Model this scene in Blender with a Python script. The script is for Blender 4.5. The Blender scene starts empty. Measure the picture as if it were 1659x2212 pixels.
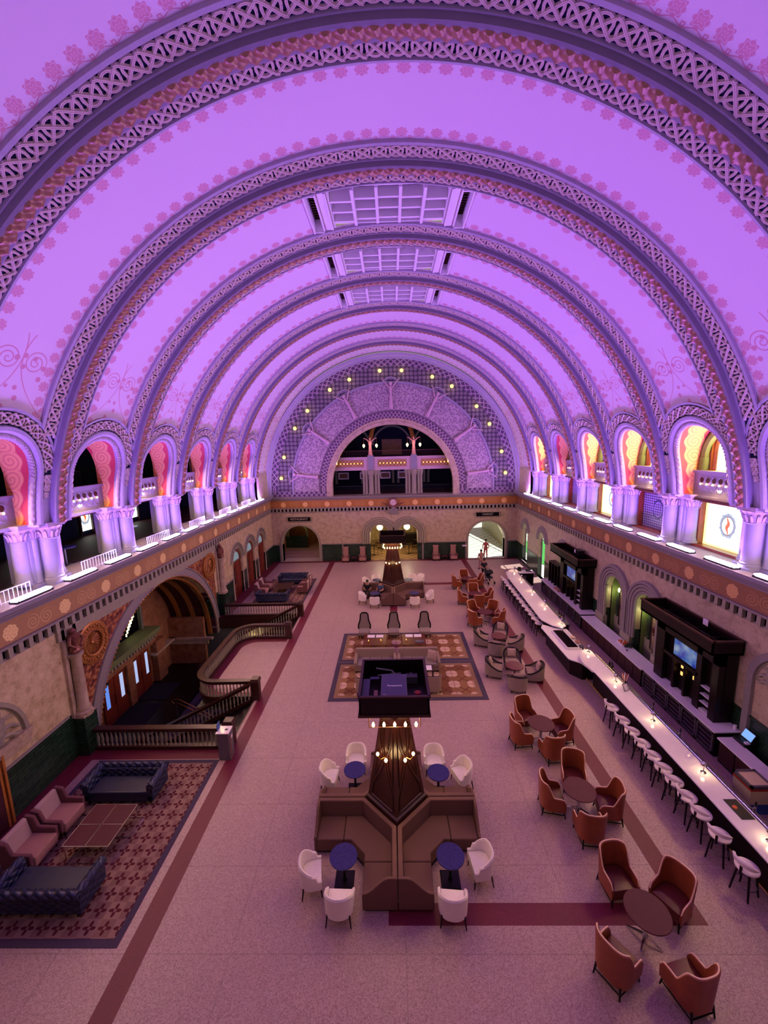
import bpy, math, random
from mathutils import Matrix, Vector
random.seed(7)
PI = math.pi
sc = bpy.context.scene
col = sc.collection

# ---------------------------------------------------------------- camera
F_PX, PITCH, ROLL, YAW = 870.0, 0.161, -0.0248, -0.0208
def make_camera():
    f = Vector((math.sin(YAW), math.cos(YAW), 0)); r = Vector((math.cos(YAW), -math.sin(YAW), 0)); u = Vector((0, 0, 1))
    f2 = f*math.cos(PITCH) - u*math.sin(PITCH); u2 = u*math.cos(PITCH) + f*math.sin(PITCH)
    r3 = r*math.cos(ROLL) + u2*math.sin(ROLL); u3 = u2*math.cos(ROLL) - r*math.sin(ROLL)
    cd = bpy.data.cameras.new('camera'); cam = bpy.data.objects.new('camera', cd); col.objects.link(cam)
    cd.sensor_fit = 'VERTICAL'; cd.sensor_height = 36.0; cd.lens = F_PX/2212*36.0
    cd.clip_start = 0.05; cd.clip_end = 300
    m = Matrix.Identity(4)
    for i, a in enumerate((r3, u3, -f2)):
        for j in range(3): m[j][i] = a[j]
    m[0][3], m[1][3], m[2][3] = -0.0949, 0.0, 10.7434
    cam.matrix_world = m
    sc.camera = cam
make_camera()

# ---------------------------------------------------------------- world, sun, exposure
sc.view_settings.view_transform = 'Standard'
sc.view_settings.look = 'None'
sc.view_settings.gamma = 1.0
sc.view_settings.use_curve_mapping = False
sc.view_settings.exposure = 0.0
w = bpy.data.worlds.new('world'); sc.world = w; w.use_nodes = True
w.node_tree.nodes['Background'].inputs[0].default_value = (0.92, 0.74, 0.72, 1)
w.node_tree.nodes['Background'].inputs[1].default_value = 0.3
sd = bpy.data.lights.new('sun', 'SUN'); sd.energy = 7.0; sd.color = (1.0, 0.98, 0.88); sd.angle = 0.01
sun = bpy.data.objects.new('sun', sd); col.objects.link(sun)
sun.rotation_euler = Vector((-0.56, -0.15, -0.82)).to_track_quat('-Z', 'Y').to_euler()
VIOLET = (0.345, 0.108, 1.0)      # ledge floodlights
WARM = (1.0, 0.60, 0.27)        # filament bulbs
BAR_W = 232.0                   # power of one floodlight bar
PARAPET_W = 240.0                # warm bulbs of one balcony parapet
sc.cycles.max_bounces = 5
sc.cycles.diffuse_bounces = 4
sc.cycles.glossy_bounces = 3
sc.cycles.transmission_bounces = 4
sc.cycles.transparent_max_bounces = 6
sc.cycles.sample_clamp_indirect = 4.0
sc.cycles.caustics_reflective = False
sc.cycles.caustics_refractive = False

# ---------------------------------------------------------------- materials
def lin(h):
    h = h.lstrip('#'); o = []
    for i in (0, 2, 4):
        c = int(h[i:i+2], 16)/255
        o.append(c/12.92 if c <= 0.04045 else ((c+0.055)/1.055)**2.4)
    return tuple(o)+(1,)
MATS = {}
class NT:
    def __init__(s, name):
        s.m = bpy.data.materials.new(name); s.m.use_nodes = True; s.t = s.m.node_tree
        s.b = s.t.nodes['Principled BSDF']; MATS[name] = s.m
    def n(s, typ, **kw):
        nd = s.t.nodes.new(typ)
        for k, v in kw.items(): setattr(nd, k, v)
        return nd
    def l(s, a, b): s.t.links.new(a, b)
    def val(s, inp, v):
        if hasattr(v, 'node') or isinstance(v, bpy.types.NodeSocket): s.l(v, inp)
        else: inp.default_value = v
    def math(s, op, a, b=None, c=None, clamp=False):
        nd = s.n('ShaderNodeMath', operation=op, use_clamp=clamp); s.val(nd.inputs[0], a)
        if b is not None: s.val(nd.inputs[1], b)
        if c is not None: s.val(nd.inputs[2], c)
        return nd.outputs[0]
    def mix(s, f, a, b):
        nd = s.n('ShaderNodeMix', data_type='RGBA'); s.val(nd.inputs['Factor'], f)
        s.val(nd.inputs[6], a); s.val(nd.inputs[7], b); return nd.outputs[2]
    def obj(s):
        return s.n('ShaderNodeTexCoord').outputs['Object']
    def gen(s): return s.n('ShaderNodeTexCoord').outputs['Generated']
    def sep(s, v):
        nd = s.n('ShaderNodeSeparateXYZ'); s.l(v, nd.inputs[0]); return nd.outputs
    def comb(s, x, y, z=0.0):
        nd = s.n('ShaderNodeCombineXYZ'); s.val(nd.inputs[0], x); s.val(nd.inputs[1], y); s.val(nd.inputs[2], z); return nd.outputs[0]
    def noise(s, v, scale, detail=3.0, rough=0.55):
        nd = s.n('ShaderNodeTexNoise'); s.l(v, nd.inputs['Vector']); nd.inputs['Scale'].default_value = scale
        nd.inputs['Detail'].default_value = detail; nd.inputs['Roughness'].default_value = rough; return nd.outputs[0]
    def vor(s, v, scale, feature='F1', out=0, rnd=1.0):
        nd = s.n('ShaderNodeTexVoronoi', feature=feature); s.l(v, nd.inputs['Vector']); nd.inputs['Scale'].default_value = scale
        nd.inputs['Randomness'].default_value = rnd; return nd.outputs[out]
    def ramp(s, f, pts):
        nd = s.n('ShaderNodeValToRGB'); s.l(f, nd.inputs[0]); e = nd.color_ramp.elements
        while len(e) < len(pts): e.new(0.5)
        for i, (p, c) in enumerate(pts):
            e[i].position = p; e[i].color = c if len(c) == 4 else tuple(c)+(1,)
        return nd.outputs[0]
    def bump(s, h, st=0.4, d=0.02):
        nd = s.n('ShaderNodeBump'); s.l(h, nd.inputs['Height']); nd.inputs['Strength'].default_value = st
        nd.inputs['Distance'].default_value = d; s.l(nd.outputs[0], s.b.inputs['Normal'])
    def base(s, c, rough=0.6, metal=0.0, spec=0.5):
        s.val(s.b.inputs['Base Color'], c); s.val(s.b.inputs['Roughness'], rough); s.b.inputs['Metallic'].default_value = metal
        s.b.inputs['Specular IOR Level'].default_value = spec
        return s.m
def plain(name, hexc, rough=0.6, metal=0.0, noise=0.0, ns=8.0, bump=0.0, spec=0.5):
    t = NT(name); c = lin(hexc)
    if noise or bump:
        nz = t.noise(t.obj(), ns, 4.0)
        if noise:
            d = tuple(x*(1-noise) for x in c[:3])+(1,); e = tuple(min(1, x*(1+noise)) for x in c[:3])+(1,)
            t.base(t.ramp(nz, [(0.3, d), (0.7, e)]), rough, metal, spec)
        else: t.base(c, rough, metal, spec)
        if bump: t.bump(nz, bump, 0.01)
    else: t.base(c, rough, metal, spec)
    return t.m
def emis(name, hexc, strength, basec='#000000'):
    t = NT(name); t.base(lin(basec), 0.4); t.b.inputs['Emission Color'].default_value = lin(hexc); t.b.inputs['Emission Strength'].default_value = strength
    return t.m

plain('plaster_moulding', '#a79fae', 0.55, 0, 0.06, 6)          # blue grey painted mouldings
plain('knot_ground', '#1d2644', 0.8, spec=0.1)
plain('knot_cream', '#cdbcb0', 0.45, 0, 0.05, 20)
plain('rib_face', '#7f7689', 0.55, 0, 0.05, 3)
plain('column_stone', '#8f8c98', 0.5, 0, 0.07, 3)
plain('capital_plaster', '#a89a9c', 0.55, 0, 0.1, 30, 0.3)
plain('sage_stone', '#9a9478', 0.6, 0, 0.08, 9, 0.1)
plain('grey_stone', '#8d857c', 0.6, 0, 0.08, 9, 0.1)
plain('ledge_stone', '#8e8792', 0.55, 0, 0.06, 5)
plain('dark_green_stone', '#6d7560', 0.6, 0, 0.1, 9)
plain('wood_dark', '#3a1c17', 0.32, 0, 0.25, 12)
plain('wood_mahogany', '#5f2216', 0.3, 0, 0.25, 9)
plain('wood_black', '#170b0d', 0.35, spec=0.25)
plain('door_wood', '#7c3420', 0.35, 0, 0.25, 6)
plain('wood_gold', '#b06f2c', 0.4, 0, 0.15, 7)
plain('white_leather', '#f2e8e0', 0.4, 0, 0.03, 15)
plain('tan_leather', '#8c4424', 0.4, 0, 0.12, 6)
plain('rust_leather', '#5c1e18', 0.4, 0, 0.12, 6)
plain('piping_pale', '#f6d0aa', 0.5)
plain('leg_black', '#100809', 0.35, spec=0.25)
plain('navy_leather', '#1c2340', 0.33, 0, 0.15, 8)
plain('pink_fabric', '#a77c6e', 0.85, 0, 0.06, 30)
plain('pink_fabric_dark', '#6d4244', 0.85)
plain('grey_fabric', '#8f7f76', 0.9, 0, 0.1, 60)
plain('taupe_fabric', '#96806f', 0.9, 0, 0.08, 60)
plain('cushion_fabric', '#b59a8c', 0.9, 0, 0.08, 40)
plain('brown_upholstery', '#6a4a40', 0.8, 0, 0.08, 80)
plain('table_navy', '#2a2a63', 0.18, 0, 0.25, 18)
plain('table_brown', '#5a2c34', 0.45, 0, 0.08, 7, spec=0.15)
plain('chrome', '#d8d8da', 0.15, 1.0)
plain('brass', '#d9a45a', 0.25, 1.0)
plain('bronze', '#8a5a48', 0.4, 0.6, 0.3, 12)
plain('steel_grey', '#6f6a72', 0.4, 0.5)
plain('black_plastic', '#0d0b10', 0.4)
plain('projector_shell', '#3c3560', 0.45)
plain('white_marble', '#ece6e8', 0.12, 0, 0.04, 4)
plain('white_paint', '#e6e0e2', 0.5)
plain('paper_white', '#efe6ee', 0.6)
plain('night_blue', '#151a2b', 0.9, spec=0.1)
plain('night_green', '#2c3c3c', 0.8)
plain('maroon_paint', '#471620', 0.6)
plain('picture_brown', '#7a5a48', 0.7, 0, 0.4, 6)
plain('statue_rose', '#c58a7e', 0.5, 0, 0.08, 8)
plain('relief_rose', '#c9a9b0', 0.55, 0, 0.06, 12)
plain('gold_relief', '#b47a3a', 0.35, 0.5, 0.2, 20)
plain('skin', '#b98468', 0.6)
plain('hair_dark', '#1e1411', 0.7)
plain('cloth_navy', '#1b1c2e', 0.85)
plain('cloth_denim', '#40557c', 0.85)
plain('cloth_pink', '#b2574f', 0.85)
plain('cloth_black', '#101014', 0.85)
plain('red_paint', '#b03226', 0.5)
plain('blue_paint', '#2f5597', 0.5)
plain('cream_card', '#d8c79a', 0.7)
plain('green_niche', '#73804a', 0.6)
plain('rubber_mat', '#15101a', 0.95)
plain('salmon_soffit_plain', '#c45a52', 0.6)
plain('lawn', '#3fa045', 0.9, 0, 0.2, 2)
plain('pavement_white', '#d9d6cc', 0.8)
plain('darkness', '#050407', 0.95, spec=0.05)  # near-black that stands in for shade in gaps and openings
plain('curtain', '#7a5f48', 0.9, 0, 0.2, 4)
plain('lace_metal', '#a08a72', 0.4, 0.6)
plain('flower_orange', '#d2632a', 0.7, 0, 0.3, 30)
plain('leaf_green', '#20321a', 0.7, 0, 0.3, 30)
plain('sign_black', '#0a080a', 0.6, spec=0.1)
plain('letter_cream', '#b8ab98', 0.5)
plain('clock_face_white', '#e3c9cc', 0.4)
plain('glass_dark', '#1a1118', 0.08)
plain('copper_paint', '#9a6a56', 0.35, 0.15, 0.15, 30)
emis('bulb_warm', '#ffc98a', 14.0)
emis('bulb_soft', '#ffb463', 2.0)
emis('bulb_yellow', '#ffd36a', 3.2)
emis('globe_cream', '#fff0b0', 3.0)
emis('bar_glow', '#d8b8ff', 28.0)
emis('screen_pos', '#7fb4ff', 1.0)
emis('door_daylight', '#a9b6e0', 1.1)
emis('door_daylight_blue', '#5f86dd', 1.1)
emis('niche_light', '#f4ffa8', 3.0)
emis('window_grey_day', '#8e9aa6', 0.7)

def m_floor(name, c0, c1, c2, rough, seams=True):
    t = NT(name); o = t.obj()
    v = t.vor(o, 62.0, 'F1', 1)
    vs = t.sep(v)
    n2 = t.noise(o, 0.35, 2.0); n3 = t.noise(o, 3.0, 3.0)
    c = t.ramp(vs[0], [(0.0, c0), (0.35, c1), (0.8, c2)])
    c = t.mix(t.math('MULTIPLY', n2, 0.35), c, c1)
    c = t.mix(t.math('MULTIPLY', n3, 0.25), c, c0)
    if seams:
        s = t.sep(o)
        ax = t.math('ABSOLUTE', t.math('SUBTRACT', t.math('MODULO', t.math('ADD', s[0], 30.4-0.0), 3.8), 1.9))
        ay = t.math('ABSOLUTE', t.math('SUBTRACT', t.math('MODULO', t.math('ADD', s[1], 30.0), 1.85), 0.925))
        line = t.math('MAXIMUM', t.math('LESS_THAN', t.math('SUBTRACT', 1.9, ax), 0.012), t.math('LESS_THAN', t.math('SUBTRACT', 0.925, ay), 0.012))
        c = t.mix(t.math('MULTIPLY', line, 0.28), c, tuple(x*0.4 for x in c0[:3])+(1,))
    t.base(c, rough); return t.m
m_floor('terrazzo', lin('#8a6c6a'), lin('#ab8c88'), lin('#c4a8a2'), 0.42)
m_floor('terrazzo_red', lin('#571024'), lin('#6e1830'), lin('#741c34'), 0.5, False)

def m_vault():
    # painted vault bay: UV.x = metres along the curve, UV.y = metres across from the middle of the bay
    t = NT('painted_vault'); uv = t.sep(t.n('ShaderNodeTexCoord').outputs['UV']); u, v = uv[0], uv[1]
    av = t.math('ABSOLUTE', v)
    P = 0.47
    def flower(uu, vv, R, petals=8, amp=0.13):
        r = t.math('SQRT', t.math('ADD', t.math('MULTIPLY', uu, uu), t.math('MULTIPLY', vv, vv)))
        th = t.math('ARCTAN2', uu, vv)
        lim = t.math('MULTIPLY_ADD', t.math('COSINE', t.math('MULTIPLY', th, petals)), amp*R, R)
        edge = t.math('LESS_THAN', r, lim)
        hole = t.math('GREATER_THAN', t.math('SINE', t.math('ADD', t.math('MULTIPLY', r, 75.0), t.math('MULTIPLY', t.math('COSINE', t.math('MULTIPLY', th, 4.0)), 2.2))), 0.75)
        return t.math('MULTIPLY', edge, t.math('SUBTRACT', 1.0, t.math('MULTIPLY', hole, 0.55))), r, th
    uu = t.math('SUBTRACT', t.math('MODULO', t.math('ADD', u, 60*P), P), P/2)
    vv = t.math('SUBTRACT', av, 0.93)
    f1, _, _ = flower(uu, vv, 0.155)
    # small link marks between the flowers, close to the rib
    u2 = t.math('SUBTRACT', t.math('MODULO', t.math('ADD', u, 60*P+P/2), P), P/2)
    v2 = t.math('SUBTRACT', av, 1.10)
    r2 = t.math('MAXIMUM', t.math('ABSOLUTE', u2), t.math('ABSOLUTE', v2))
    f2 = t.math('MULTIPLY', t.math('LESS_THAN', r2, 0.045), t.math('GREATER_THAN', r2, 0.018))
    wav = t.math('ABSOLUTE', t.math('SUBTRACT', av, t.math('MULTIPLY_ADD', t.math('COSINE', t.math('MULTIPLY', u, 2*PI/P)), 0.035, 1.11)))
    f3 = t.math('LESS_THAN', wav, 0.012)
    # scroll work low down on each side: UV.x counts from the springing, both ends mirrored
    LT = 34.5
    ul = t.math('MINIMUM', u, t.math('SUBTRACT', LT, u))
    U = t.comb(ul, v)
    zone = t.math('LESS_THAN', ul, t.math('MULTIPLY_ADD', t.noise(U, 1.3, 1.0), 1.6, 4.6))
    a = t.math('SUBTRACT', av, 0.42); b = t.math('SUBTRACT', ul, 5.1)
    r = t.math('SQRT', t.math('ADD', t.math('MULTIPLY', a, a), t.math('MULTIPLY', b, b)))
    sp = t.math('LESS_THAN', t.math('ABSOLUTE', t.math('SUBTRACT', t.math('FRACT', t.math('ADD', t.math('MULTIPLY', r, 7.0), t.math('DIVIDE', t.math('ARCTAN2', b, a), 2*PI))), 0.5)), 0.13)
    spiral = t.math('MULTIPLY', sp, t.math('LESS_THAN', r, 0.36))
    stem = t.math('MULTIPLY', t.math('LESS_THAN', t.math('ABSOLUTE', t.math('SUBTRACT', av, t.math('MULTIPLY', t.math('POWER', t.math('ABSOLUTE', t.math('SUBTRACT', ul, 5.3)), 2.0), 0.35))), 0.018), t.math('LESS_THAN', ul, 5.9))
    vf = t.vor(U, 3.3, 'F1', 0, 0.55)
    dots = t.math('MULTIPLY', t.math('LESS_THAN', vf, 0.27), zone)
    m = t.math('MAXIMUM', t.math('MAXIMUM', f1, f2), t.math('MAXIMUM', f3, t.math('MAXIMUM', spiral, t.math('MAXIMUM', stem, dots))))
    cream = t.mix(t.math('MULTIPLY', t.noise(t.obj(), 0.8, 2.0), 0.12), lin('#d9cad4'), lin('#cbbcc8'))
    c = t.mix(t.math('MULTIPLY', m, 0.62), cream, lin('#c45c74'))
    t.base(c, 0.75, 0, 0.3)
m_vault()

def m_soffit():
    # pink stencilled underside of the gallery arches
    t = NT('stencilled_soffit'); uv = t.sep(t.n('ShaderNodeTexCoord').outputs['UV']); u, v = uv[0], uv[1]
    P = 0.62
    uu = t.math('SUBTRACT', t.math('MODULO', t.math('ADD', u, 20*P), P), P/2)
    vv = t.math('SUBTRACT', v, 0.75)
    r = t.math('SQRT', t.math('ADD', t.math('MULTIPLY', uu, uu), t.math('MULTIPLY', vv, vv)))
    rings = t.math('GREATER_THAN', t.math('SINE', t.math('ADD', t.math('MULTIPLY', r, 42.0), t.math('ARCTAN2', uu, vv))), 0.5)
    inz = t.math('LESS_THAN', t.math('ABSOLUTE', vv), t.math('MULTIPLY_ADD', t.math('COSINE', t.math('MULTIPLY', uu, 10.0)), 0.05, 0.36))
    c = t.mix(inz, lin('#cc4a50'), lin('#ecae70'))
    c = t.mix(t.math('MULTIPLY', t.math('MULTIPLY', rings, inz), 0.45), c, lin('#b8485a'))
    t.base(c, 0.65)
m_soffit()

def m_frieze(name, axis, pitch, off, ground, gold):
    # painted frieze: big gold rosettes on a scroll ground; axis = index of the running coordinate
    t = NT(name); s = t.sep(t.obj()); u = s[axis]; z = s[2]
    uu = t.math('SUBTRACT', t.math('MODULO', t.math('ADD', u, off+60*pitch), pitch), pitch/2)
    dz = t.math('SUBTRACT', z, 5.53)
    def disc(uu, R, k):
        r = t.math('SQRT', t.math('ADD', t.math('MULTIPLY', uu, uu), t.math('MULTIPLY', dz, dz)))
        th = t.math('ARCTAN2', uu, dz)
        ed = t.math('LESS_THAN', r, t.math('MULTIPLY_ADD', t.math('COSINE', t.math('MULTIPLY', th, k)), R*0.08, R))
        dot = t.math('MULTIPLY', t.math('GREATER_THAN', t.math('COSINE', t.math('MULTIPLY', th, k)), 0.6), t.math('GREATER_THAN', t.math('COSINE', t.math('MULTIPLY', r, 2*PI/0.085)), 0.55))
        return ed, dot, r
    e, d, r = disc(uu, 0.245, 8)
    u2 = t.math('SUBTRACT', t.math('MODULO', t.math('ADD', u, off+60*pitch+pitch/2), pitch), pitch/2)
    a2 = t.math('SUBTRACT', t.math('ABSOLUTE', u2), 0.26)
    rr = t.math('SQRT', t.math('ADD', t.math('MULTIPLY', a2, a2), t.math('MULTIPLY', dz, dz)))
    sw = t.math('LESS_THAN', t.math('ABSOLUTE', t.math('SUBTRACT', t.math('FRACT', t.math('ADD', t.math('MULTIPLY', rr, 9.0), t.math('DIVIDE', t.math('ARCTAN2', dz, a2), 2*PI))), 0.5)), 0.14)
    sw = t.math('MULTIPLY', sw, t.math('LESS_THAN', rr, 0.25))
    nz = t.noise(t.obj(), 9.0, 3.0)
    c = t.mix(t.math('MULTIPLY', nz, 0.6), lin(ground), tuple(x*0.6 for x in lin(ground)[:3])+(1,))
    c = t.mix(t.math('MULTIPLY', sw, 0.4), c, lin(gold))
    c = t.mix(e, c, lin(gold))
    c = t.mix(t.math('MULTIPLY', t.math('MULTIPLY', e, d), 0.8), c, lin(ground))
    t.base(c, 0.6)
m_frieze('frieze_left', 1, 2.04, 0.11, '#b88c58', '#f4d488')
m_frieze('frieze_right', 1, 2.04, 1.82, '#9a6a42', '#d8a868')
m_frieze('frieze_end', 0, 2.07, 1.035, '#b87a34', '#ecbc74')

def m_scagliola(name, c0, c1, c2, sc_=1.3):
    t = NT(name); o = t.obj(); n1 = t.noise(o, sc_*2.2, 6.0, 0.65); n2 = t.noise(o, sc_*9, 3.0)
    f = t.math('ADD', t.math('MULTIPLY', n1, 0.75), t.math('MULTIPLY', n2, 0.25))
    t.base(t.ramp(f, [(0.35, lin(c0)), (0.5, lin(c1)), (0.66, lin(c2))]), 0.42)
m_scagliola('scagliola_tan', '#a69062', '#cbb886', '#dccb9c')
m_scagliola('scagliola_pink', '#9c8a6c', '#bba888', '#c8b896')
m_scagliola('scagliola_vestibule', '#7a4a2c', '#9a6842', '#ab7c54')

def m_tiles():
    t = NT('green_tiles'); s = t.sep(t.obj())
    v = t.comb(t.math('ADD', s[0], s[1]), s[2])
    b = t.n('ShaderNodeTexBrick'); t.l(v, b.inputs['Vector']); b.inputs['Scale'].default_value = 1.0
    b.inputs['Brick Width'].default_value = 0.42; b.inputs['Row Height'].default_value = 0.12; b.inputs['Mortar Size'].default_value = 0.008
    b.inputs['Color1'].default_value = lin('#1d3626'); b.inputs['Color2'].default_value = lin('#2b4630'); b.inputs['Mortar'].default_value = lin('#0b1410')
    t.base(b.outputs[0], 0.2); t.bump(b.outputs[1], -0.3, 0.01)
m_tiles()

def m_lattice_relief():
    # plaster ornament of the lunette: lattice borders, rosette band and foliage band by radius
    t = NT('lunette_ornament'); s = t.sep(t.obj()); x = s[0]; z = t.math('SUBTRACT', s[2], 7.1)
    zc = t.math('MAXIMUM', z, 0.0)
    r = t.math('SQRT', t.math('ADD', t.math('MULTIPLY', x, x), t.math('MULTIPLY', zc, zc)))
    th = t.math('ARCTAN2', zc, x)
    arc = t.math('MULTIPLY', th, 9.0)
    o = t.comb(x, z)
    def band(a, b): return t.math('MULTIPLY', t.math('GREATER_THAN', r, a), t.math('LESS_THAN', r, b))
    low = t.math('LESS_THAN', z, -0.35)
    def lat(pu, pv, k):
        a = t.math('ABSOLUTE', t.math('SINE', t.math('ADD', t.math('MULTIPLY', pu, k), t.math('MULTIPLY', pv, k))))
        b = t.math('ABSOLUTE', t.math('SINE', t.math('SUBTRACT', t.math('MULTIPLY', pu, k), t.math('MULTIPLY', pv, k))))
        return t.math('LESS_THAN', t.math('MINIMUM', a, b), 0.42)
    la = lat(arc, r, 6.8); lb = lat(x, z, 6.8)
    vo = t.vor(o, 2.7, 'F1', 0, 0.12)
    ros = t.math('MULTIPLY', t.math('LESS_THAN', vo, 0.42), t.math('GREATER_THAN', t.math('SINE', t.math('MULTIPLY', vo, 32.0)), -0.5))
    nz = t.noise(o, 7.0, 5.0, 0.7); vv = t.vor(o, 7.5, 'SMOOTH_F1', 0)
    fol = t.math('ADD', t.math('MULTIPLY', nz, 1.1), t.math('MULTIPLY', vv, 0.6))
    folm = t.math('GREATER_THAN', fol, 0.80)
    dark, mid, lite = lin('#4c3c50'), lin('#8d7582'), lin('#c4acb2')
    c = mid
    c = t.mix(folm, lin('#8a7880'), lin('#b8a4a8'))                                   # foliage
    c = t.mix(band(9.35, 10.75), c, t.mix(ros, lin('#3f3440'), lin('#8d8084')))
    c = t.mix(band(10.75, 11.35), c, t.mix(la, dark, lin('#a18a98')))
    c = t.mix(band(0.0, 6.75), c, t.mix(la, dark, lin('#a88c98')))
    c = t.mix(band(6.75, 6.9), c, lin('#6a5664')); c = t.mix(band(9.2, 9.35), c, lin('#5d5560'))
    c = t.mix(t.math('GREATER_THAN', r, 11.35), c, lin('#6b6070'))
    c = t.mix(t.math('MULTIPLY', low, t.math('GREATER_THAN', z, -0.85)), c, t.mix(lb, dark, lin('#a18a98')))
    t.base(c, 0.6)
    bw = t.math('ADD', fol, t.math('MULTIPLY', la, 0.5)); t.bump(bw, 0.5, 0.05)
m_lattice_relief()

def m_rug(name, kind):
    t = NT(name); s = t.sep(t.obj()); x, y = s[0], s[1]
    if kind == 'gold':
        P = 0.86
        uu = t.math('SUBTRACT', t.math('MODULO', t.math('ADD', x, 40*P), P), P/2); vv = t.math('SUBTRACT', t.math('MODULO', t.math('ADD', y, 40*P), P), P/2)
        au, av = t.math('ABSOLUTE', uu), t.math('ABSOLUTE', vv)
        box = t.math('LESS_THAN', t.math('POWER', t.math('ADD', t.math('POWER', au, 3.0), t.math('POWER', av, 3.0)), 0.333), 0.26)
        cross = t.math('LESS_THAN', t.math('MINIMUM', au, av), 0.012)
        dg = t.math('LESS_THAN', t.math('ABSOLUTE', t.math('SINE', t.math('MULTIPLY', t.math('ADD', x, y), 2*PI/P/2))), 0.1)
        dh = t.math('LESS_THAN', t.math('ABSOLUTE', t.math('SINE', t.math('MULTIPLY', t.math('SUBTRACT', x, y), 2*PI/P/2))), 0.1)
        star = t.vor(t.comb(x, y), 2.3, 'F1', 1, 0.2)
        c = t.mix(t.sep(star)[0], lin('#7c5236'), lin('#96704c'))
        c = t.mix(t.math('MAXIMUM', dg, dh), c, lin('#63362a'))
        c = t.mix(box, c, lin('#c9a892')); c = t.mix(t.math('MULTIPLY', box, cross), c, lin('#8a5a48'))
    else:
        P = 0.36
        uu = t.math('SUBTRACT', t.math('MODULO', t.math('ADD', x, 80*P), P), P/2); vv = t.math('SUBTRACT', t.math('MODULO', t.math('ADD', y, 80*P), P), P/2)
        r = t.math('SQRT', t.math('ADD', t.math('MULTIPLY', uu, uu), t.math('MULTIPLY', vv, vv)))
        th = t.math('ARCTAN2', uu, vv)
        fl = t.math('LESS_THAN', r, t.math('MULTIPLY_ADD', t.math('COSINE', t.math('MULTIPLY', th, 4.0)), 0.05, 0.10))
        eye = t.math('LESS_THAN', r, 0.035)
        chk = t.n('ShaderNodeTexChecker'); t.l(t.comb(x, y), chk.inputs[0]); chk.inputs['Scale'].default_value = 1/P
        chk.inputs[1].default_value = lin('#84665a'); chk.inputs[2].default_value = lin('#957868')
        c = t.mix(fl, chk.outputs[0], lin('#5a2a2c')); c = t.mix(eye, c, lin('#8a6a5c'))
    t.base(c, 0.95, 0, 0.1)
m_rug('rug_gold', 'gold'); m_rug('rug_floral', 'floral')
plain('rug_border_dark', '#463a4c', 0.95, 0, 0.15, 30)
plain('rug_border_tan', '#8c6a4c', 0.95, 0, 0.15, 30)

def m_stained(name, lit):
    t = NT(name); uv = t.sep(t.n('ShaderNodeTexCoord').outputs['UV']); u, v = uv[0], uv[1]     # metres, origin at pane centre
    o = t.comb(u, v)
    b = t.n('ShaderNodeTexBrick'); t.l(o, b.inputs['Vector']); b.offset = 0.0; b.inputs['Scale'].default_value = 1.0
    b.inputs['Brick Width'].default_value = 0.16; b.inputs['Row Height'].default_value = 0.12; b.inputs['Mortar Size'].default_value = 0.006 if lit else 0.02
    au = t.math('ABSOLUTE', u); av = t.math('ABSOLUTE', v)
    rr = t.math('SQRT', t.math('ADD', t.math('MULTIPLY', t.math('MULTIPLY', u, 1.25), t.math('MULTIPLY', u, 1.25)), t.math('MULTIPLY', v, v)))
    med = t.math('LESS_THAN', rr, 0.36); ring = t.math('MULTIPLY', t.math('GREATER_THAN', rr, 0.33), t.math('LESS_THAN', rr, 0.38))
    wre = t.math('MULTIPLY', t.math('LESS_THAN', t.math('ADD', rr, t.math('MULTIPLY', t.noise(o, 9.0), 0.25)), 0.60), t.math('GREATER_THAN', rr, 0.38))
    fig = t.math('LESS_THAN', t.math('ADD', t.math('ABSOLUTE', t.math('ADD', u, t.math('MULTIPLY', t.math('SINE', t.math('MULTIPLY', v, 16.0)), 0.035))), t.math('MULTIPLY', av, 0.22)), 0.09)
    if lit:
        hue = t.vor(o, 7.0, 'F1', 1); hs = t.sep(hue)
        c = t.mix(hs[0], (1, 1, 0.93, 1), (0.86, 0.93, 0.80, 1))
        edge = t.math('MAXIMUM', t.math('GREATER_THAN', au, 1.0), t.math('GREATER_THAN', av, 0.86))
        c = t.mix(t.math('MULTIPLY', edge, 0.8), c, (0.9, 0.72, 0.08, 1))
        c = t.mix(t.math('MULTIPLY', b.outputs[1], 0.7), c, (0.12, 0.10, 0.04, 1))
        c = t.mix(t.math('MULTIPLY', wre, 0.9), c, (0.08, 0.10, 0.17, 1))
        c = t.mix(ring, c, (0.10, 0.10, 0.12, 1)); c = t.mix(t.math('MULTIPLY', fig, med), c, (0.40, 0.07, 0.01, 1))
        t.base((0.02, 0.02, 0.02, 1), 0.3); t.val(t.b.inputs['Emission Color'], c); t.b.inputs['Emission Strength'].default_value = 2.8
    else:
        c = t.mix(b.outputs[1], lin('#8f7fa0'), lin('#1b1530')); c = t.mix(wre, c, lin('#2a2344')); c = t.mix(ring, c, lin('#7d7396'))
        t.base(c, 0.3)
m_stained('stained_glass_lit', True); m_stained('stained_glass_dim', False)

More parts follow.
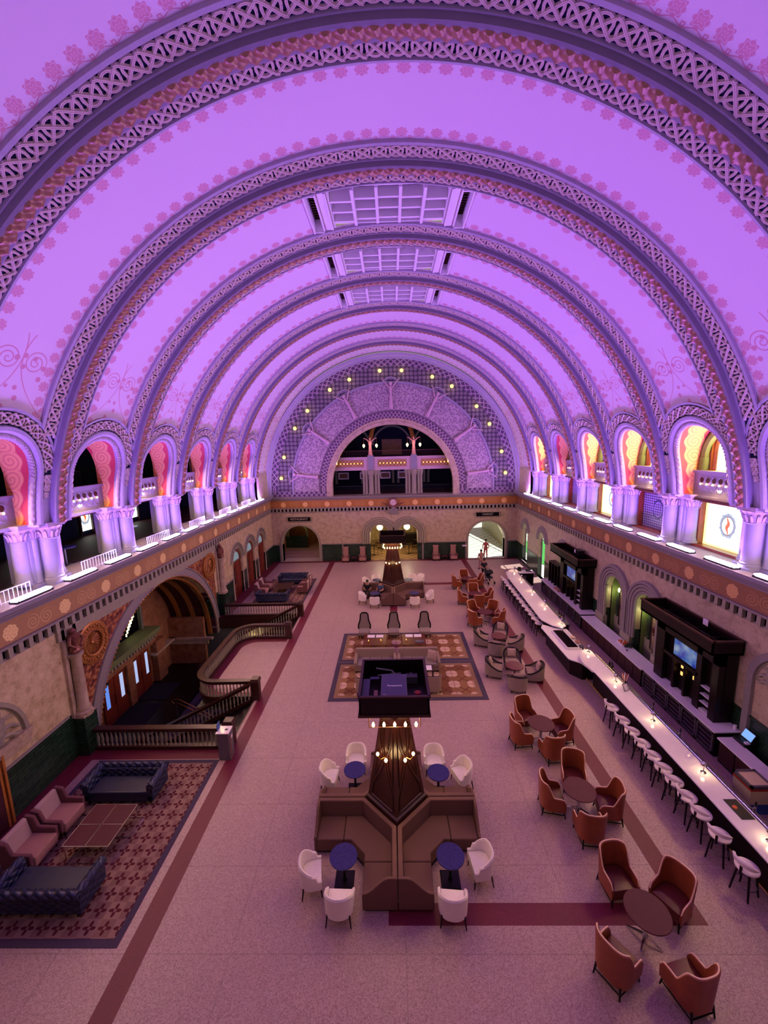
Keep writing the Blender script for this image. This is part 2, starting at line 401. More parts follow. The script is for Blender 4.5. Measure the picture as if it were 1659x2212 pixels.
def m_tufted():
    t = NT('navy_tufted'); s = t.sep(t.obj()); a = t.math('MULTIPLY', s[2], 2*PI/0.17); b = t.math('MULTIPLY', t.math('ADD', s[0], s[1]), 2*PI/0.26)
    h = t.math('ABSOLUTE', t.math('MULTIPLY', t.math('SINE', t.math('MULTIPLY', t.math('ADD', a, b), 0.5)), t.math('SINE', t.math('MULTIPLY', t.math('SUBTRACT', a, b), 0.5))))
    c = t.mix(t.math('LESS_THAN', h, 0.10), lin('#222b4c'), lin('#0d1122')); t.base(c, 0.33); t.bump(h, 1.0, 0.03)
m_tufted()
def m_wave(name, c0, c1, scale, axis='X', rough=0.5, bump=0.5):
    t = NT(name); wv = t.n('ShaderNodeTexWave', bands_direction=axis); t.l(t.obj(), wv.inputs[0]); wv.inputs['Scale'].default_value = scale
    wv.inputs['Distortion'].default_value = 1.5
    t.base(t.mix(wv.outputs[1], lin(c0), lin(c1)), rough); t.bump(wv.outputs[1], bump, 0.02)
m_wave('organ_slats', '#1e1a18', '#94806a', 3.2, 'Y')
def m_relief_copper():
    t = NT('copper_foliage'); o = t.obj(); n1 = t.noise(o, 5.5, 5.0, 0.7); v = t.vor(o, 7.0, 'SMOOTH_F1', 0)
    f = t.math('ADD', n1, t.math('MULTIPLY', v, 0.6))
    t.base(t.ramp(f, [(0.45, lin('#4a1d16')), (0.7, lin('#8c4430')), (0.9, lin('#c98a50'))]), 0.35, 0.35); t.bump(f, 0.9, 0.08)
m_relief_copper()
def m_checker(name, a, b, s_, rough=0.3):
    t = NT(name); c = t.n('ShaderNodeTexChecker'); t.l(t.obj(), c.inputs[0]); c.inputs['Scale'].default_value = s_
    c.inputs[1].default_value = lin(a); c.inputs[2].default_value = lin(b); t.base(c.outputs[0], rough)
m_checker('market_floor', '#e8e8e2', '#b9c4bf', 1.6); m_checker('restaurant_floor', '#b98f5e', '#8a6a4a', 2.0)
def m_screen(name):
    t = NT(name); n = t.noise(t.obj(), 2.2, 4.0); c = t.ramp(n, [(0.35, lin('#1b2a9a')), (0.5, lin('#3f6ab0')), (0.7, lin('#93a6b8'))])
    t.base((0, 0, 0, 1), 0.2); t.val(t.b.inputs['Emission Color'], c); t.b.inputs['Emission Strength'].default_value = 0.8
m_screen('tv_picture')
def m_glass():
    t = NT('clear_glass'); t.base((0.9, 0.95, 0.95, 1), 0.02); t.b.inputs['Transmission Weight'].default_value = 1.0; t.b.inputs['Alpha'].default_value = 0.35
m_glass()
M = MATS

# ---------------------------------------------------------------- mesh helpers
class MB:
    def __init__(s): s.v = []; s.f = []; s.mi = []; s.uv = {}; s.cur = 0
    def q(s, *idx, mi=None): s.f.append(tuple(idx)); s.mi.append(s.cur if mi is None else mi)
    def p(s, x, y, z): s.v.append((x, y, z)); return len(s.v)-1
    def box(s, x0, x1, y0, y1, z0, z1):
        b = len(s.v)
        s.v += [(x0, y0, z0), (x1, y0, z0), (x1, y1, z0), (x0, y1, z0), (x0, y0, z1), (x1, y0, z1), (x1, y1, z1), (x0, y1, z1)]
        for f in ((0, 3, 2, 1), (4, 5, 6, 7), (0, 1, 5, 4), (1, 2, 6, 5), (2, 3, 7, 6), (3, 0, 4, 7)): s.q(*[b+i for i in f])
        return s
    def cbox(s, cx, cy, cz, sx, sy, sz): return s.box(cx-sx/2, cx+sx/2, cy-sy/2, cy+sy/2, cz-sz/2, cz+sz/2)
    def frus(s, cx, cy, z0, z1, a0, b0, a1, b1, rot=0.0):
        # frustum: half sizes a0,b0 at z0 and a1,b1 at z1
        b = len(s.v); c_, s_ = math.cos(rot), math.sin(rot)
        for z, a, bb in ((z0, a0, b0), (z1, a1, b1)):
            for sx, sy in ((-1, -1), (1, -1), (1, 1), (-1, 1)):
                x, y = sx*a, sy*bb; s.v.append((cx+x*c_-y*s_, cy+x*s_+y*c_, z))
        for f in ((0, 3, 2, 1), (4, 5, 6, 7), (0, 1, 5, 4), (1, 2, 6, 5), (2, 3, 7, 6), (3, 0, 4, 7)): s.q(*[b+i for i in f])
        return s
    def prism(s, poly, z0, z1):
        n = len(poly); b = len(s.v)
        s.v += [(x, y, z0) for x, y in poly]+[(x, y, z1) for x, y in poly]
        s.q(*[b+n-1-i for i in range(n)]); s.q(*[b+n+i for i in range(n)])
        for i in range(n): j = (i+1) % n; s.q(b+i, b+j, b+n+j, b+n+i)
        return s
    def prism_ax(s, poly, a0, a1, ax='x'):
        # polygon in the plane normal to ax (x: (y,z); y: (x,z)), extruded from a0 to a1
        n = len(poly); b = len(s.v)
        for a in (a0, a1):
            for p, q in poly: s.v.append((a, p, q) if ax == 'x' else (p, a, q))
        s.q(*[b+i for i in range(n)]); s.q(*[b+2*n-1-i for i in range(n)])
        for i in range(n): j = (i+1) % n; s.q(b+j, b+i, b+n+i, b+n+j)
        return s
    def lathe(s, prof, cx=0, cy=0, n=20, cap=True, a0=0, a1=2*PI):
        full = abs(a1-a0-2*PI) < 1e-6; m = n if full else n+1; b = len(s.v)
        for r, z in prof:
            for i in range(m):
                a = a0+(a1-a0)*i/n; s.v.append((cx+r*math.cos(a), cy+r*math.sin(a), z))
        for k in range(len(prof)-1):
            for i in range(n):
                j = (i+1) % m; s.q(b+k*m+i, b+k*m+j, b+(k+1)*m+j, b+(k+1)*m+i)
        if cap and full:
            if prof[0][0] > 1e-4: s.q(*[b+m-1-i for i in range(m)])
            if prof[-1][0] > 1e-4: s.q(*[b+(len(prof)-1)*m+i for i in range(m)])
        return s
    def tube(s, pts, r, n=6, closed=False):
        pts = [Vector(p) for p in pts]; N = len(pts); b = len(s.v); rr = r if isinstance(r, (list, tuple)) else [r]*N
        prev = None
        for i in range(N):
            if closed: d = pts[(i+1) % N]-pts[i-1]
            else: d = pts[min(i+1, N-1)]-pts[max(i-1, 0)]
            d.normalize()
            if prev is None:
                a = Vector((0, 0, 1)) if abs(d.z) < 0.9 else Vector((1, 0, 0)); e1 = d.cross(a).normalized()
            else:
                e1 = prev-d*prev.dot(d); e1.normalize()
            prev = e1; e2 = d.cross(e1)
            for k in range(n):
                t_ = 2*PI*k/n; s.v.append(tuple(pts[i]+(e1*math.cos(t_)+e2*math.sin(t_))*rr[i]))
        for i in range(N if closed else N-1):
            j = (i+1) % N
            for k in range(n): l = (k+1) % n; s.q(b+i*n+k, b+i*n+l, b+j*n+l, b+j*n+k)
        if not closed: s.q(*[b+n-1-k for k in range(n)]); s.q(*[b+(N-1)*n+k for k in range(n)])
        return s
    def ball(s, cx, cy, cz, r, n=10, sz=1.0):
        k = max(4, n//2); return s.lathe([(max(0.0005, r*math.sin(PI*i/k)), cz-r*sz*math.cos(PI*i/k)) for i in range(k+1)], cx, cy, n, cap=False)
    def grid(s, rows):
        b = len(s.v); m = len(rows[0])
        for r_ in rows: s.v += [tuple(p) for p in r_]
        for i in range(len(rows)-1):
            for j in range(m-1): s.q(b+i*m+j, b+i*m+j+1, b+(i+1)*m+j+1, b+(i+1)*m+j)
        return b
    def xf(s, mat, start=0):
        for i in range(start, len(s.v)): s.v[i] = tuple(mat @ Vector(s.v[i]))
        return s
    def build(s, name, mats, parent=None, smooth=False, bevel=0.0, seg=2, uvf=None, sub=0, loc=None):
        me = bpy.data.meshes.new(name); me.from_pydata(s.v, [], s.f)
        ml = mats if isinstance(mats, (list, tuple)) else [mats]
        for m_ in ml: me.materials.append(M[m_] if isinstance(m_, str) else m_)
        if len(ml) > 1: me.polygons.foreach_set('material_index', s.mi)
        if uvf:
            lay = me.uv_layers.new(name='UVMap'); 
            for lp in me.loops: lay.data[lp.index].uv = uvf(lp.vertex_index, me.vertices[lp.vertex_index].co)
        if smooth: me.polygons.foreach_set('use_smooth', [True]*len(me.polygons))
        me.update()
        o = bpy.data.objects.new(name, me); col.objects.link(o)
        if parent is not None: o.parent = parent
        if loc is not None: o.location = loc
        if bevel:
            md = o.modifiers.new('bevel', 'BEVEL'); md.width = bevel; md.segments = seg; md.limit_method = 'ANGLE'; md.angle_limit = 0.6
        if sub: md = o.modifiers.new('subsurf', 'SUBSURF'); md.levels = sub; md.render_levels = sub
        if smooth and not sub:
            try: me.set_sharp_from_angle(angle=0.7)
            except Exception: pass
        return o
def tag(o, label, cat, group=None, kind=None):
    if label: o['label'] = label
    if cat: o['category'] = cat
    if group: o['group'] = group
    if kind: o['kind'] = kind
    return o
def thing(name, label, cat, loc=(0, 0, 0), rz=0.0, group=None):
    o = bpy.data.objects.new(name, None); o.empty_display_size = 0.2; col.objects.link(o)
    o.location = loc; o.rotation_euler = (0, 0, rz); return tag(o, label, cat, group)
def struct(name):
    o = bpy.data.objects.new(name, None); o.empty_display_size = 0.2; col.objects.link(o); o['kind'] = 'structure'; return o
def smesh(name, mb, mats, parent=None, **k):
    o = mb.build(name, mats, parent, **k)
    if parent is None: o['kind'] = 'structure'
    return o
KIDS = {}
def kids(o):
    return [c for c in bpy.data.objects if c.parent == o]
def clone(root, loc, rz, label=None, group=None, _p=None):
    c = root.copy(); col.objects.link(c)
    if _p is None:
        c.location = loc; c.rotation_euler = (0, 0, rz)
        if label: c['label'] = label
        if group: c['group'] = group
    else: c.parent = _p
    for ch in KIDS.setdefault(root.name, kids(root)): clone(ch, None, None, _p=c)
    return c
def place(proto, first, loc, rz, label, group=None):
    # the first call moves the prototype itself, later calls copy it
    if first[0]:
        first[0] = False; proto.location = loc; proto.rotation_euler = (0, 0, rz); proto['label'] = label
        if group: proto['group'] = group
        KIDS.setdefault(proto.name, kids(proto)); return proto
    return clone(proto, loc, rz, label, group)
def lamp(name, kind, loc, energy, color, parent=None, size=0.1, size_y=None, direction=None, radius=0.05):
    ld = bpy.data.lights.new(name, kind); ld.energy = energy; ld.color = color
    if kind == 'AREA':
        ld.size = size
        if size_y: ld.shape = 'RECTANGLE'; ld.size_y = size_y
    else: ld.shadow_soft_size = radius
    o = bpy.data.objects.new(name, ld); col.objects.link(o); o.location = loc
    if direction: o.rotation_euler = Vector(direction).to_track_quat('-Z', 'Y').to_euler()
    if parent is not None: o.parent = parent
    return o
# ================================================================ STRUCTURE
HW = 11.6; YF = 37.45; YB = -2.5          # half width of the hall, far wall, wall behind the camera
ZC, RV = 7.3, 11.75                       # axis height and radius of the vault
PITCHY = 4.08
RIBS = [9.3+PITCHY*k for k in range(7)]
BAYS = [11.34+PITCHY*k for k in range(6)] # middles of the bays that have gallery arches
ZL = 6.35                                 # ledge top

# ---- painted barrel vault (one surface), with skylight and slot openings in three bays
AR_Z, AR_R = 10.05, 1.95
def build_ceiling():
    mb = MB(); uvs = []
    A0 = math.asin((8.5-ZC)/RV)
    xs = [-2.75, -2.4, -2.0, 2.0, 2.4, 2.75]; ang = [math.acos(-x/RV) for x in xs]
    def bay(yc, h0, h1, arch, sky):
        ys = sorted(set([yc-h0, yc+h1, yc-1.08, yc+1.08]+([yc+AR_R*math.sin(PI*i/28) for i in range(-14, 15)] if arch else [])+[yc-0.5, yc+0.5]))
        ys = [y for y in ys if yc-h0-1e-6 <= y <= yc+h1+1e-6]
        rows = []
        for y in ys:
            d = abs(y-yc)
            z0 = AR_Z+math.sqrt(max(0, AR_R**2-d*d)) if arch and d < AR_R+1e-6 else 8.5
            a0 = math.asin((z0-ZC)/RV)
            aa = [a0+(ang[0]-a0)*i/18 for i in range(18)]+[ang[0], ang[1], ang[2]]+[ang[2]+(ang[3]-ang[2])*i/8 for i in range(1, 8)]+[ang[3], ang[4], ang[5]]+[ang[5]+(PI-a0-ang[5])*i/18 for i in range(1, 19)]
            b = len(mb.v)
            for a in aa:
                mb.v.append((-RV*math.cos(a), y, ZC+RV*math.sin(a))); uvs.append(((a-A0)*RV, y-yc))
            rows.append((y, b, len(aa)))
        for (y0, b0, n), (y1, b1, _) in zip(rows, rows[1:]):
            for i in range(n-1):
                inside = sky and y0 > yc-1.09 and y1 < yc+1.09 and (i == 18 or 20 <= i <= 27 or i == 28+0 and False or i == 29)
                if not inside: mb.q(b0+i, b0+i+1, b1+i+1, b1+i)
    bay(7.26, 2.04, 2.04, False, False); bay(3.18, 5.68, 2.04, False, False)
    for k, yc in enumerate(BAYS): bay(yc, 2.04, 2.04, True, k in (1, 2, 3))
    bay(35.75, 1.97, YF-35.75, False, False)
    o = mb.build('ceiling', 'painted_vault', None, smooth=True, uvf=lambda i, c: uvs[i]); o['kind'] = 'structure'
    return o
ceiling = build_ceiling()

def skylight(yc, n):
    s = struct('window_%d' % n)
    mb = MB()
    def zr(x, dz=0): return ZC+math.sqrt(RV**2-x*x)+dz
    for sgn in (-1, 1):                                     # side cheeks and end cheeks, rising above the vault
        mb.box(sgn*2.0-0.03, sgn*2.0+0.03, yc-1.08, yc+1.08, zr(2.0)-0.04, 19.65)
        mb.box(-2.03, 2.03, yc+sgn*1.08-0.03, yc+sgn*1.08+0.03, 18.98, 19.65)
    for i in range(1, 5):                                   # long beams
        x = -2.0+0.8*i; mb.box(x-0.05, x+0.05, yc-1.05, yc+1.05, zr(x)-0.12, 19.3)
    for j in (-0.45, 0.15, 0.75):                             # cross beams
        for i in range(5):
            x = -1.6+0.8*i; mb.box(x-0.36, x+0.36, yc+j-0.05, yc+j+0.05, zr(x)-0.08, 19.28)
    mb.build('skylight_grid', 'white_paint', s)
    pm = MB(); pm.box(-2.0, 2.0, yc-1.05, yc+1.05, 19.6, 19.64); pm.build('pane', 'night_blue', s)
    fm = MB()
    for sgn in (-1, 1):                                     # raised white frames beside the openings
        fm.box(sgn*2.2-0.12, sgn*2.2+0.12, yc-1.1, yc+1.1, zr(2.2)-0.06, zr(2.2)+0.2)
        fm.box(sgn*2.08-0.03, sgn*2.08+0.03, yc-1.1, yc+1.1, zr(2.08)-0.1, zr(2.08)+0.2)
    fm.build('frame', 'white_paint', s)
    for sgn in (-1, 1):
        sm = MB(); x0, x1 = sorted((sgn*2.4, sgn*2.75))
        for (a, b) in ((x0-0.03, x0+0.02), (x1-0.02, x1+0.03)): sm.box(a, b, yc-1.1, yc+1.1, zr(abs(a))-0.07, 19.5)
        for q_ in (-1.09, 1.09): sm.box(x0, x1, yc+q_-0.03, yc+q_+0.03, zr(2.6)-0.07, 19.5)
        sm.build('slot_frame', 'white_paint', s)
        lm = MB(); lm.box(x0, x1, yc-1.08, yc+1.08, 19.42, 19.46)
        for k in range(14): yy = yc-1.0+k*0.15; lm.box(x0, x1, yy, yy+0.04, 19.1, 19.2)
        lm.build('louvre', 'wood_dark' if yc < 16 else 'maroon_paint', s)
for i, yc in enumerate(BAYS[1:4]): skylight(yc, i+1)

# ---- knot work helpers ----------------------------------------------------
def ribbon(mb, pts, wd, h, f, h0=0.0):
    b = len(mb.v); N = len(pts)
    for i in range(N):
        a = pts[max(i-1, 0)]; c = pts[min(i+1, N-1)]
        dx, dy = c[0]-a[0], c[1]-a[1]; L = math.hypot(dx, dy) or 1; nx, ny = -dy/L, dx/L
        for k, (o, hh) in enumerate(((-0.5, 0), (-0.36, h), (-0.12, h), (0, h*0.72), (0.12, h), (0.36, h), (0.5, 0))):
            mb.v.append(f(pts[i][0]+nx*wd*o, pts[i][1]+ny*wd*o, h0+hh))
    for i in range(N-1):
        for k in range(6): mb.q(b+i*7+k, b+(i+1)*7+k, b+(i+1)*7+k+1, b+i*7+k+1)
def knot(mb, u0, u1, n, w, f):
    p = (u1-u0)/n; wd = min(w*0.145, p*0.15); V = w/2-wd/2-0.012
    for i in range(n):
        c = u0+(i+0.5)*p; R = p*0.40
        ribbon(mb, [(c+R*math.cos(2*PI*k/14), V*0.97*math.sin(2*PI*k/14)) for k in range(15)], wd, 0.045, f)
        for s in (-1, 1):
            ribbon(mb, [(c-p*0.60, -s*V), (c-p*0.42, -s*V*0.86), (c-p*0.2, -s*V*0.42), (c, 0), (c+p*0.2, s*V*0.42), (c+p*0.42, s*V*0.86), (c+p*0.60, s*V)], wd, 0.05, f, 0.014 if s > 0 else 0.004)

# ---- transverse ribs --------------------------------------------------------
def rib_proto():
    r = struct('trim_1')
    def cyl(a, y, h): R = RV-h; return (-R*math.cos(a), y, ZC+R*math.sin(a))
    def arc(prof, z0, n, name, mat, mats=None, smooth=False):
        mb = MB()
        for i in range(n+1):
            for (y, h) in prof:
                zz = z0 if z0 else AR_Z+math.sqrt(1.97**2-(2.04-abs(y))**2)      # the side bands die into the gallery arch
                a0 = math.asin((zz-ZC)/RV); mb.v.append(cyl(a0+(PI-2*a0)*i/n, y, h))
        m = len(prof)
        for i in range(n):
            for k in range(m-1): mb.q(i*m+k, i*m+k+1, (i+1)*m+k+1, (i+1)*m+k, mi=0 if mats is None else mats[k])
        return mb.build(name, mat, r, smooth=False)
    for s in (-1, 1):
        arc([(s*0.88, -0.02), (s*0.88, 0.10), (s*0.80, 0.12), (s*0.79, 0.05), (s*0.27, 0.05), (s*0.26, 0.12), (s*0.19, 0.12)], None, 90, 'moulding', ['plaster_moulding', 'knot_ground'], [0, 0, 0, 1, 0, 0], False)
    arc([(-0.22, -0.02), (-0.22, 0.27), (-0.16, 0.29), (0.16, 0.29), (0.22, 0.27), (0.22, -0.02)], 8.5, 90, 'rib_face', 'rib_face')
    A1 = math.asin((11.35-ZC)/RV); L = (PI-2*A1)*RV; n = int(L/0.47)
    for s in (-1, 1):
        mb = MB(); knot(mb, 0, L, n, 0.50, lambda u, v, h, s=s: cyl(A1+u/RV, s*0.53+v, 0.055+h)); mb.build('knot_band', 'knot_cream', r, smooth=True)
    # carved copper band on the soffit
    mb = MB(); A2 = math.asin((8.5-ZC)/RV); L = (PI-2*A2)*(RV-0.3); p = 0.32; n = int(L/p); K = 8; rows = []
    for i in range(n*K+1):
        u = i/K; row = []
        for j in range(9):
            v = -1+j/4
            ph = 2*PI*(u-0.16*math.sin(PI*v*0.9)*1.0-0.12*v)
            hgt = 0.5+0.5*math.cos(ph); hgt = hgt**2*(1-0.55*v*v)+0.25*abs(math.sin(ph*0.5+v*2))
            a = A2+(u*p)/(RV-0.3)
            row.append(cyl(min(a, PI-A2), v*0.15, 0.285+0.085*hgt if abs(v) < 0.99 else 0.28))
        rows.append(row)
    mb.grid(rows); mb.build('copper_band', 'copper_paint', r, smooth=True)
    return r
rib = rib_proto(); rib.location = (0, RIBS[0], 0); KIDS['trim_1'] = kids(rib)
for k, y in enumerate(RIBS[1:]):
    c = clone(rib, (0, y, 0), 0); c.name = 'trim_%d' % (k+2)

# ---- gallery arches cut into the vault flanks ------------------------------
def gx(z, h=0.0):
    R = RV-h; return -math.sqrt(max(0.01, R*R-(z-ZC)**2))
def arch_proto():
    r = struct('trim_8')
    N = 28
    def contour(rad):       # from the near foot up and over to the far foot: list of (y, z)
        pts = [(-rad, 8.5+(AR_Z-8.5)*i/6) for i in range(6)]
        pts += [(-rad*math.cos(PI*i/N), AR_Z+rad*math.sin(PI*i/N)) for i in range(N+1)]
        pts += [(rad, AR_Z-(AR_Z-8.5)*i/6) for i in range(1, 7)]
        return pts
    def loft(prof, name, mats, mis=None):
        mb = MB(); cs = [(contour(rd), h) for rd, h in prof]; m = len(prof)
        for i in range(len(cs[0][0])):
            for c, h in cs: mb.v.append((gx(c[i][1], h), c[i][0], c[i][1]))
        for i in range(len(cs[0][0])-1):
            for k in range(m-1): mb.q(i*m+k, (i+1)*m+k, (i+1)*m+k+1, i*m+k+1, mi=0 if mis is None else mis[k])
        return mb.build(name, mats, r, smooth=False)
    loft([(1.34, -0.25), (1.34, 0.06), (1.40, 0.10), (1.50, 0.10), (1.54, 0.05), (1.55, 0.02), (1.93, 0.02), (1.95, 0.08), (2.02, 0.08), (2.03, -0.02)], 'archivolt', ['plaster_moulding', 'knot_ground', 'sage_stone'], [0, 0, 0, 0, 0, 1, 0, 0, 2])
    # herringbone roll
    mb = MB(); c0 = contour(1.27); rows = []; s = 0
    sub = []
    for i in range(len(c0)-1):
        for t in range(4): sub.append((c0[i][0]+(c0[i+1][0]-c0[i][0])*t/4, c0[i][1]+(c0[i+1][1]-c0[i][1])*t/4))
    sub.append(c0[-1])
    for i, (y, z) in enumerate(sub):
        if z > AR_Z: a = math.atan2(z-AR_Z, -y); ny, nz = -math.cos(a), math.sin(a)
        else: ny, nz = (1 if y > 0 else -1), 0
        row = []
        for k in range(7):
            b = PI*k/6; bump = 0.018*math.cos(2*PI*(i/3.2+abs(k-3)/3.0)); rr = 0.09+bump
            o = -math.cos(b)*rr; h = -0.07+math.sin(b)*rr
            row.append((gx(z+nz*o, h), y+ny*o, z+nz*o))
        rows.append(row)
    mb.grid(rows); mb.build('twisted_roll', 'capital_plaster', r, smooth=True)
    # knots round the arch
    mb = MB(); a0, a1 = math.radians(6), math.radians(174); RM = 1.74
    def f(u, v, h): a = a0+u/RM; rr = RM+v; z = AR_Z+rr*math.sin(a); return (gx(z, 0.03+h), -rr*math.cos(a), z)
    knot(mb, 0, (a1-a0)*RM, 13, 0.37, f)
    for s in (-1, 1):           # tapering knot tails down the haunches
        for k, (z, wd) in enumerate(((9.95, 0.30), (9.68, 0.24), (9.44, 0.18))):
            R = wd*0.42; yy = s*(1.57+wd/2)
            for cc in (1,): ribbon(mb, [(yy+R*math.cos(2*PI*q/12), z+R*0.95*math.sin(2*PI*q/12)) for q in range(13)], wd*0.26, 0.045, lambda u, v, h: (gx(v, 0.03+h), u, v))
            for d in (-1, 1): ribbon(mb, [(yy-d*R, z+R*1.1), (yy, z), (yy+d*R, z-R*1.1)], wd*0.26, 0.05, lambda u, v, h: (gx(v, 0.03+h), u, v))
    mb.build('knot_band', 'knot_cream', r, smooth=True)
    # flank of the vault between the arch and the rib, below the arch widest point
    mb = MB()
    for s in (-1, 1):
        rows = []
        for i in range(8):
            z = 8.5+(10.05-8.5)*i/7; rows.append([(gx(z, 0.0), s*1.9, z), (gx(z, 0.0), s*2.04, z)])
        mb.grid(rows)
        rows = [[(gx(z, 0.03), s*1.52, z), (gx(z, 0.03), s*1.97, z)] for z in (8.5, 9.0, 9.4, 10.05)]
        mb.grid(rows)
    mb.build('flank', 'plaster_moulding', r)
    # painted soffit reaching back to the window wall
    mb = MB(); c = contour(1.36); uvs = []; s = 0; prev = None
    for (y, z) in c:
        if prev: s += math.hypot(y-prev[0], z-prev[1])
        prev = (y, z)
        for k in range(5):
            x0 = gx(z, -0.08); x = x0+(-12.5-x0)*k/4; mb.v.append((x, y, z)); uvs.append((s, (x0-x)))
    for i in range(len(c)-1):
        for k in range(4): mb.q(i*5+k, i*5+k+1, (i+1)*5+k+1, (i+1)*5+k)
    mb.build('soffit', 'stencilled_soffit', r, smooth=True, uvf=lambda i, co: uvs[i])
    # unseen slab added to seal the pier between two arches against light leaks
    mb = MB()
    for s in (-1, 1): mb.box(-13.0, -11.62, min(s*1.36, s*2.04), max(s*1.36, s*2.04), 8.42, 8.5)
    mb.build('light_seal_slab', 'plaster_moulding', r)
    return r
arch = arch_proto(); KIDS['trim_8'] = kids(arch); tn = 8; first = True
for yc in BAYS:
    for side in (-1, 1):
        if first: arch.location = (0, yc, 0); first = False
        else: tn += 1; c = clone(arch, (0, yc, 0), PI if side > 0 else 0); c.name = 'trim_%d' % tn

# ---- ledge, frieze and dentils ---------------------------------------------
def cornice():
    prof = [(11.6, 5.90), (11.52, 5.94), (11.50, 6.0), (11.42, 6.06), (11.36, 6.16), (11.30, 6.20), (11.28, 6.34), (11.34, 6.36), (13.1, 6.36)]
    for side, nm in ((-1, 'trim_21'), (1, 'trim_22')):
        mb = MB(); rows = [[(side*x, y, z) for x, z in prof] for y in (YB, YF)]; mb.grid(rows)
        s = smesh(nm, mb, 'ledge_stone')
        fm = MB(); fm.box(min(side*11.57, side*11.7), max(side*11.57, side*11.7), YB, YF-0.02, 5.2, 5.92); fm.build('frieze', 'frieze_left' if side < 0 else 'frieze_right', s)
        mm = MB(); x0, x1 = (side*11.46, side*11.7)
        mm.box(min(x0, x1), max(x0, x1), YB, YF-0.05, 5.14, 5.22); mm.box(min(side*11.575, x1), max(side*11.575, x1), YB, YF-0.05, 4.78, 4.86)
        mm.build('moulding', 'grey_stone', s)
        bm_ = MB(); bm_.box(min(side*11.59, x1), max(side*11.59, x1), YB, YF, 4.80, 5.15); bm_.build('dentil_gap_shade', 'darkness', s)  # black strip paints the shade in the gaps between dentils
        dm = MB(); y = 2.0
        while y < YF-0.3:
            dm.box(min(side*11.46, x1), max(side*11.46, x1), y, y+0.15, 4.82, 5.15); y += 0.34
        o = dm.build('dentil', 'sage_stone', s); o['kind'] = 'stuff'
    s = struct('trim_23')
    mb = MB(); rows = [[(x, YF-d, z) for d, z in ((0.0, 5.90), (0.08, 5.94), (0.1, 6.0), (0.18, 6.06), (0.24, 6.16), (0.26, 6.24), (0.0, 6.26), (-1.2, 6.26))] for x in (-11.6, 11.6)]
    mb.grid(rows); mb.build('cornice', 'grey_stone', s)
    fm = MB(); fm.box(-11.58, 11.58, YF-0.03, YF+0.1, 5.2, 5.92); fm.build('frieze', 'frieze_end', s)
    mm = MB(); mm.box(-11.5, 11.5, YF-0.14, YF+0.1, 5.14, 5.22); mm.box(-11.5, 11.5, YF-0.1, YF+0.1, 4.80, 4.87); mm.build('moulding', 'grey_stone', s)
    bm_ = MB(); bm_.box(-11.58, 11.58, YF-0.01, YF+0.1, 4.86, 5.15); bm_.build('dentil_gap_shade', 'darkness', s)  # same painted gap shade along the end wall
    dm = MB(); x = -11.4
    while x < 11.4: dm.box(x, x+0.17, YF-0.14, YF+0.1, 4.87, 5.14); x += 0.35
    o = dm.build('dentil', 'sage_stone', s); o['kind'] = 'stuff'
cornice()

# ---- walls with arched openings ---------------------------------------------
def arch_wall(mb, f, u0, u1, z0, z1, ops=(), th=0.5, rev=True):
    # ops: (centre, radius, spring z, bottom z); f(u, depth, z) -> world
    us = [u0, u1]
    for c, r, zs, zb in ops: us += [c-r*math.cos(PI*i/20) for i in range(21)]
    us = sorted(set(round(u, 5) for u in us if u0-1e-6 <= u <= u1+1e-6))
    def span(u):
        for c, r, zs, zb in ops:
            if abs(u-c) <= r+1e-5: return (zb, zs+math.sqrt(max(0, r*r-(u-c)**2)))
        return None
    def quad(a, b, za0, za1, zb0, zb1):
        i = len(mb.v); mb.v += [f(a, 0, za0), f(b, 0, zb0), f(b, 0, zb1), f(a, 0, za1)]; mb.q(i, i+1, i+2, i+3)
    for a, b in zip(us, us[1:]):
        mid = span((a+b)/2)
        if mid is None: quad(a, b, z0, z1, z0, z1); continue
        sa, sb = span(a) or mid, span(b) or mid
        if mid[0] > z0: quad(a, b, z0, min(z1, mid[0]), z0, min(z1, mid[0]))
        ta, tb = max(z0, sa[1]), max(z0, sb[1])
        if ta < z1 or tb < z1: quad(a, b, min(ta, z1), z1, min(tb, z1), z1)
    if rev:
        for c, r, zs, zb in ops:
            pts = [(c-r, max(z0, zb))]+[(c-r*math.cos(PI*i/20), zs+r*math.sin(PI*i/20)) for i in range(21)]+[(c+r, max(z0, zb))]
            pts = [(u, min(max(z, z0), z1)) for u, z in pts]
            i0 = len(mb.v)
            for u, z in pts: mb.v += [f(u, 0, z), f(u, th, z)]
            for k in range(len(pts)-1):
                if pts[k] != pts[k+1] and not (abs(pts[k][1]-pts[k+1][1]) < 1e-9 and (abs(pts[k][1]-z0) < 1e-6 or abs(pts[k][1]-z1) < 1e-6)): mb.q(i0+2*k, i0+2*k+1, i0+2*k+3, i0+2*k+2)
            if zb > z0+1e-4 and zb < z1:
                i0 = len(mb.v); mb.v += [f(c-r, 0, zb), f(c+r, 0, zb), f(c+r, th, zb), f(c-r, th, zb)]; mb.q(i0, i0+1, i0+2, i0+3)
fL = lambda u, d, z: (-HW-d, u, z)
fR = lambda u, d, z: (HW+d, u, z)
fF = lambda u, d, z: (u, YF+d, z)
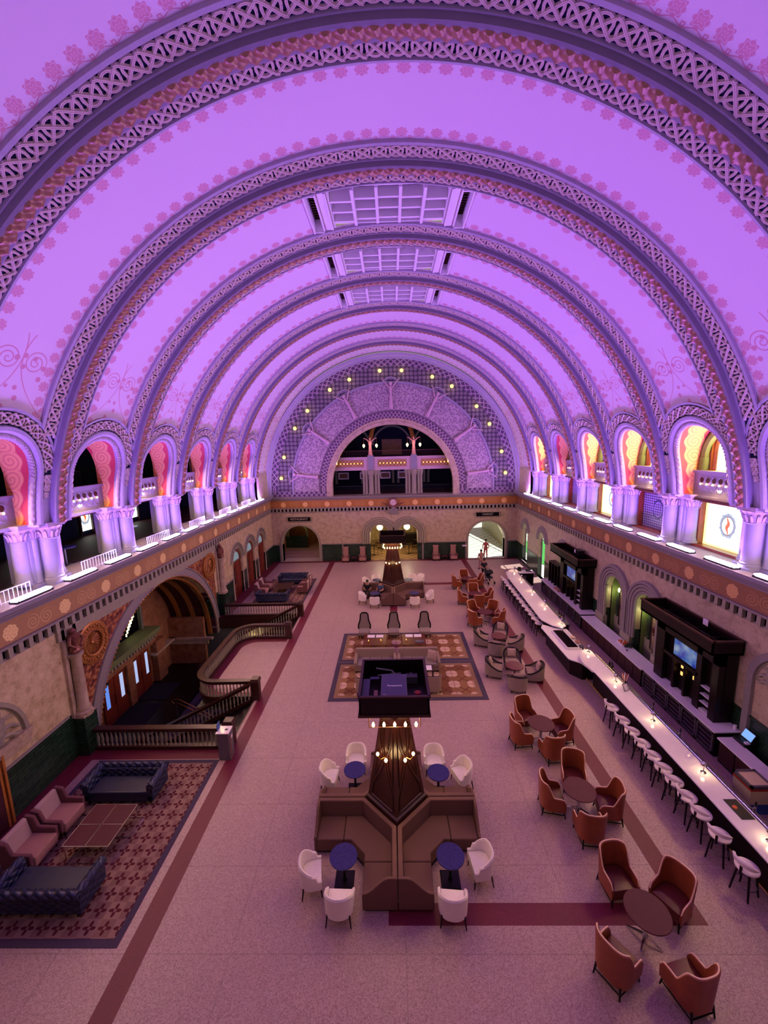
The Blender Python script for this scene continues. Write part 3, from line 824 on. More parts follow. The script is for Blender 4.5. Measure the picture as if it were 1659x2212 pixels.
def ring(mb, f, c, zs, prof, zleg=None, n=24, a0=0.0, a1=PI):
    # stepped arch surround; prof: list of (radius, proud)
    pts = []
    if zleg is not None: pts.append(('l', zleg))
    m = len(prof); b = len(mb.v); cnt = 0
    if zleg is not None:
        for r, h in prof: mb.v.append(f(c-r, -h, zleg))
        cnt += 1
    for i in range(n+1):
        a = a0+(a1-a0)*i/n
        for r, h in prof: mb.v.append(f(c-r*math.cos(a), -h, zs+r*math.sin(a)))
        cnt += 1
    if zleg is not None:
        for r, h in prof: mb.v.append(f(c+r, -h, zleg))
        cnt += 1
    for i in range(cnt-1):
        for k in range(m-1): mb.q(b+i*m+k, b+i*m+k+1, b+(i+1)*m+k+1, b+(i+1)*m+k)
def stepped(r0, r1, n, h=0.16):
    out = [(r0, -0.05)]
    for k in range(n):
        a = r0+(r1-r0)*k/n; b = r0+(r1-r0)*(k+1)/n; hh = h*(0.35+0.65*(k+1)/n)
        out += [(a+0.01, hh), (b-0.04, hh), (b-0.02, hh-0.05)]
    return out+[(r1, -0.02)]
WZ = 1.65
BIG = (19.0, 5.3, -0.9, -4.0)
wl = struct('wall_left')
mb = MB(); arch_wall(mb, fL, YB, YF, 0, WZ, [BIG, (28.6, 0.85, 2.75, -1), (31.35, 0.85, 2.75, -1), (34.1, 0.85, 2.75, -1)], 0.7); mb.build('tile_wainscot', 'green_tiles', wl)
mb = MB(); arch_wall(mb, fL, YB, YF, WZ, 4.86, [BIG, (28.6, 0.85, 2.75, -1), (31.35, 0.85, 2.75, -1), (34.1, 0.85, 2.75, -1)], 0.7); mb.build('upper_wall', 'scagliola_tan', wl)
mb = MB()
for a, b in ((YB, 12.6), (25.6, 27.7), (29.5, 30.45), (32.2, 33.2), (35.0, YF)): mb.box(-HW-0.1, -HW+0.05, a, b, WZ-0.03, WZ+0.05)
mb.build('dado_rail', 'grey_stone', wl)
mb = MB()
for c in (28.6, 31.35, 34.1):
    ring(mb, fL, c, 2.75, [(0.85, -0.6), (0.85, 0.02), (0.93, 0.08), (1.0, 0.03), (1.32, 0.05), (1.36, 0.0)], None)
    for k in range(13):        # voussoirs
        a = PI*(k+0.5)/13; 
        for da in (-0.055, 0.055): pass
        ring(mb, fL, c, 2.75, [(1.03, 0.04), (1.03, 0.09), (1.28, 0.09), (1.28, 0.04)], None, 2, a-0.07, a+0.07)
mb.build('door_arch', 'sage_stone', wl)
mb = MB()
for c in (28.6, 31.35, 34.1):
    for s in (-1, 1):
        mb.lathe([(0.10, 0), (0.10, 0.15), (0.07, 0.2), (0.065, 2.55), (0.11, 2.7), (0.11, 2.78)], -HW-0.03, c+s*0.97, 10)
mb.build('door_jamb_shaft', 'scagliola_pink', wl, smooth=True)
# blind tympanum with foliage by the near door
mb = MB(); ring(mb, fL, 9.6, 2.45, [(1.36, 0.0), (1.38, 0.1), (1.5, 0.1), (1.52, 0.0)]); mb.build('blind_arch', 'sage_stone', wl)
def foliage_fan(f, c, zs, R):
    mb = MB()
    for k in range(15):
        a = PI*(k+0.5)/15
        for L, w0 in ((R*0.93, 0.07), (R*0.55, 0.05)):
            pts = []
            for t in range(7):
                rr = L*(0.15+0.85*t/6); aa = a+0.22*math.sin(t*1.1+k); pts.append(f(c-rr*math.cos(aa), -0.03-0.05*math.sin(PI*t/6), zs+max(0.03, rr*math.sin(aa))))
            mb.tube(pts, [w0*(0.4+0.8*math.sin(PI*(t+0.5)/7)) for t in range(7)], 5)
    mb.tube([f(c-R*math.cos(PI*i/16), 0.0, zs+R*math.sin(PI*i/16)) for i in range(17)], 0.03, 5)
    return mb
foliage_fan(fL, 9.6, 2.45, 1.36).build('foliage_relief', 'sage_stone', wl, smooth=True)
mb = MB()
for (z, d) in ((2.38, 0.16), (2.2, 0.1), (2.02, 0.05)): mb.box(-HW-0.05, -HW+d, 8.1, 11.15, z-0.09, z+0.06)
mb.build('door_hood', 'scagliola_pink', wl)
mb = MB(); mb.box(-HW-0.1, -HW+0.12, 8.6, 9.95, 0, 2.1); mb.build('service_door', 'maroon_paint', wl)
mb = MB()
for y in (10.0, 10.14): mb.box(-HW-0.1, -HW+0.12, y-0.035, y+0.035, 0, 2.2)
mb.build('door_jamb', 'wood_gold', wl)
# projecting bay round the vestibule arch
mb = MB(); arch_wall(mb, lambda u, d, z: (-HW+0.02-d, u, z), 13.35, 24.65, 0.9, 4.78, [BIG], 0.1, False)
mb.build('copper_spandrel', 'copper_foliage', wl)
mb = MB(); ring(mb, fL, 19.0, -0.9, [(5.3, -0.6), (5.3, 0.08), (5.36, 0.1), (5.40, 0.05), (5.72, 0.05), (5.75, 0.0)], None, 60)
ring(mb, fL, 19.0, -0.9, [(5.72, 0.0), (5.74, 0.09), (5.80, 0.09), (5.82, 0.0)], None, 60)
mb.build('arch_band', 'grey_stone', wl)
mb = MB()
for i in range(90):
    a = PI*(i+0.5)/90
    if -0.9+5.3*math.sin(a) > -0.7: mb.ball(-HW+0.08, 19-5.31*math.cos(a), -0.9+5.31*math.sin(a), 0.055, 6)
o = mb.build('bead_row', 'gold_relief', wl, smooth=True)
mb = MB(); mb.box(-HW-0.02, -HW+0.1, 12.6, 25.6, 4.42, 4.82); mb.build('arch_entablature', 'sage_stone', wl)
mb = MB()
for c in (14.05, 23.95):
    g = lambda a, r, h: (-HW+0.02+h, c-r*math.cos(a), 3.72+r*math.sin(a))
    rows = []
    for i in range(33):
        a = 2*PI*i/32; rows.append([g(a, r, h) for r, h in ((0.80, 0.0), (0.80, 0.10), (0.72, 0.13), (0.55, 0.10), (0.50, 0.16), (0.43, 0.14), (0.42, -0.1))])
    mb.grid(rows)
    for k in range(20):
        a = 2*PI*k/20; mb.tube([g(a, 0.05, 0.0), g(a, 0.38, 0.03)], [0.012, 0.035], 5)
    for k in range(30):
        a = 2*PI*k/30; mb.ball(*g(a, 0.63+0.03*(k % 2), 0.13), 0.055, 6)
    mb.ball(*g(0, 0, 0.03), 0.08, 8)
    mb.v.append(g(0, 0, -0.02)); 
mb.build('medallion', 'gold_relief', wl, smooth=True)
# colonnettes with figures beside the arch
mb = MB(); sm = MB(); gm = MB()
for c in (13.05, 25.3):
    sm.box(-HW-0.02, -HW+0.42, c-0.3, c+0.3, 0, 1.45)
    mb.lathe([(0.28, 1.45), (0.28, 1.6), (0.22, 1.66), (0.24, 1.74), (0.19, 1.84), (0.17, 3.65), (0.24, 3.75), (0.26, 3.82), (0.2, 3.84)], -HW+0.2, c, 14)
    mb.box(-HW-0.02, -HW+0.4, c-0.28, c+0.28, 1.44, 1.52); mb.box(-HW-0.02, -HW+0.10, c-0.32, c-0.18, 1.5, 4.8); mb.box(-HW-0.02, -HW+0.10, c+0.18, c+0.32, 1.5, 4.8)
    gm.lathe([(0.12, 3.84), (0.2, 3.95), (0.13, 4.15), (0.19, 4.35), (0.21, 4.5), (0.1, 4.56), (0.12, 4.66), (0.05, 4.74)], -HW+0.22, c, 10)
    for k in (-1, 1): gm.tube([(-HW+0.25, c+k*0.2, 4.48), (-HW+0.3, c+k*0.3, 4.25), (-HW+0.36, c+k*0.1, 4.05)], [0.06, 0.05, 0.04], 6); gm.ball(-HW+0.32, c+k*0.14, 3.95, 0.09, 6)
mb.build('colonnette', 'scagliola_pink', wl, smooth=True); sm.build('tile_pedestal', 'green_tiles', wl); gm.build('figure_relief', 'bronze', wl, smooth=True)

wr = struct('wall_right')
opsR = [(35.0, 0.62, 3.12, 0.35), (31.05, 0.68, 3.1, 0.02), (27.2, 0.62, 3.0, 0.4), (20.6, 0.78, 2.9, 0.0), (17.9, 0.78, 2.9, 0.0)]
mb = MB(); arch_wall(mb, fR, YB, YF, 0, WZ, opsR, 0.3); mb.build('tile_wainscot', 'green_tiles', wr)
mb = MB(); arch_wall(mb, fR, YB, YF, WZ, 4.86, opsR, 0.3); mb.build('upper_wall', 'scagliola_pink', wr)
mb = MB()
for a, b in ((YB, 16.3), (22.2, 26.4), (28.0, 30.3), (31.8, 34.3), (35.7, YF)): mb.box(HW-0.05, HW+0.1, a, b, WZ-0.03, WZ+0.05)
mb.build('dado_rail', 'green_tiles', wr)
mb = MB()
for c, r, zs in ((35.0, 0.62, 3.12), (31.05, 0.68, 3.1), (27.2, 0.62, 3.0)): ring(mb, fR, c, zs, [(r, 0.0), (r+0.03, 0.1), (r+0.3, 0.12), (r+0.33, 0.06), (r+0.5, 0.06), (r+0.52, 0.0)])
ring(mb, fR, 11.2, 3.0, [(1.05, 0.0), (1.07, 0.1), (1.3, 0.1), (1.32, 0.0)], 0.0)
mb.build('window_arch', 'grey_stone', wr)
foliage_fan(fR, 11.2, 3.0, 1.03).build('foliage_relief', 'sage_stone', wr, smooth=True)
mb = MB()
for c in (20.6, 17.9): ring(mb, fR, c, 2.9, stepped(0.78, 1.42, 4), 1.2)
mb.build('stepped_arch', 'grey_stone', wr)
mb = MB()
for c in (21.75, 19.25, 16.75):
    mb.box(HW-0.14, HW+0.1, c-0.42, c+0.42, 0, 1.2)
    for k in range(4): mb.lathe([(0.1, 1.2), (0.085, 1.3), (0.085, 2.85), (0.11, 2.95)], HW-0.02, c-0.32+0.21*k, 8)
mb.build('niche_pier', 'sage_stone', wr, smooth=True)
# niches behind the pair of arches
for c in (20.6, 17.9):
    mb = MB()
    mb.box(HW+0.5, HW+1.0, c+0.15, c+0.95, 0, 1.25)
    mb.build('niche_pedestal', 'sage_stone', wr)
    mb = MB(); mb.box(HW+0.95, HW+1.05, c-1.0, c+1.0, 0, 3.9); mb.box(HW+0.25, HW+1.0, c-0.88, c-0.78, 0, 3.9); mb.box(HW+0.25, HW+1.0, c+0.78, c+0.88, 0, 3.9); mb.box(HW+0.25, HW+1.0, c-0.9, c+0.9, 3.7, 3.85); mb.box(HW, HW+1.0, c-0.9, c+0.9, -0.1, 0.0)
    mb.build('niche_lining', 'green_niche', wr)

wf = struct('wall_far')
opsF = [(-8.93, 1.75, 1.72, -1), (8.78, 1.72, 1.85, -1), (-1.32, 0.92, 2.5, -1), (1.32, 0.92, 2.5, -1)]
mb = MB(); arch_wall(mb, fF, -HW, HW, 0, WZ, opsF, 0.7); mb.build('tile_wainscot', 'green_tiles', wf)
mb = MB(); arch_wall(mb, fF, -HW, HW, WZ, 4.86, opsF, 0.7); mb.build('upper_wall', 'scagliola_pink', wf)
mb = MB()
for a, b in ((-11.6, -10.75), (-7.1, -2.9), (2.9, 6.95), (10.6, 11.6)): mb.box(a, b, YF-0.06, YF+0.1, WZ-0.02, WZ+0.06)
for x in (-10.9, -6.95, -4.9, 2.75, 6.85, 10.7): mb.box(x-0.07, x+0.07, YF-0.06, YF+0.05, 0, WZ)
mb.build('dado_rail', 'grey_stone', wf)
mb = MB()
for c, r, zs in ((-8.93, 1.75, 1.72), (8.78, 1.72, 1.85)): ring(mb, fF, c, zs, [(r, -0.6), (r, 0.04), (r+0.05, 0.09), (r+0.18, 0.09), (r+0.2, 0.0)], 0.0)
mb.build('round_arch', 'sage_stone', wf)
mb = MB()
ring(mb, fF, -1.32, 2.5, stepped(0.92, 1.68, 4, 0.24), 1.65, 30, 0, math.radians(142))
ring(mb, fF, 1.32, 2.5, stepped(0.92, 1.68, 4, 0.24), 1.65, 30, math.radians(38), PI)
for k in range(3): mb.lathe([(0.14, 0), (0.11, 0.2), (0.11, 2.4), (0.15, 2.55)], -0.24+0.24*k, YF-0.05, 10)
mb.build('stepped_arch', 'sage_stone', wf)
# lunette
def arch_lunette():
    mb = MB(); f = fF; N = 48; rs = [6.15, 6.9, 9.3, 10.75, 11.40, 11.8]
    for i in range(N+1):
        a = PI*i/N
        for r in rs: mb.v.append(f(-r*math.cos(a), 0, 7.1+r*math.sin(a)))
    m = len(rs)
    for i in range(N):
        for k in range(m-1): mb.q(i*m+k, i*m+k+1, (i+1)*m+k+1, (i+1)*m+k)
    for s in (-1, 1):
        i0 = len(mb.v); mb.v += [f(s*6.15, 0, 6.25), f(s*11.8, 0, 6.25), f(s*11.8, 0, 7.1), f(s*6.15, 0, 7.1)]; mb.q(i0, i0+1, i0+2, i0+3)
    mb.build('lunette', 'lunette_ornament', wf)
    mb = MB(); ring(mb, fF, 0, 7.1, [(5.62, -0.5), (5.62, 0.10), (5.9, 0.12), (5.95, 0.06), (6.15, 0.06), (6.2, 0.0)], 6.25, 60); mb.build('lunette_frame', 'scagliola_pink', wf)
    mb = MB()
    for r in (9.27, 9.36): ring(mb, fF, 0, 7.1, [(r-0.05, 0.0), (r-0.03, 0.09), (r+0.03, 0.09), (r+0.05, 0.0)], 6.5, 60)
    ring(mb, fF, 0, 7.1, [(11.32, 0.0), (11.34, 0.14), (11.5, 0.14), (11.55, 0.3), (11.8, 0.35)], 6.3, 60)
    mb.build('lunette_moulding', 'plaster_moulding', wf)
arch_lunette()
# wall behind the camera
mb = MB(); mb.box(-13.1, 13.1, YB-0.2, YB, 0, 8.5)
smesh('wall_back', mb, 'scagliola_pink')

# ---- gallery outer walls -----------------------------------------------------
def galleries():
    g = struct('wall_gallery_left')
    mb = MB(); mb.box(-17.2, -17.0, YB, YF, 6.3, 12.6); mb.box(-17.2, -10.75, YB, YF, 12.5, 12.6); mb.box(-17.1, -11.6, YF-0.1, YF+0.1, 6.3, 12.6); mb.box(-17.1, -12.9, 5.0, 5.1, 6.3, 12.6)
    mb.build('gallery_shell', 'night_blue', g)
    mb = MB(); mb.box(-17.1, -13.0, YB, YF, 6.2, 6.32); mb.build('gallery_floor', 'maroon_paint', g)
    mb = MB(); mb.box(-17.1, -12.6, YB, YF, 8.28, 8.4); mb.build('upper_gallery_floor', 'wood_dark', g)
    mb = MB()
    for yc in BAYS:
        for k in range(10): mb.box(-13.42, -13.36, yc-1.2+k*0.24, yc-1.08+k*0.24, 8.4, 11.6)
    mb.build('organ_slat', 'curtain', g)
    mb = MB()
    for yc in BAYS:
        mb.box(-13.2, -13.16, yc-1.34, yc+1.34, 10.02, 10.06)
        for k in range(14): mb.box(-13.19, -13.17, yc-1.3+k*0.2, yc-1.28+k*0.2, 9.4, 10.04)
    mb.build('gallery_rail', 'black_plastic', g)
    for yc in BAYS[:4]: lamp('slat_fill_light', 'POINT', (-13.1, yc-0.9, 11.9), 7, WARM, g, radius=0.1)  # fill lights added to brighten the slats, no fixture known here
    g = struct('wall_gallery_right')
    mb = MB(); mb.box(12.9, 13.1, YB, YF, 6.3, 12.6); mb.box(10.75, 13.1, YB, YF, 12.5, 12.6); mb.box(11.7, 13.1, YF-0.1, YF+0.1, 6.3, 12.6)
    mb.build('gallery_shell', 'wood_dark', g)
    mb = MB(); mb.box(12.2, 12.92, YB, YF, 8.3, 8.4); mb.build('upper_gallery_floor', 'wood_dark', g)
    mb = MB()
    for yc in BAYS:
        for s in (-1, 1):
            mb.lathe([(0.2, 8.5), (0.19, 10.0)], 12.62, yc+s*1.25, 12)
        mb.tube([(12.62, yc-1.25*math.cos(PI*i/18), 10.0+1.25*math.sin(PI*i/18)) for i in range(19)], 0.16, 8)
    mb.build('window_reveal', 'green_niche', g, smooth=True)
    for k, yc in enumerate(BAYS):
        if k != 4: lamp('window_daylight', 'AREA', (12.72, yc, 10.1), 110, (1.0, 0.74, 0.30), g, 1.4, 1.2, (-1, 0, 0.1))
    # blank side panels of the last bay
    mb = MB()
    for s in (-1, 1):
        mb.box(min(s*11.62, s*11.78), max(s*11.62, s*11.78), 34.6, YF, 6.3, 8.6)
    mb.build('end_panel', 'scagliola_pink', g)
galleries()
wn = [4]
def arched_pane(mb, x, c, r, zs, zb, uvs, n=16, oz=0):
    pts = [(c+r, zb), (c-r, zb)]+[(c-r*math.cos(PI*i/n), zs+r*math.sin(PI*i/n)) for i in range(n+1)]
    b = len(mb.v)
    for y, z in pts: mb.v.append((x, y, z)); uvs.append((y-c, z-oz))
    mb.q(*range(b, b+len(pts)))
LIT_LOW = {0: True, 1: True, 2: False, 3: True, 4: False, 5: True}
for k, yc in enumerate(BAYS):
    s = struct('window_%d' % wn[0]); wn[0] += 1                     # lower rectangular leaded window
    mb = MB(); uvs = []; X = 12.78
    for y, z in ((yc-1.15, 6.42), (yc+1.15, 6.42), (yc+1.15, 8.25), (yc-1.15, 8.25)): mb.v.append((X, y, z)); uvs.append((y-yc, z-7.4))
    mb.q(0, 1, 2, 3); mb.build('pane', 'stained_glass_lit' if LIT_LOW[k] else 'stained_glass_dim', s, uvf=lambda i, c, u=uvs: u[i])
    mb = MB()
    for sg in (-1, 1):
        for j, (d, w_) in enumerate(((0.0, 0.09), (0.1, 0.07), (0.2, 0.08))): mb.box(12.55-d*0.3, 12.85, yc+sg*(1.18+d)-w_/2, yc+sg*(1.18+d)+w_/2, 6.36, 8.3)
    mb.box(12.4, 12.85, yc-1.45, yc+1.45, 6.36, 6.46); mb.box(12.55, 12.85, yc-1.3, yc+1.3, 8.2, 8.3)
    mb.build('window_frame', 'door_wood', s)
    s2 = struct('window_%d' % wn[0]); wn[0] += 1                    # upper round-headed window
    mb = MB(); uvs = []; arched_pane(mb, X, yc, 0.82, 10.3, 9.5, uvs, oz=10.2)
    mb.build('pane', 'stained_glass_lit' if k != 4 else 'stained_glass_dim', s2, uvf=lambda i, c, u=uvs: u[i])
    mb = MB(); fW = lambda u, d, z: (12.86+d, u, z)
    ring(mb, fW, yc, 10.3, [(0.82, 0.0), (0.82, 0.12), (0.9, 0.16), (0.93, 0.12), (1.0, 0.2), (1.04, 0.14), (1.12, 0.2), (1.2, 0.0)], 9.4)
    mb.box(12.6, 12.9, yc-1.15, yc+1.15, 9.36, 9.5); mb.build('window_frame', 'wood_gold', s2)
# tall clear windows of the right wall: the panes stand open to the daylit yard
for c, r, zs, zb in opsR[:3]:
    s = struct('window_%d' % wn[0]); wn[0] += 1
    mb = MB()
    for sg in (-1, 1): mb.box(HW+0.24, HW+0.30, c+sg*(r-0.04)-0.03, c+sg*(r-0.04)+0.03, zb, zs)
    mb.box(HW+0.24, HW+0.30, c-r, c+r, zs-0.03, zs+0.03); mb.build('window_frame', 'steel_grey', s)
    mb = MB(); mb.box(HW-0.04, HW+0.3, c-r-0.08, c+r+0.08, zb-0.06, zb); mb.build('window_sill', 'white_marble', s)
# left gallery: windows glimpsed on its far side
for k, yc in enumerate(BAYS[:4]):
    s = struct('window_%d' % wn[0]); wn[0] += 1
    mb = MB(); uvs = []
    for y, z in ((yc+1.5, 6.6), (yc+2.3, 6.6), (yc+2.3, 8.1), (yc+1.5, 8.1)): mb.v.append((-16.9, y, z)); uvs.append((y-yc-1.9, z-7.4))
    mb.q(0, 1, 2, 3); mb.build('pane', 'stained_glass_lit', s, uvf=lambda i, c, u=uvs: u[i])
    mb = MB()
    for y in (yc+1.45, yc+2.35): mb.box(-16.95, -16.8, y-0.05, y+0.05, 6.4, 8.2)
    mb.build('window_frame', 'wood_dark', s)

# ---- floor -------------------------------------------------------------------
PX0, PX1, PY0, PY1 = -HW, -6.25, 13.1, 24.7       # stair pit
BX0, BY0, BY1 = -9.0, 16.0, 21.65                 # floor platform reaching into the pit
def build_floor():
    fl = MB(); red = []
    xs = [-HW, -10.95, -6.25, -6.13, -5.65, -0.38, 0.10, 6.30, 6.78, HW]
    ys = [YB, 7.52, 7.98, 12.55, 13.1, 22.2, 24.7, 26.2, 30.2, 30.7, 36.95, YF]
    for i in range(len(xs)-1):
        for j in range(len(ys)-1):
            x0, x1, y0, y1 = xs[i], xs[i+1], ys[j], ys[j+1]; cx, cy = (x0+x1)/2, (y0+y1)/2
            if cx < PX1 and PY0 < cy < PY1: continue
            r = False
            if -6.13 < cx < -5.65: r = True
            if 6.3 < cx < 6.78 and cy > 7.52: r = True
            if 7.52 < cy < 7.98 and cx > -0.38 and cx < 6.78: r = True
            if cx < -10.95: r = True
            if cx < -6.25 and 12.55 < cy < 13.1: r = True
            if -0.38 < cx < 0.10 and 22.2 < cy < 26.2: r = True
            if 30.2 < cy < 30.7 and cx > 0.1 and cx < 6.3: r = True
            if cy > 36.95: r = True
            b = len(fl.v); fl.v += [(x0, y0, 0), (x1, y0, 0), (x1, y1, 0), (x0, y1, 0)]; fl.q(b, b+1, b+2, b+3, mi=1 if r else 0)
    # platform: outer outline with rounded corners, inner one offset
    def outline(d):
        R = 1.0; x0, y0, y1 = BX0+d, BY0+d, BY1-d; R -= d*0.5
        p = [(PX1, y0)]+[(x0+R-R*math.sin(PI/2*i/8), y0+R-R*math.cos(PI/2*i/8)) for i in range(9)]
        p += [(x0+R-R*math.cos(PI/2*i/8), y1-R+R*math.sin(PI/2*i/8)) for i in range(9)]+[(PX1, y1)]
        return p
    o, n = outline(0), outline(0.45); b = len(fl.v); k = len(o)
    fl.v += [(x, y, 0) for x, y in o]+[(x, y, 0) for x, y in n]
    for i in range(k-1): fl.q(b+i, b+i+1, b+k+i+1, b+k+i, mi=1)
    fl.q(*[b+k+i for i in range(k)], mi=0)
    f = fl.build('floor', ['terrazzo', 'terrazzo_red'], None); f['kind'] = 'structure'
    # edges of the pit
    e = MB(); e.box(PX0, PX1, PY0-0.02, PY0+0.12, -0.5, -0.005); e.box(PX0, PX1, PY1-0.12, PY1+0.02, -0.7, -0.005)
    i0 = len(e.v)
    for x, y in o: e.v += [(x, y, -0.005), (x, y, -0.45)]
    for i in range(k-1): e.q(i0+2*i, i0+2*i+1, i0+2*i+3, i0+2*i+2)
    e.box(PX1-0.06, PX1, PY0, BY0, -0.4, -0.005); e.box(PX1-0.06, PX1, BY1, PY1, -0.4, -0.005)
    e.build('floor_edge', 'wood_dark', f)
    return o
OUT = build_floor()
# stairs and vestibule
st = struct('floor_stairs')
mb = MB()
for y0, y1 in ((PY0+0.1, BY0-0.1), (BY1+0.1, PY1-0.1)):
    for k in range(16):
        x1 = PX1-0.32*k; mb.box(x1-0.34, x1, y0, y1, -3.2, -0.16*(k+1))
mb.build('steps', 'wood_black', st)
mb = MB()
for k in range(9):
    x0 = -11.35+0.32*k; mb.box(x0, x0+0.33, 16.1, 21.5, -5.5, -2.66-0.17*k-0.17)
mb.build('lower_steps', 'steel_grey', st)
mb = MB(); mb.box(-14.6, -11.35, 13.4, 24.6, -2.9, -2.65); mb.build('landing', 'wood_black', st)
mb = MB(); mb.box(-14.3, -12.7, 17.75, 19.6, -2.65, -2.63); mb.box(-14.3, -12.7, 19.9, 21.5, -2.65, -2.63); mb.build('entrance_mat', 'rubber_mat', st)
wv = struct('wall_vestibule')
mb = MB()
mb.box(-14.7, -14.42, 13.2, 24.8, -2.7, 5.0)                     # back wall
mb.box(-14.6, -HW-0.55, 23.7, 23.95, -2.7, 0.4); mb.box(-14.6, -HW, 13.3, 13.55, -2.7, -0.5)
mb.box(-14.42, -14.05, 21.75, 22.6, -2.7, -0.2); mb.box(-14.42, -14.2, 17.3, 22.0, -0.25, 0.2); mb.box(-14.42, -14.2, 19.35, 19.85, -2.7, -0.25)
mb.build('lining', 'scagliola_vestibule', wv)
mb = MB()
for x in (-12.0, -12.9, -13.8): ring(mb, lambda u, d, z, x=x: (x-d, u, z), 19.0, -0.9, [(5.28, 0.12), (5.14, 0.1), (5.14, -0.12), (5.28, -0.14)], None, 40)
mb.build('vault_rib', 'gold_relief', wv)
mb = MB(); rows = []
for i in range(41):
    a = PI*i/40; rows.append([(-HW, 19-5.3*math.cos(a), -0.9+5.3*math.sin(a)), (-14.5, 19-5.3*math.cos(a), -0.9+5.3*math.sin(a))])
mb.grid(rows); mb.build('barrel', 'maroon_paint', wv, smooth=True)
mb = MB(); mb.box(-14.5, -HW, 23.55, 23.75, -0.98, -0.86); mb.box(-14.4, -14.0, 21.6, 23.7, -0.98, -0.86); mb.box(-14.5, -HW-0.3, 23.62, 23.72, -1.3, -0.9); mb.build('impost', 'scagliola_pink', wv)
mb = MB(); mb.box(-14.42, -13.45, 17.2, 21.4, 0.78, 0.98); mb.box(-14.42, -13.55, 17.25, 21.35, 0.62, 0.8); mb.build('green_ledge', 'green_niche', wv)
mb = MB()
for k in range(17): mb.box(-14.42, -13.7, 17.35+k*0.24, 17.47+k*0.24, 0.35, 0.62)
mb.build('ledge_bracket', 'sage_stone', wv)
mb = MB(); mb.box(-14.44, -14.38, 17.6, 21.1, 1.0, 3.4); mb.build('dark_opening', 'darkness', wv)
mb = MB()
for y in (17.6, 21.0): mb.box(-14.45, -14.2, y-0.08, y+0.08, 1.0, 3.5)
mb.tube([(-14.25, 19.3-1.7*math.cos(PI*i/16), 3.0+1.0*math.sin(PI*i/16)) for i in range(17)], 0.1, 6)
mb.build('opening_surround', 'dark_green_stone', wv)
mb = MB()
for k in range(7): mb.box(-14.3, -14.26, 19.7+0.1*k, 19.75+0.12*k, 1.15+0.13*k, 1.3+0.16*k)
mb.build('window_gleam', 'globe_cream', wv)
mb = MB(); mb.box(-14.6, -6.2, 24.72, 24.9, -6, -0.01); mb.box(-14.6, -6.2, 12.9, 13.08, -6, -0.01); mb.box(-6.2, -6.0, 13, 24.8, -6, -0.01); mb.box(-8.9, -6.2, 16.0, 21.6, -0.5, -0.4); mb.box(-14.6, -6.0, 12.9, 24.9, -6.1, -5.9)
mb.build('pit_wall', 'dark_green_stone', wv)
mb = MB(); mb.box(-9.9, -8.0, 24.66, 24.72, -2.3, -0.75); mb.build('lit_passage', 'scagliola_tan', wv)
lamp('passage_light', 'POINT', (-9.2, 24.2, -1.2), 12, (1.0, 0.85, 0.55), wv)
dn = 1
for (a, b, mt) in ((17.62, 18.42, 'door_daylight_blue'), (18.46, 19.3, 'door_daylight'), (19.9, 20.62, 'door_daylight'), (20.66, 21.4, 'door_daylight')):
    d = struct('door_%d' % dn); dn += 1
    mb = MB(); mb.box(-14.4, -14.32, a, b, -2.65, -0.28); mb.build('door_leaf', 'door_wood', d)
    w_ = (b-a)*0.30; m_ = a+(b-a)*(0.35 if dn % 2 == 0 else 0.62)
    mb = MB(); mb.box(-14.33, -14.31, m_-w_/2, m_+w_/2, -1.75, -0.48); mb.build('pane', mt, d)
    mb = MB(); mb.tube([(-14.28, b-0.1, -1.75), (-14.25, b-0.1, -1.5), (-14.28, b-0.1, -1.25)], 0.015, 6); mb.build('door_handle', 'brass', d)
for c in (28.6, 31.35, 34.1):
    d = struct('door_%d' % dn); dn += 1
    mb = MB(); mb.box(-HW-0.75, -HW, c-0.9, c+0.9, -0.08, -0.002); mb.build('threshold', 'terrazzo_red', d)
    mb = MB(); mb.box(-HW-0.20, -HW-0.14, c-0.85, c+0.85, 0, 2.62)
    for y in (c-0.45, c+0.45):
        mb.box(-HW-0.14, -HW-0.11, y-0.38, y-0.3, 0.05, 2.5); mb.box(-HW-0.14, -HW-0.11, y+0.3, y+0.38, 0.05, 2.5); mb.box(-HW-0.14, -HW-0.11, y-0.3, y+0.3, 0.9, 1.0)
    mb.build('door_leaf', 'door_wood', d)
    mb = MB(); uvs = []; arched_pane(mb, -HW-0.18, c, 0.8, 2.75, 2.68, uvs); mb.build('pane', 'window_grey_day', d)
    mb = MB(); ring(mb, lambda u, dd, z: (-HW-0.14-dd, u, z), c, 2.72, [(0.66, 0.0), (0.66, 0.06), (0.84, 0.06)], 2.62); mb.box(-HW-0.18, -HW-0.08, c-0.84, c+0.84, 2.6, 2.7); mb.build('window_frame', 'door_wood', d)
    mb = MB(); mb.box(-HW-0.11, -HW-0.10, c-0.52, c-0.38, 1.0, 2.3); mb.build('door_pane', 'glass_dark', d)

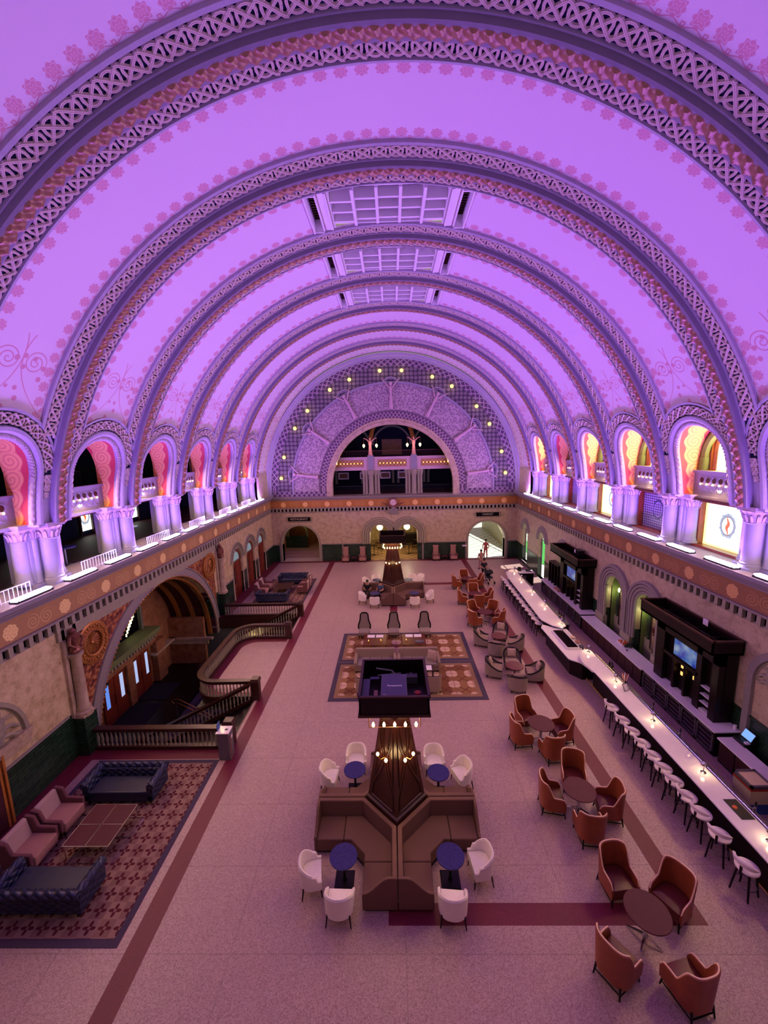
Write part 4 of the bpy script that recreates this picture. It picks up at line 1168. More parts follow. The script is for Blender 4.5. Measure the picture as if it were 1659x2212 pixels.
# ---- rooms seen through the far wall -------------------------------------------
ug = struct('wall_upper_gallery')
mb = MB(); mb.box(-7, 7, 43.0, 43.2, 6.1, 13.8); mb.box(-7.1, -6.9, YF+0.5, 43.2, 6.1, 13.8); mb.box(6.9, 7.1, YF+0.5, 43.2, 6.1, 13.8); mb.box(-7, 7, YF+0.4, 43.2, 13.6, 13.8); mb.build('gallery_shell', 'night_blue', ug)
mb = MB(); mb.box(-7, 7, YF, 43.2, 5.9, 6.24); mb.build('gallery_floor', 'maroon_paint', ug)
mb = MB()
for c in (-4.6, -1.3, 2.0, 5.2):
    ring(mb, lambda u, d, z: (u, 42.98+d, z), c, 7.9, [(1.25, 0.0), (1.27, 0.1), (1.5, 0.1), (1.52, 0.0)], 6.9)
for c in (-4.3, 0.0, 4.3): ring(mb, lambda u, d, z: (u, 42.98+d, z), c, 10.9, [(1.85, 0.0), (1.87, 0.12), (2.05, 0.12), (2.07, 0.0)], None)
mb.build('blind_arch', 'dark_green_stone', ug)
mb = MB()
for s in (-1, 1): mb.tube([(s*2.05, 38.8, 11.4), (s*1.85, 39.4, 12.4), (s*1.5, 40.6, 13.2)], 0.22, 8)
mb.build('ceiling_rib', 'gold_relief', ug)
mb = MB(); mb.box(-6.9, 6.9, 38.5, 38.9, 8.55, 8.68); mb.box(-6.9, 6.9, 38.55, 38.75, 8.66, 9.7); mb.box(-6.9, 6.9, 38.48, 38.82, 9.7, 9.8); mb.build('parapet', 'relief_rose', ug)
mb = MB()
for x in (-2.05, 2.05): mb.box(x-0.28, x+0.28, 38.42, 38.6, 8.6, 9.95)
mb.build('parapet_pilaster', 'column_stone', ug)
mb = MB()
for z in (10.35,):
    mb.box(-6.8, 6.8, 38.68, 38.72, z, z+0.05)
    for k in range(90): mb.box(-6.75+0.15*k, -6.73+0.15*k, 38.69, 38.71, 9.8, z)
mb.build('railing', 'maroon_paint', ug)
mb = MB()
mb.box(-6.8, 6.8, 38.88, 38.92, 7.0, 7.05)
for k in range(90): mb.box(-6.75+0.15*k, -6.73+0.15*k, 38.89, 38.91, 6.25, 7.0)
mb.build('lower_railing', 'black_plastic', ug)
mb = MB()
for x in (-2.05, 2.05):
    for dx, dy, r in ((0, 0, 0.24), (-0.42, 0.1, 0.13), (-0.68, 0.25, 0.15), (0.42, 0.1, 0.13), (0.68, 0.25, 0.15)):
        mb.lathe([(r*1.3, 6.24), (r, 6.4), (r*0.95, 8.0), (r*1.5, 8.35), (r*1.6, 8.55)], x+dx, 38.6+dy, 12)
mb.build('gallery_column', 'sage_stone', ug, smooth=True)
mb = MB(); mb.box(-1.05, 1.05, 42.85, 42.95, 9.9, 11.5); mb.build('mirror_surface', 'picture_brown', ug)
rs = struct('wall_restaurant')
mb = MB(); mb.box(-4.6, 4.6, 46, 46.2, 0, 5); mb.box(-4.7, -4.5, YF+0.7, 46.2, 0, 5); mb.box(4.5, 4.7, YF+0.7, 46.2, 0, 5); mb.box(-4.6, 4.6, YF+0.7, 46.2, 4.9, 5.0); mb.build('shell', 'scagliola_tan', rs)
mb = MB(); mb.box(-4.6, 4.6, YF, 46.2, -0.1, 0.0); mb.build('tiled_floor', 'restaurant_floor', rs)
mb = MB(); mb.box(0.9, 4.3, 43.2, 44.0, 0, 1.15); mb.box(0.8, 4.4, 43.1, 44.1, 1.15, 1.22); mb.build('counter', 'wood_black', rs)
mb = MB()
for k in range(5): mb.box(-0.9+k*1.1, -0.85+k*1.1, 45.6, 45.9, 0, 4.9)
mb.build('screen', 'wood_gold', rs)
ps = struct('wall_passage')
mb = MB(); mb.box(-11.4, -6.4, 43, 43.2, 0, 4.5); mb.box(-11.5, -11.3, YF+0.6, 43.2, 0, 4.5); mb.box(-6.5, -6.3, YF+0.6, 43.2, 0, 4.5); mb.box(-11.4, -6.4, YF+0.6, 43.2, 4.0, 4.2); mb.build('shell', 'scagliola_vestibule', ps)
mb = MB(); mb.box(-11.4, -6.4, YF+0.7, 39.3, -0.2, 0.16); mb.box(-11.4, -6.4, 38.9, 43, -0.1, 0.32); mb.box(-11.4, -6.4, 39.6, 43.2, 0, 0.48); mb.build('steps', 'terrazzo', ps)
mb = MB(); mb.box(-11.3, -9.0, 41.0, 41.2, 0.4, 1.75); mb.box(-7.5, -6.5, 41.0, 41.2, 0.4, 1.75); mb.build('passage_wainscot', 'green_tiles', ps)
mb = MB(); ring(mb, lambda u, d, z: (u, 40.9+d, z), -10.0, 2.0, [(0.9, 0), (0.95, 0.1), (1.1, 0.1), (1.12, 0)], 1.7); mb.build('inner_arch', 'dark_green_stone', ps)
lamp('passage_lamp', 'POINT', (-9.0, 40.0, 3.5), 22, (1.0, 0.75, 0.25), ps, radius=0.2)
mk = struct('floor_market')
mb = MB(); mb.box(5.2, 16.0, YF, 70, -0.2, -0.005); mb.build('paving', 'market_floor', mk)
mb = MB(); mb.box(5.0, 5.2, YF+0.7, 70, 0, 5.0); mb.build('side_wall', 'scagliola_tan', mk)
mb = MB(); mb.prism_ax([(39.5, 0), (52, 0), (52, 4.2), (50, 3.6), (39.5, 0.35)], 11.6, 12.0, 'x'); mb.build('ramp_wall', 'sage_stone', mk)
mb = MB(); mb.tube([(11.6, 39.5, 1.0), (11.6, 50, 4.4)], 0.06, 6); mb.build('ramp_rail', 'white_paint', mk)
yd = struct('floor_yard')
mb = MB(); mb.box(11.65+0.28, 30, 24, 45, -0.4, -0.05); mb.build('paving', 'pavement_white', yd)
mb = MB(); mb.prism([(14.2, 32.5), (22, 35.0), (22, 44), (13.4, 44), (13.0, 36.2)], -0.05, 0.0); mb.build('lawn', 'lawn', yd)
# ================================================================ FIXED THINGS ON THE LEDGE
ORD = ['first', 'second', 'third', 'fourth', 'fifth', 'sixth', 'seventh', 'eighth', 'ninth', 'tenth', 'eleventh', 'twelfth', 'thirteenth', 'fourteenth', 'fifteenth', 'sixteenth']
SIDE = {-1: 'left', 1: 'right'}
def make_cluster():
    # faces +X (towards the hall) for the left side; origin on the ledge under the middle of the pier
    t = thing('column_cluster', 'clustered column', 'column')
    b = MB(); b.box(-0.75, 0.02, -0.72, 0.72, 0, 0.10); b.box(-0.6, 0.34, -0.36, 0.36, 0, 0.10); b.build('plinth', 'column_stone', t)
    c = MB(); c.box(-0.95, -0.15, -0.6, 0.6, 0.1, 2.05); c.build('core', 'column_stone', t)
    SH = ((0.02, 0, 0.27), (-0.22, 0.37, 0.13), (-0.22, -0.37, 0.13), (-0.42, 0.66, 0.23), (-0.42, -0.66, 0.23))
    for x, y, r in SH:
        m = MB(); m.lathe([(r*1.25, 0.10), (r*1.25, 0.16), (r*1.08, 0.20), (r*1.12, 0.25), (r, 0.30), (r*0.99, 1.55), (r*1.08, 1.57), (r*1.08, 1.61)], x, y, 18); m.build('shaft', 'column_stone', t, smooth=True)
    for x, y, r in SH:
        m = MB(); m.lathe([(r*1.0, 1.61), (r*1.04, 1.72), (r*1.12, 1.84), (r*1.42, 1.96), (r*1.5, 1.99)], x, y, 14)
        for k in range(12):
            a = 2*PI*k/12
            m.tube([(x+r*1.02*math.cos(a), y+r*1.02*math.sin(a), 1.62), (x+r*1.15*math.cos(a), y+r*1.15*math.sin(a), 1.76), (x+r*1.42*math.cos(a), y+r*1.42*math.sin(a), 1.86), (x+r*1.38*math.cos(a), y+r*1.38*math.sin(a), 1.80)], [r*0.16, r*0.17, r*0.12, r*0.05], 4)
        m.build('capital', 'capital_plaster', t, smooth=True)
    a = MB()
    for z0, z1, e in ((1.98, 2.03, 0.0), (2.03, 2.09, 0.04), (2.09, 2.15, 0.08)):
        a.prism([(-0.95, -0.95-e), (-0.08+e, -0.95-e), (-0.08+e, -0.55-e*0.5), (0.14+e, -0.55-e*0.5), (0.14+e, -0.36-e), (0.38+e, -0.36-e), (0.38+e, 0.36+e), (0.14+e, 0.36+e), (0.14+e, 0.55+e*0.5), (-0.08+e, 0.55+e*0.5), (-0.08+e, 0.95+e), (-0.95, 0.95+e)], z0, z1)
    a.build('abacus', 'capital_plaster', t)
    return t
cl = make_cluster(); first = [True]
for side in (-1, 1):
    for k in range(6):
        y = RIBS[k+1]
        place(cl, first, (side*12.0, y, ZL+0.01), 0 if side < 0 else PI, 'cluster of pale stone columns on the %s ledge, %s from the far wall' % (SIDE[side], ORD[5-k]), 'column clusters along the %s ledge' % SIDE[side])
def make_bar():
    t = thing('floodlight_bar', 'bar', 'floodlight')
    m = MB(); m.box(-0.13, 0.13, -0.66, 0.66, 0, 0.05)
    for s in (-1, 1): m.box(-0.13, 0.13, s*0.6-0.02, s*0.6+0.02, 0, 0.07)
    m.build('housing', 'black_plastic', t)
    m = MB()
    for k in range(20): 
        for xx in (-0.075, 0.0, 0.075): m.lathe([(0.04, 0.05), (0.05, 0.085), (0.03, 0.115), (0.001, 0.12)], xx, -0.6+0.063*k, 8, False)
    m.build('lens', 'bar_glow', t)
    lamp('floodlight', 'AREA', (0, 0, 0.15), BAR_W, VIOLET, t, 0.12, 1.3, (0.42, 0, 1))
    return t
bar = make_bar(); first = [True]
for side in (-1, 1):
    for k in range(-3, 13):
        y = 11.9+2.04*k
        if y > 36: continue
        place(bar, first, (side*11.47, y, ZL+0.015), 0 if side < 0 else PI, 'glowing violet floodlight bar on the %s ledge, %s from the far wall' % (SIDE[side], ORD[12-k]), 'floodlight bars along the %s ledge' % SIDE[side])
def make_parapet():
    t = thing('balcony_parapet', 'parapet', 'balcony')
    # solid panel with two rows of round holes; faces +X
    m = MB(); H = [(-0.93+0.31*k) for k in range(7)]
    m.box(-0.1, 0.0, -1.36, 1.36, 0.0, 0.95)
    m.box(-0.14, 0.06, -1.36, 1.36, -0.08, 0.03); m.box(-0.14, 0.07, -1.36, 1.36, 0.95, 1.03)
    m.build('panel', 'column_stone', t)
    m = MB()
    for y in H:
        for z, d in ((0.66, 1), (0.34, 1)):
            m.tube([(0.005, y+0.125*math.cos(2*PI*i/14), z+0.125*math.sin(2*PI*i/14)) for i in range(14)], 0.018, 5, True)
    m.build('ring_moulding', 'column_stone', t, smooth=True)
    m = MB()
    for y in H:
        i0 = len(m.v); n = 12
        for i in range(n): m.v.append((0.006, y+0.11*math.cos(2*PI*i/n), 0.66+0.11*math.sin(2*PI*i/n)))
        m.q(*range(i0, i0+n))
    m.build('round_opening', 'wood_dark', t)
    for y in H:
        b = MB(); b.ball(0.06, y, 0.50, 0.032, 8, 1.2); b.build('bulb', 'bulb_warm', t, smooth=True)
    lamp('bulb_light', 'AREA', (0.12, 0, 0.5), PARAPET_W, WARM, t, 0.08, 2.0, (1, 0, -0.7))
    return t
pp = make_parapet(); first = [True]
for side in (-1, 1):
    for k, yc in enumerate(BAYS):
        place(pp, first, (side*12.35, yc, 8.46), 0 if side < 0 else PI, 'pierced balcony parapet with a row of bulbs, %s gallery, %s from the far wall' % (SIDE[side], ORD[5-k]), 'balcony parapets of the %s gallery' % SIDE[side])
def make_rail():
    t = thing('ledge_railing', 'rail', 'railing')
    m = MB(); m.tube([(0, -0.95, 0.42), (0, 0.95, 0.42)], 0.014, 5); m.tube([(0, -0.95, 0.06), (0, 0.95, 0.06)], 0.01, 5)
    m.build('top_rail', 'white_paint', t)
    m = MB()
    for k in range(14): m.box(-0.008, 0.008, -0.95+k*0.146-0.008, -0.95+k*0.146+0.008, 0.0, 0.42)
    m.build('bars', 'white_paint', t)
    return t
rl = make_rail(); first = [True]
for k in range(6):
    place(rl, first, (-11.72, BAYS[k]-0.15, ZL+0.01), 0, 'low white metal railing on the left ledge, %s from the far wall' % ORD[5-k], 'low railings on the left ledge')
# gallery tables with chairs glimpsed behind the left columns
def make_gtable():
    t = thing('gallery_table', 'dark table and place settings', 'table')
    m = MB(); m.lathe([(0.4, 0.72), (0.4, 0.76)], 0, 0, 16); m.build('tabletop', 'table_navy', t)
    m = MB(); m.lathe([(0.25, 0), (0.04, 0.05), (0.04, 0.72)], 0, 0, 10); m.build('pedestal', 'steel_grey', t)
    return t
gt = make_gtable(); first = [True]
gch = thing('gallery_chair', 'chair', 'chair')
m = MB(); m.box(-0.2, 0.2, -0.2, 0.2, 0.42, 0.48); m.build('seat', 'steel_grey', gch)
m = MB(); m.tube([(-0.2, -0.2, 0.46), (-0.22, -0.22, 0.85), (-0.22, 0, 0.92), (-0.22, 0.22, 0.85), (-0.2, 0.2, 0.46)], 0.02, 6); m.build('backrest', 'chrome', gch)
for sx in (-1, 1):
    for sy in (-1, 1): m = MB(); m.tube([(sx*0.18, sy*0.18, 0.44), (sx*0.2, sy*0.2, 0)], 0.015, 6); m.build('leg', 'chrome', gch)
f2 = [True]
for k in (1, 2, 3, 4, 5):
    y = BAYS[k]
    place(gt, first, (-13.3, y+0.1, ZL-0.02), 0, 'small dark table in the left gallery, behind the %s opening from the far wall' % ORD[5-k], 'tables in the left gallery')
    for j, (dx, dy, a) in enumerate(((-0.62, 0.1, 0), (0.05, -0.65, PI/2))):
        place(gch, f2, (-13.3+dx, y+0.1+dy, ZL-0.02), a, 'metal chair, %s side of the %s left gallery table from the far wall' % (('back', 'near')[j], ORD[5-k]), 'chairs in the left gallery')

# ================================================================ FAR WALL THINGS
def relief_maiden(ang, nth):
    t = thing('relief_maiden', 'plaster maiden with raised arms on the lunette, %s from the left' % ORD[nth], 'relief figure', group='plaster maidens round the lunette')
    R = 9.25; cx, cz = -R*math.cos(ang), 7.1+R*math.sin(ang)
    rx, rz = -math.cos(ang), math.sin(ang); tx, tz = math.sin(ang), math.cos(ang)
    y = YF-0.08
    P = lambda r, s, d=0.0: (cx+rx*r+tx*s, y-d, cz+rz*r+tz*s)
    m = MB(); m.tube([P(-0.25, 0, 0.1), P(-0.6, 0, 0.14), P(-0.95, 0, 0.1), P(-1.6, 0, 0.08), P(-2.25, 0, 0.02)], [0.09, 0.14, 0.10, 0.15, 0.20], 10)
    for s in (-1, 1): m.tube([P(-0.42, s*0.14, 0.14), P(-0.1, s*0.42, 0.14), P(0.35, s*0.78, 0.1)], [0.07, 0.055, 0.03], 7)
    m.build('body', 'relief_rose', t, smooth=True)
    m = MB(); c = P(-0.08, 0, 0.14); m.ball(c[0], c[1], c[2], 0.15, 10, 1.15); m.build('head', 'relief_rose', t, smooth=True)
    m = MB()
    m.tube([P(-0.25+0.75*math.sin(a_), 0.75*math.cos(a_)) for a_ in [PI*i/18 for i in range(19)]], 0.05, 6)
    m.tube([P(-0.25+0.62*math.sin(a_), 0.62*math.cos(a_)) for a_ in [PI*i/18 for i in range(19)]], 0.03, 6)
    m.build('halo', 'plaster_moulding', t, smooth=True)
AN = [PI*(8+k*27.33)/180 for k in range(7)]
for i, a in enumerate(AN): relief_maiden(a, i)
GL = [(-0.95, 17.38), (0.99, 17.36), (-3.67, 16.70), (-5.45, 15.86), (-7.56, 14.09), (-8.79, 12.56), (-9.94, 9.98), (-10.32, 8.06), (3.70, 16.74), (5.43, 15.89), (7.64, 14.10), (8.82, 12.52), (9.96, 10.05), (10.35, 8.10)]
GL.sort(key=lambda p: math.atan2(p[1]-7.1, p[0]), reverse=True)
gp = thing('globe_lamp', 'globe', 'lamp'); m = MB(); m.ball(0, -0.2, 0, 0.16, 12); m.build('globe', 'bulb_yellow', gp, smooth=True)
m = MB(); m.lathe([(0.1, 0), (0.1, 0.03), (0.05, 0.06)], 0, 0, 10); m.xf(Matrix.Rotation(PI/2, 4, 'X')); m.build('socket', 'brass', gp)
lamp('globe_light', 'POINT', (0, -0.45, 0), 9, (1.0, 0.8, 0.4), gp, radius=0.15)
first = [True]
for i, (x, z) in enumerate(GL): place(gp, first, (x, YF-0.04, z), 0, 'yellow globe lamp on the lunette, %s from the left round the arch' % ORD[i], 'globe lamps round the lunette')

def text_obj(name, s, size, loc, rot, mat, parent, ext=0.004, align='CENTER'):
    cu = bpy.data.curves.new(name, 'FONT'); cu.body = s; cu.size = size; cu.align_x = align; cu.align_y = 'CENTER'; cu.extrude = ext
    o = bpy.data.objects.new(name, cu); col.objects.link(o)
    bpy.context.view_layer.update()
    dg = bpy.context.evaluated_depsgraph_get(); me = bpy.data.meshes.new_from_object(o.evaluated_get(dg))
    bpy.data.objects.remove(o); o = bpy.data.objects.new(name, me); col.objects.link(o); me.materials.clear(); me.materials.append(M[mat])
    o.location = loc; o.rotation_euler = rot; o.parent = parent; return o
def wall_sign(x, z, s, label):
    t = thing('wall_sign', label, 'sign', (x, YF-0.06, z))
    m = MB(); m.box(-1.05, 1.05, -0.02, 0.05, -0.2, 0.2); m.build('board', 'sign_black', t)
    m = MB()
    for a in (-0.22, 0.22): m.box(-1.1, 1.1, -0.05, 0.05, a-0.03, a+0.03)
    for q_ in (-1, 1): m.tube([(q_*1.07+q_*0.17*math.sin(PI*i/10), -0.02, 0.24*math.cos(PI*i/10)) for i in range(11)], 0.035, 6)
    m.build('frame', 'sage_stone', t)
    text_obj('lettering', s, 0.27, (0, -0.03, 0), (PI/2, 0, 0), 'letter_cream', t)
wall_sign(-8.93, 4.15, 'RESTAURANT', 'black sign over the dark archway at the left end of the far wall')
wall_sign(8.85, 4.25, 'MARKET', 'black sign over the bright archway at the right end of the far wall')
ck = thing('wall_clock', 'round clock with outspread bronze wings on the frieze of the far wall', 'clock', (0, YF-0.22, 5.6))
m = MB(); m.lathe([(0.30, 0.0), (0.30, 0.06), (0.001, 0.07)], 0, 0, 24, False); m.xf(Matrix.Rotation(PI/2, 4, 'X')); m.build('dial', 'clock_face_white', ck)
m = MB()
for i in range(12):
    a = PI*i/6; m.box(-0.012, 0.012, -0.082, -0.07, 0.2, 0.27); st_ = len(m.v)-8
    m.xf(Matrix.Rotation(a, 4, 'Y'), st_)
m.build('hour_marks', 'bronze', ck)
m = MB(); m.box(-0.012, 0.012, -0.09, -0.08, -0.03, 0.2); m.xf(Matrix.Rotation(math.radians(70), 4, 'Y')); m.build('minute_hand', 'black_plastic', ck)
m = MB(); m.box(-0.014, 0.014, -0.09, -0.08, -0.03, 0.13); m.xf(Matrix.Rotation(math.radians(245), 4, 'Y')); m.build('hour_hand', 'black_plastic', ck)
m = MB(); m.tube([(0.36*math.cos(2*PI*i/24), -0.04, 0.36*math.sin(2*PI*i/24)) for i in range(24)], 0.07, 8, True); m.build('bezel', 'bronze', ck, smooth=True)
m = MB()
for s in (-1, 1):
    for k in range(4): m.tube([(s*0.15, -0.03, -0.5), (s*0.45, -0.04, -0.28+k*0.02), (s*(0.8+k*0.1), -0.03, -0.12+0.05*k)], [0.07, 0.06, 0.02], 6)
m.build('wing', 'bronze', ck, smooth=True)
m = MB(); m.box(-0.42, 0.42, -0.1, 0.15, -1.1, -0.6); m.lathe([(0.16, -0.7), (0.2, -0.5), (0.1, -0.38)], 0, 0, 10)
for k in range(4): m.box(-0.36+0.2*k, -0.26+0.2*k, -0.13, 0.0, -1.08, -0.72)
m.build('bracket', 'grey_stone', ck)
# wall chairs with small tables by the far wall
wc = thing('hall_chair', 'chair', 'chair')
m = MB(); m.box(-0.3, 0.3, -0.32, 0.25, 0.16, 0.44); m.build('seat', 'pink_fabric', wc, bevel=0.04)
m = MB(); m.prism_ax([(-0.27, 0.3), (0.27, 0.3), (0.24, 1.2), (0.3, 1.42), (-0.3, 1.42), (-0.24, 1.2)], 0.2, 0.34, 'y'); m.build('backrest', 'pink_fabric', wc, bevel=0.04)
for s in (-1, 1): m = MB(); m.box(s*0.31-0.05, s*0.31+0.05, -0.3, 0.25, 0.2, 0.66); m.build('armrest', 'pink_fabric_dark', wc, bevel=0.03)
for sx in (-1, 1):
    for sy in (-0.26, 0.24): m = MB(); m.box(sx*0.27-0.025, sx*0.27+0.025, sy-0.025, sy+0.025, 0, 0.18); m.build('leg', 'leg_black', wc)
first = [True]
for x, lb in ((-4.55, 'between the archways, leftmost'), (-2.95, 'beside the left restaurant arch'), (3.95, 'beside the right restaurant arch'), (5.6, 'beside the bright archway')):
    place(wc, first, (x-0.05 if x < 0 else x, YF-0.45, 0), 0, 'tall-backed pink chair against the far wall, '+lb, 'tall chairs against the far wall')
for x, lb in ((-3.78, 'left'), (4.75, 'right')):
    t = thing('end_table', 'low dark red table between two tall chairs, %s half of the far wall' % lb, 'table', (x, YF-0.42, 0))
    m = MB(); m.box(-0.27, 0.27, -0.25, 0.25, 0.4, 0.46); m.build('tabletop', 'maroon_paint', t)
    for sx in (-1, 1):
        for sy in (-1, 1): m = MB(); m.box(sx*0.24-0.02, sx*0.24+0.02, sy*0.22-0.02, sy*0.22+0.02, 0, 0.4); m.build('leg', 'wood_dark', t)
# gallery above: statues with lamps, pictures, parapet bulbs
for i, x in enumerate((-2.05, 2.05)):
    t = thing('lamp_statue', 'rose coloured statue holding two lamps on the balcony, %s of the pair' % SIDE[(-1, 1)[i]], 'statue', (x, 38.5, 9.96))
    m = MB(); m.lathe([(0.22, 0), (0.2, 0.1), (0.16, 0.5), (0.13, 0.9), (0.19, 1.15), (0.15, 1.35), (0.06, 1.42), (0.09, 1.5), (0.1, 1.58), (0.02, 1.68)], 0, 0, 12)
    for s in (-1, 1): m.tube([(s*0.15, 0, 1.3), (s*0.35, -0.03, 1.5), (s*0.62, -0.05, 1.62)], [0.06, 0.05, 0.03], 6)
    m.build('figure', 'statue_rose', t, smooth=True)
    for s in (-1, 1):
        m = MB(); m.tube([(s*0.6, -0.05, 1.6), (s*0.6, -0.05, 1.05)], 0.008, 4); m.build('chain', 'brass', t)
        m = MB(); m.lathe([(0.02, 0.7), (0.12, 0.86), (0.1, 1.0), (0.03, 1.06)], s*0.6, -0.05, 10); m.build('lantern', 'globe_cream', t, smooth=True)
    lamp('statue_light', 'POINT', (0, -0.6, 0.9), 14, WARM, t, radius=0.2)
for j, xm in enumerate((-4.1, 0.0, 4.1)):
    t = thing('bulb_strip', 'row of warm bulbs on the balcony under the lunette, %s' % ('left panel', 'middle panel', 'right panel')[j], 'lamp', (xm, 38.5, 9.2), group='bulb rows on the balcony front')
    m = MB(); m.box(-1.35, 1.35, 0.0, 0.05, -0.34, 0.34); m.build('panel', 'gold_relief', t)
    m = MB()
    for r_ in (-0.2, 0.2):
        for k in range(8): m.tube([(-1.15+0.33*k+0.13*math.cos(2*PI*i/12), -0.01, r_+0.13*math.sin(2*PI*i/12)) for i in range(12)], 0.02, 5, True)
    m.build('ring_moulding', 'relief_rose', t)
    for k in range(8):
        m = MB(); m.ball(-1.15+0.33*k, -0.08, 0.0, 0.05, 8); m.build('bulb', 'bulb_yellow', t, smooth=True)
    lamp('bulb_light', 'AREA', (0, -0.25, 0), 20, WARM, t, 2.4, 0.1, (0, -1, 0.1))
for j, (x, lb) in enumerate(((-5.2, 'leftmost'), (-2.9, 'second from the left'), (-0.75, 'just left of centre'), (1.15, 'right of centre'))):
    t = thing('framed_picture', 'white framed picture on the dark lower gallery wall, '+lb, 'picture', (x, 42.9, 7.75))
    m = MB(); m.box(-0.55, 0.55, -0.03, 0.04, -0.36, 0.36); m.build('frame', 'paper_white', t)
    m = MB(); m.box(-0.43, 0.43, -0.05, -0.03, -0.24, 0.24); m.build('print', 'picture_brown', t)
# restaurant things
for i, x in enumerate((-1.35, 1.3)):
    t = thing('pendant_globe', 'large cream pendant globe in the %s restaurant arch' % SIDE[(-1, 1)[i]], 'lamp', (x, 38.7, 2.95))
    m = MB(); m.ball(0, 0, 0, 0.31, 14); m.build('globe', 'globe_cream', t, smooth=True)
    m = MB(); m.tube([(0, 0, 0.3), (0, 0, 1.93)], 0.015, 5); m.build('cord', 'brass', t)
    lamp('globe_light', 'POINT', (0, 0.8, -0.5), 130, (1.0, 0.82, 0.5), t, radius=0.3)
rt = thing('bistro_table', 'table', 'table')
m = MB(); m.lathe([(0.35, 0.98), (0.35, 1.02)], 0, 0, 14); m.build('tabletop', 'wood_black', rt)
m = MB(); m.lathe([(0.22, 0), (0.03, 0.05), (0.03, 0.98)], 0, 0, 8); m.build('pedestal', 'leg_black', rt)
bc = thing('bistro_stool', 'stool', 'stool')
m = MB(); m.box(-0.18, 0.18, -0.18, 0.18, 0.68, 0.73); m.build('seat', 'wood_black', bc)
m = MB(); m.tube([(-0.17, 0.18, 0.7), (-0.17, 0.22, 1.05), (0.17, 0.22, 1.05), (0.17, 0.18, 0.7)], 0.015, 5); m.build('backrest', 'leg_black', bc)
for sx in (-1, 1):
    for sy in (-1, 1): m = MB(); m.tube([(sx*0.15, sy*0.15, 0.7), (sx*0.2, sy*0.2, 0)], 0.014, 5); m.build('leg', 'leg_black', bc)
f1, f2 = [True], [True]
for j, (x, y, lb) in enumerate(((-2.0, 39.3, 'front left'), (-1.2, 41.5, 'back left'), (1.5, 39.6, 'front right'), (2.4, 41.3, 'back right'))):
    place(rt, f1, (x, y, 0), 0, 'dark high table in the restaurant beyond the arches, '+lb, 'restaurant high tables')
    for s, l2 in ((-1, 'left side'), (1, 'right side')):
        place(bc, f2, (x+s*0.55, y+0.05, 0), 0.4*s, 'dark stool at the %s restaurant table, %s' % (lb, l2), 'restaurant stools')
t = thing('hand_dryer_box', 'small white box on the green tiles left of the bright archway', 'dispenser', (6.7, YF-0.09, 1.28))
m = MB(); m.box(-0.22, 0.22, -0.06, 0.08, -0.06, 0.06); m.build('case', 'paper_white', t)
# market hall things
for j, (x, y, lb) in enumerate(((6.6, 47.0, 'nearer'), (6.4, 53.0, 'farther'))):
    t = thing('escalator', 'dark escalator beyond the bright archway, %s one' % lb, 'escalator', (x, y, 0))
    m = MB(); m.prism_ax([(-2.5, 0), (2.5, 0), (2.5, 2.6), (1.6, 2.6), (-2.5, 0.35)], -0.6, 0.6, 'x'); m.build('truss', 'steel_grey', t)
    for s in (-1, 1): m = MB(); m.tube([(s*0.55, -2.5, 1.1), (s*0.55, 1.6, 3.4), (s*0.55, 2.5, 3.4)], 0.08, 6); m.build('handrail', 'black_plastic', t)
# ================================================================ FURNITURE
def face(dx, dy): return math.atan2(-dx, dy)           # rotation that turns the local +Y front towards (dx, dy)
def upath(hw, yf, yb, n=28, p=2.3):
    # outline of a U open towards +Y; runs from the right front round the back to the left front
    L1 = yf-(yb+hw*0.95); pts = []
    for i in range(5): pts.append((hw, yf-L1*i/5))
    d = hw*0.95
    for i in range(n+1):
        a = PI*i/n; c, s = math.cos(a), math.sin(a)
        r = (abs(c)**p+abs(s)**p)**(-1/p)
        pts.append((hw*c*r, yb+d-d*s*r))
    for i in range(1, 6): pts.append((-hw, yb+d+L1*i/5))
    return pts
def arcpar(pts):
    s = [0]
    for a, b in zip(pts, pts[1:]): s.append(s[-1]+math.hypot(b[0]-a[0], b[1]-a[1]))
    return [x/s[-1] for x in s]
def ushell(hw, yf, yb, zb, top, th, zi, flare=0.0, seat_in=0.0, p=2.3):
    o = upath(hw, yf, yb, p=p); i_ = upath(hw-th, yf, yb+th, p=p); T = arcpar(o); m = MB(); rows = []; edge = []
    cy = (yf+yb)/2
    for (x, y), (xi, yi), t in zip(o, i_, T):
        h = top(t); f0 = 1.0; f1 = 1.0+flare*(h-zb)
        ex, ey = x*f1, cy+(y-cy)*f1 if y < cy else y
        ix, iy = xi*f1, cy+(yi-cy)*f1 if yi < cy else yi
        mx, my = (ex+ix)/2, (ey+iy)/2
        rows.append([(x, y, zb), ((x+ex)/2, (y+ey)/2, (zb+h)/2), (ex, ey, h-th*0.3), (mx, my, h), (ix, iy, h-th*0.3), (xi, yi, zi)])
        edge.append((mx, my, h+0.002))
    b = m.grid(rows)
    for r in (0, len(rows)-1): m.q(*[b+r*6+k for k in (range(6) if r else range(5, -1, -1))])
    return m, edge, i_
def smooth01(x): x = max(0, min(1, x)); return x*x*(3-2*x)
def sym(t): return min(t, 1-t)*2
def seatmesh(outline, z0, z1, r=0.03):
    m = MB(); cx = sum(p[0] for p in outline)/len(outline); cy = sum(p[1] for p in outline)/len(outline); rows = []
    for z, k in ((z0, 1.0), (z1-r, 1.0), (z1-r*0.3, 0.97), (z1, 0.90), (z1+0.008, 0.5)): rows.append([(cx+(x-cx)*k, cy+(y-cy)*k, z) for x, y in outline+[outline[0]]])
    b = m.grid(rows); n = len(outline)+1; m.q(*[b+4*n+i for i in range(n-1)]); return m

